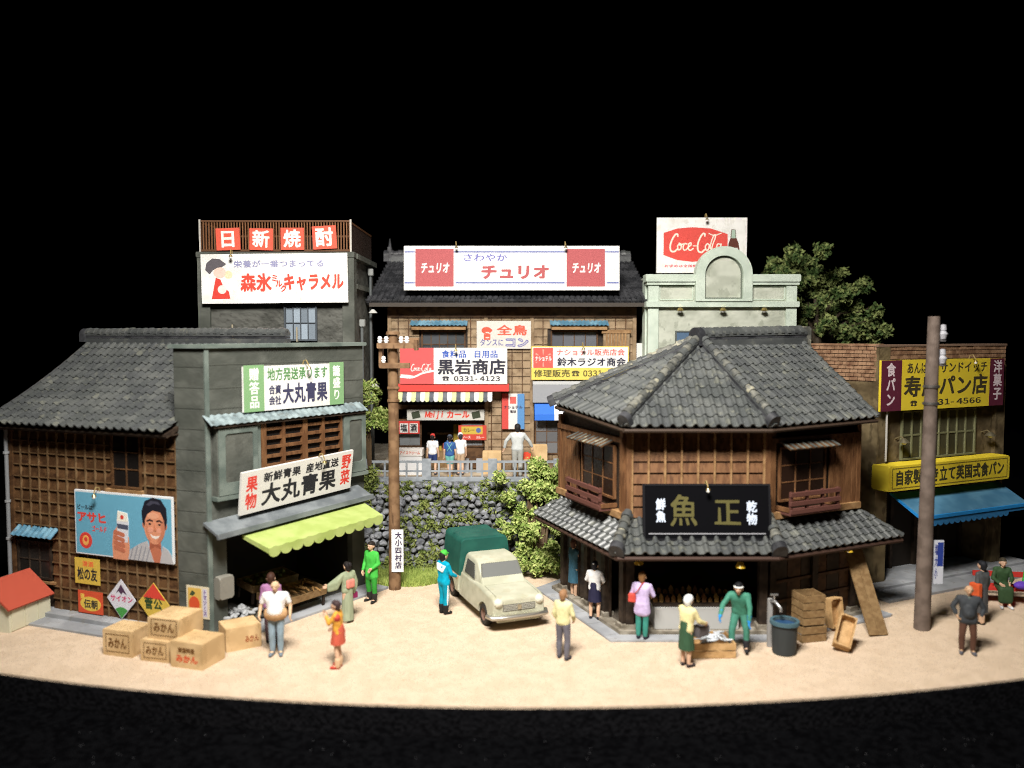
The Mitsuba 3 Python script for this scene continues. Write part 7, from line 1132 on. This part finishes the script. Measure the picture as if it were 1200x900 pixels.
# ---------------------------------------------------------------- people
SPH = trimesh.creation.icosphere(1).vertices
def hu(*cr): return manifold3d.Manifold.hull_points(np.vstack([np.array(c) + SPH * r for c, r in cr]).astype(np.float32))
def union(ms): return manifold3d.Manifold.batch_boolean(ms, manifold3d.OpType.Add)
def smoothed(m, ln=.035, it=8):
    v, f = unman(m.refine_to_length(ln)); t = trimesh.Trimesh(v, f, process=False); trimesh.smoothing.filter_taubin(t, lamb=.5, nu=.52, iterations=it); return t.vertices, t.faces
SKIN = (.62, .40, .27)
def person(label, x, y, yaw, z=0.0, h=1.62, top=(.5, .5, .5), bottom=('trousers', (.2, .2, .2)), shoes=(.02, .02, .02), hair=(.015, .012, .012), bun=False, bald=False, hat=None, cap=None, brim=False, arms=(None, None), lean=0, stride=(0, 0),
           short=False, gloves=None, long_coat=0.0, belly=0.0, collar=None, skin=SKIN, sit=False, head_turn=0, spread=.085, socks=None, wide=1.0, scarf=None, vest=False):
    k = thing('person', label, 'person')
    S_ = h / 1.65; M = at(x, y, z) @ rotz(yaw) @ scl(S_, S_, S_)
    la = math.radians(lean); hipz = .84 if not sit else .50
    def up(p):
        p = np.array(p, float); q = p - [0, 0, .88]; c, s = math.cos(la), math.sin(la)
        return np.array([q[0], q[1] * c + q[2] * s, -q[1] * s + q[2] * c]) + [0, 0, .88 - (.84 - hipz)]
    W = wide
    J = {}
    for s, n_ in ((-1, 'l'), (1, 'r')):
        st = stride[0] if s < 0 else stride[1]
        J['hip' + n_] = np.array([s * .085, 0, hipz])
        if sit: J['knee' + n_] = np.array([s * .10, .40, hipz + .02]); J['ank' + n_] = np.array([s * .10, .40 + st, .08])
        else: J['knee' + n_] = np.array([s * (spread + .005), st * .55 + .03, .46]); J['ank' + n_] = np.array([s * spread, st, .075])
        J['toe' + n_] = J['ank' + n_] + [s * .03, .15, -.035]
        J['sh' + n_] = up([s * .165 * W, 0, 1.335])
        a = arms[0 if s < 0 else 1] or ((s * .05, -.02, -.26), (s * .07, .06, -.49))
        J['el' + n_] = J['sh' + n_] + np.array(a[0]); J['wr' + n_] = J['sh' + n_] + np.array(a[1])
    pel = [up([-.065 * W, 0, .90]), up([.065 * W, 0, .90])]; wst = [up([-.06 * W, .0, 1.06]), up([.06 * W, .0, 1.06])]; che = [up([-.095 * W, .0, 1.26]), up([.095 * W, .0, 1.26])]; nk = up([0, .0, 1.40]); hd = up([0, .02, 1.545])
    ht = math.radians(head_turn)
    def hdp(p): p = np.array(p, float); c, s = math.cos(ht), math.sin(ht); return hd + [p[0] * c - p[1] * s, p[0] * s + p[1] * c, p[2]]
    def torso(g, to=.88):
        return [hu((pel[0], .095 + g), (pel[1], .095 + g), (wst[0], .085 + g), (wst[1], .085 + g)), hu((wst[0], .085 + g), (wst[1], .085 + g), (che[0], .09 + g), (che[1], .09 + g)), hu((che[0], .09 + g), (che[1], .09 + g), (J['shl'], .05 + g), (J['shr'], .05 + g), (nk - [0, 0, .03], .045 + g * .5))]
    def arm(n_, g, end=1.0):
        e, w = J['el' + n_], J['wr' + n_]; w = e + (w - e) * end
        return [hu((J['sh' + n_], .050 + g), (e, .040 + g)), hu((e, .040 + g), (w, .030 + g))]
    def leg(n_, g, a=0.0):
        kn, an = J['knee' + n_], J['ank' + n_]
        return [hu((J['hip' + n_], .085 + g), (kn, .056 + g)), hu((kn, .056 + g), (kn * .6 + an * .4 - [0, .015, 0], .054 + g)), hu((kn * .6 + an * .4 - [0, .015, 0], .054 + g), (an + [0, 0, a], .040 + g))]
    # the body: one continuous skin
    parts = torso(0) + arm('l', 0) + arm('r', 0) + leg('l', 0) + leg('r', 0)
    for n_ in 'lr': parts.append(hu((J['ank' + n_], .04), (J['toe' + n_], .035)))
    parts += [hu((nk - [0, 0, .04], .048), (hd - [0, .02, .06], .045)), hu((hdp([0, -.012, .01]), .092), (hdp([0, .03, .015]), .080), (hdp([0, .045, -.07]), .045)), hu((hdp([0, .10, -.005]), .012), (hdp([0, .118, -.03]), .014)), hu((hdp([0, .085, -.065]), .014), (hdp([.02, .08, -.065]), .010), (hdp([-.02, .08, -.065]), .010))]
    for s in (-1, 1): parts.append(hu((hdp([s * .088, -.01, .0]), .016), (hdp([s * .09, -.015, -.03]), .012)))
    body = smoothed(union(parts), .032, 6)
    hands = []
    for s, n_ in ((-1, 'l'), (1, 'r')):
        d = J['wr' + n_] - J['el' + n_]; d /= np.linalg.norm(d); a = np.cross(d, [s * 1.0, 0, 0.01]); a /= np.linalg.norm(a); b = np.cross(a, d); w = J['wr' + n_]
        pc = w + d * .085; hh = [hu((w, .028), (pc + a * .028, .017), (pc - a * .028, .017))]
        for i, L in enumerate((.062, .075, .070, .052)):
            r0 = pc + a * (.030 - .020 * i); m1 = r0 + d * L * .55 - b * s * .010; m2 = m1 + d * L * .45 - b * s * .030; hh.append(hu((r0, .0115), (m1, .0105))); hh.append(hu((m1, .0105), (m2, .009)))
        t0 = w + d * .035 + a * .028; t1 = t0 + d * .035 + a * .032 - b * s * .012; hh += [hu((t0, .013), (t1, .012)), hu((t1, .012), (t1 + d * .03 - b * s * .012, .010))]
        hands.append(union(hh))
    bm = man(body) + (union(hands) if gloves is None else hands[0] ^ manifold3d.Manifold())
    add('body', unman(bm), skin, k, M, smooth=True)
    if gloves is not None: add('gloves', unman(union([q.translate([0, 0, 0]) for q in hands] + [hu((J['wr' + n_], .042), (J['el' + n_] * .45 + J['wr' + n_] * .55, .05)) for n_ in 'lr'])), ('gloss', gloves), k, M, smooth=50)
    kind, bc = bottom[:2]; hem = bottom[2] if len(bottom) > 2 else .55
    if kind in ('trousers', 'shorts'):
        ps = [hu((pel[0], .107), (pel[1], .107), (wst[0] * .6 + pel[0] * .4, .098), (wst[1] * .6 + pel[1] * .4, .098)), hu((pel[0], .105), (pel[1], .105), (J['hipl'], .095), (J['hipr'], .095))]
        for n_ in 'lr':
            if kind == 'trousers': ps += leg(n_, .018, .02)
            else: ps += [hu((J['hip' + n_], .105), (J['hip' + n_] * .35 + J['knee' + n_] * .65, .092))]
        add(kind, smoothed(union(ps), .04, 5), bc, k, M, smooth=True)
    else:
        # a skirt or robe as a folded bell
        n = 36; secs = []
        zs = np.linspace(hem, 1.08, 8)[::-1]
        c0 = (J['kneel'] + J['kneer']) / 2; ca = (J['ankl'] + J['ankr']) / 2
        for zz in zs:
            t = (1.08 - zz) / (1.08 - hem); rx = .135 + (.055 if kind == 'skirt' else .035 if kind == 'robe' else .08) * t ** .6; ry = .115 + (.06 if kind != 'robe' else .045) * t ** .6
            cy = (c0[1] * .6 * t) if not sit else 0
            th = np.arange(n) * 2 * np.pi / n; fold = 1 + .05 * t * np.sin(th * 9)
            secs.append(np.stack([rx * fold * np.cos(th), ry * fold * np.sin(th) + cy, np.full(n, zz - (.84 - hipz))], -1))
        if sit: ps = [hu((pel[0], .12), (pel[1], .12), (J['kneel'], .10), (J['kneer'], .10)), hu((J['kneel'], .10), (J['kneer'], .10), (J['ankl'] + [0, 0, .14], .09), (J['ankr'] + [0, 0, .14], .09))]; add(kind, smoothed(union(ps), .04, 5), bc, k, M, smooth=True)
        else: add(kind, loft(secs), bc, k, M, smooth=60)
    if top is not None:
        ps = torso(.022); cut = .55 if short else .96
        if not vest: ps += [q for n_ in 'lr' for q in arm(n_, .016, cut)] if not short else [hu((J['sh' + n_], .068), (J['sh' + n_] * .35 + J['el' + n_] * .65, .060)) for n_ in 'lr']
        if long_coat: ps.append(hu((pel[0], .125), (pel[1], .125), (pel[0] - [.01, -.01, long_coat], .125), (pel[1] + [.01, .01, -long_coat], .125)))
        if belly: ps.append(hu((up([0, .06, 1.0]), .13 + belly), (up([0, .05, 1.12]), .12 + belly * .6)))
        t = smoothed(union(ps), .034, 5); v = np.array(t[0]); v += .016 * (meshkit.noise(v * [17, 17, 10])[:, None] - .5) * [1, 1, .2]
        add('jacket', (v, t[1]), top, k, M, smooth=True)
    if collar is not None: add('collar', smoothed(union([hu((nk - [.05, 0, .02], .045), (nk + [.05, 0, -.02], .045), (nk + [0, .04, -.05], .04))]), .03, 4), collar, k, M, smooth=True)
    for n_ in 'lr':
        add('shoe', smoothed(hu((J['ank' + n_] - [0, .02, .02], .048), (J['toe' + n_] - [0, 0, .0], .042), (J['ank' + n_] + [0, .0, -.035], .042)), .03, 3), shoes, k, M, smooth=True)
        if socks is not None: add('sock', smoothed(union([hu((J['ank' + n_], .066), (J['ank' + n_] * .6 + J['knee' + n_] * .4 + [0, -.01, 0], .080))]), .04, 3), socks, k, M, smooth=True)
    if not bald and hair is not None:
        hs = [hu((hdp([0, -.03, .035]), .100), (hdp([0, .02, .055]), .080)), hu((hdp([0, -.045, .02]), .095), (hdp([0, -.05, -.06]), .072))]
        if bun: hs.append(hu((hdp([0, -.11, .08]), .055), (hdp([0, -.13, .05]), .05)))
        add('hair', smoothed(union(hs), .03, 4), hair, k, M, smooth=True)
    if cap is not None:
        hs = [hu((hdp([0, -.01, .055]), .106), (hdp([0, .0, .075]), .095))]
        hs.append(hu((hdp([-.05, .11, .06]), .012), (hdp([.05, .11, .06]), .012), (hdp([-.07, .07, .065]), .014), (hdp([.07, .07, .065]), .014), (hdp([0, .15, .05]), .010)) if brim else hu((hdp([0, -.01, .04]), .108)))
        add('cap', smoothed(union(hs), .03, 3), cap, k, M, smooth=True)
    if hat is not None: add('headscarf', smoothed(union([hu((hdp([0, -.03, .03]), .112), (hdp([0, -.0, .05]), .10)), hu((hdp([0, -.05, .0]), .10), (hdp([0, -.04, -.08]), .075))]), .03, 4), hat, k, M, smooth=True)
    ey = [ell(hdp([s * .033, .098, .012]), .011, 1) for s in (-1, 1)]
    add('eyes', join(ey), (.03, .02, .02), k, M, smooth=True)
    add('mouth', hull(np.array([hdp([a * .022, .112 - abs(a) * .006, -.058 + b * .004]) for a in (-1, 0, 1) for b in (-1, 1)] + [hdp([0, .08, -.058])])), (.42, .12, .10), k, M)
    J['M'], J['k'], J['pel'], J['nk'], J['hd'] = M, k, pel, nk, hd
    return J
def bag(J, label, c, r, col, strap=None, name='handbag', box_=True):
    """a bag held or worn by a person: a thing of its own"""
    k = thing(name, label, 'bag'); M = J['M']
    add('body', smoothed(hu(*[((c[0] + sx * r[0], c[1] + sy * r[1], c[2] + sz * r[2]), .022) for sx in (-1, 1) for sy in (-1, 1) for sz in (-1, 1)]), .03, 4), col, k, M, smooth=True)
    if strap: add('strap', tube(strap, .012, 6), col, k, M, smooth=True)

GRN, TEAL = (.06, .44, .06), (.0, .26, .42)
person('woman with brown hair in a purple top, half hidden behind the bald man', -5.74, 20.0, 8, h=1.68, top=(.30, .14, .27), bottom=('trousers', (.10, .06, .07)), hair=(.05, .022, .014))
person('bald stout man in a white shirt and pale blue trousers in front of the greengrocer', -5.42, 19.25, 185, h=1.74, top=(.76, .74, .72), bottom=('trousers', (.24, .32, .38)), shoes=(.16, .20, .24), bald=True, wide=1.35, belly=.06, skin=(.62, .42, .26), short=True, arms=(((-.09, -.02, -.24), (-.10, .10, -.40)), ((.10, -.02, -.24), (.10, .12, -.38))), lean=4)
add('waistband', smoothed(hu(((-.11, .03, .93), .150), ((.11, .03, .93), .150), ((0, .07, .95), .180), ((0, -.02, .95), .155)), .04, 4), (.50, .31, .16), 'person_001', at(-5.42, 19.25, 0) @ rotz(185) @ scl(1.055, 1.055, 1.055), smooth=True)
J = person('woman in a sage green kimono with a salmon sash and black hair in a bun', -4.20, 21.45, 52, h=1.55, top=(.27, .31, .20), bottom=('robe', (.29, .33, .22), .08), shoes=(.68, .68, .62), bun=True, arms=(((-.14, .06, -.17), (-.26, .24, -.26)), ((.08, -.02, -.26), (.06, .06, -.46))), wide=1.15)
M = J['M']
add('sash', smoothed(union([hu(((-.07, 0, 1.03), .118), ((.07, 0, 1.03), .118), ((-.07, 0, 1.14), .118), ((.07, 0, 1.14), .118))]), .04, 4), (.30, .34, .23), J['k'], M, smooth=True)
add('sash_knot', smoothed(hu(((-.09, -.12, 1.02), .05), ((.09, -.12, 1.02), .05), ((-.09, -.12, 1.16), .05), ((.09, -.12, 1.16), .05)), .03, 4), (.62, .22, .17), J['k'], M, smooth=True)
for s, n_ in ((-1, 'l'), (1, 'r')): add('sleeve', smoothed(hu((J['sh' + n_], .07), (J['el' + n_], .065), (J['wr' + n_], .055), (J['el' + n_] - [0, 0, .16], .045), (J['wr' + n_] - [0, 0, .14], .04)), .04, 4), (.27, .31, .20), J['k'], M, smooth=True)
bag(J, 'small purple handbag held by the woman in the kimono', (J['wrr'][0] + .02, J['wrr'][1] + .02, J['wrr'][2] - .20), (.10, .04, .06), (.26, .02, .10), strap=[J['wrr'] + [0, .0, -.12], J['wrr'] + [.02, .02, -.05], J['wrr'] + [.06, .04, -.12]])
J = person('woman in an orange yellow dress and red shawl in the street, seen in profile', -3.83, 18.47, 84, h=1.50, top=(.68, .33, .05), bottom=('dress', (.52, .10, .06), .62), shoes=(.48, .06, .04), hair=(.05, .03, .03), arms=(((-.02, .14, -.18), (.02, .22, -.02)), ((.05, .06, -.24), (.02, .16, -.36))), socks=(.62, .42, .26), lean=4)
add('shawl', smoothed(union([hu(((-.15, 0, 1.30), .09), ((.02, .03, 1.08), .12)), hu(((.02, .03, 1.08), .12), ((.10, .0, .86), .14))]), .04, 4), (.56, .07, .05), J['k'], J['M'], smooth=True)
person('woman in a bright green coat, green trousers and black boots by the wooden pole', -3.86, 23.15, 150, h=1.66, top=GRN, bottom=('trousers', (.03, .24, .03)), shoes=(.02, .02, .02), socks=(.025, .022, .02), hair=(.02, .015, .012), long_coat=.18, arms=(((-.08, .02, -.25), (.02, .16, -.36)), ((.08, -.02, -.26), (.06, .10, -.46))), spread=.12, stride=(.05, -.04))
J = person('worker in a turquoise jacket with a white stripe and a green cap, beside the pickup', -1.80, 22.1, -48, h=1.66, top=(.0, .32, .48), bottom=('trousers', (.0, .26, .38)), shoes=(.015, .015, .015), socks=(.015, .015, .015), cap=(.06, .42, .05), brim=True, arms=(((-.06, .10, -.24), (-.02, .30, -.32)), ((.06, .08, -.24), (.02, .26, -.34))), long_coat=.06)
add('back_stripe', smoothed(hu((J['shl'] + [0, -.075, .0], .022), (J['shr'] + [0, -.075, -.03], .022), ((.10, -.115, 1.16), .02), ((-.10, -.115, 1.20), .02)), .03, 3), (.72, .74, .74), J['k'], J['M'], smooth=True)
add('leg_stripe', smoothed(hu(((.178, 0, .80), .010), ((.160, .03, .46), .010), ((.138, 0, .16), .010), ((.165, .03, .80), .010)), .03, 2), (.70, .72, .72), J['k'], J['M'], smooth=True)
person('man in a pale yellow jacket and grey trousers alone in the street, from behind', 1.16, 18.98, -28, h=1.58, top=(.66, .62, .34), bottom=('trousers', (.13, .125, .15)), shoes=(.05, .05, .065), hair=(.30, .16, .08), spread=.11, stride=(.02, -.05), arms=(((-.07, .0, -.26), (-.02, .12, -.46)), ((.08, .02, -.24), (.03, .18, -.40))))
person('woman in a sleeveless teal dress reaching towards the side window of the fish shop', 1.72, 23.35, -62, h=1.62, top=(.05, .14, .20), vest=True, bottom=('skirt', (.045, .13, .19), .45), hair=(.10, .045, .03), scarf=None, arms=(((-.04, .10, -.24), (-.02, .24, -.38)), ((.05, .10, -.24), (.0, .30, -.40))), z=.05)
J = person('girl in a white blouse and dark navy skirt by the fish shop corner', 2.12, 21.55, -24, h=1.50, top=(.66, .66, .66), bottom=('skirt', (.018, .018, .045), .52), shoes=(.02, .02, .03), hair=(.012, .012, .016), spread=.11, arms=(((-.09, .04, -.22), (-.02, .17, -.30)), ((.09, .04, -.22), (.02, .17, -.30))), z=.045)
add('hair_clip', ell(J['nk'] + [.0, -.125, .22], (.02, .012, .015), 1), ('gloss', (.8, .8, .8)), J['k'], J['M'], smooth=True)
J = person('woman in a lavender coat and green trousers facing the fish counter', 3.12, 20.12, -24, h=1.62, top=(.50, .41, .64), bottom=('trousers', (.04, .22, .18)), shoes=(.02, .02, .035), hair=(.26, .13, .05), long_coat=.22, arms=(((-.09, .02, -.25), (-.02, .14, -.36)), ((.09, .05, -.23), (.02, .22, -.30))), z=.05, wide=1.1)
bag(J, 'small red shoulder bag on the lavender coat', (-.22, -.09, 1.03), (.07, .05, .08), (.52, .07, .05), strap=[(-.20, -.10, 1.1), (-.06, -.16, 1.25), (.02, -.09, 1.40), (.06, .0, 1.42)])
J = person('woman in a yellow cardigan, white headscarf and dark green skirt, buying fish from the crate', 3.86, 18.55, -52, h=1.58, top=(.70, .62, .32), bottom=('skirt', (.035, .085, .045), .42), shoes=(.03, .025, .03), hat=(.74, .74, .73), hair=None, arms=(((-.06, .12, -.22), (.04, .30, -.26)), ((.08, .10, -.23), (.06, .32, -.32))), wide=1.12, lean=6, socks=None)
bag(J, 'dark grey shopping bag held out over the fish crate', (.10, .38, .80), (.10, .17, .10), (.10, .09, .095), name='shopping_bag')
J = person('fishmonger in a green oilskin with blue gloves and a white headband, bending over his crate', 5.28, 19.42, 158, h=1.72, top=(.055, .22, .15), bottom=('trousers', (.06, .22, .16)), shoes=(.02, .02, .024), socks=(.025, .025, .03), hair=(.012, .012, .014), gloves=(.02, .24, .60), lean=24, spread=.15, stride=(.02, .14), arms=(((-.06, .12, -.26), (-.06, .20, -.50)), ((.14, .16, -.20), (.16, .40, -.38))), wide=1.12, z=.045)
add('headband', ell(J['hd'] + [0, .012, .035], (.108, .114, .030), 2), (.72, .72, .70), J['k'], J['M'], smooth=True)
person('elderly man in an open charcoal coat and brown trousers on the right of the street', 10.52, 19.32, 162, h=1.60, top=(.045, .05, .056), bottom=('trousers', (.10, .048, .032)), shoes=(.10, .10, .12), bald=True, wide=1.25, belly=.03, long_coat=.08, collar=(.10, .12, .11), arms=(((-.13, -.02, -.22), (-.06, .05, -.38)), ((.13, -.02, -.22), (.06, .05, -.38))), spread=.12, skin=(.56, .36, .22))
J = person('woman in a dark grey suit with an orange bag walking behind the elderly man', 11.95, 21.35, 25, h=1.60, top=(.075, .08, .082), bottom=('skirt', (.07, .07, .072), .32), hair=(.015, .016, .02), socks=(.55, .36, .24), stride=(-.08, .1), spread=.06)
bag(J, 'orange red shoulder bag carried by the woman in the dark suit', (-.27, -.02, .93), (.05, .12, .17), (.60, .10, .03))
person('woman in dark green clothes and white shoes sitting on the red bench', 13.36, 22.95, 168, h=1.62, top=(.035, .075, .03), bottom=('skirt', (.035, .07, .03), .4), shoes=(.66, .66, .68), hair=(.05, .04, .025), sit=True, arms=(((-.08, .06, -.24), (.04, .26, -.30)), ((.08, .06, -.24), (-.02, .28, -.32))), lean=8)
person('person in a bright green jacket bending forward on the bench at the right edge', 14.1, 22.85, 168, h=1.62, top=(.05, .36, .06), bottom=('trousers', (.05, .05, .07)), shoes=(.62, .62, .64), hair=(.015, .013, .013), sit=True, lean=22, arms=(((-.08, .10, -.22), (.02, .30, -.26)), ((.08, .10, -.22), (-.02, .30, -.26))))
solo('cloth_bundle', [ell((13.72, 22.58, .62), (.22, .14, .11), 2)], (.12, .05, .42), 'violet cloth bundle between the two sitters on the red bench', 'cloth', smooth=True)
ZT = 2.704
person('boy in a white shirt and red cap at the railing of the upper street', -2.62, 28.0, -8, z=ZT, h=1.34, top=(.72, .72, .73), bottom=('shorts', (.03, .05, .15)), shoes=(.06, .06, .08), cap=(.58, .05, .04), short=True, spread=.10)
J = person('child in blue and mint overalls and a grey cap, middle of the three children', -2.02, 27.55, -4, z=ZT, h=1.36, top=(.03, .09, .26), bottom=('shorts', (.14, .40, .36)), shoes=(.60, .38, .04), cap=(.05, .06, .08), short=True, spread=.05)
for a, b in ((-1, 1), (1, -1)): add('shoulder_strap', tube([(a * .10, -.115, 1.36), (0, -.128, 1.20), (b * .09, -.125, 1.05)], .014, 6), (.18, .46, .44), J['k'], J['M'], smooth=True)
person('child in a white shirt and white cap, right of the three children', -1.70, 27.95, 14, z=ZT, h=1.38, top=(.72, .72, .72), bottom=('shorts', (.48, .34, .22)), shoes=(.08, .07, .07), hair=(.03, .03, .04), cap=(.66, .66, .67), short=True, spread=.08)
person('man in pale grey work clothes on the upper street, arms held out', .18, 27.45, 0, z=ZT, h=1.74, top=(.50, .52, .51), bottom=('trousers', (.36, .36, .33)), shoes=(.08, .08, .08), hair=(.02, .018, .018), arms=(((-.17, .04, -.20), (-.22, .10, -.42)), ((.17, .04, -.20), (.26, .12, -.38))), wide=1.1)
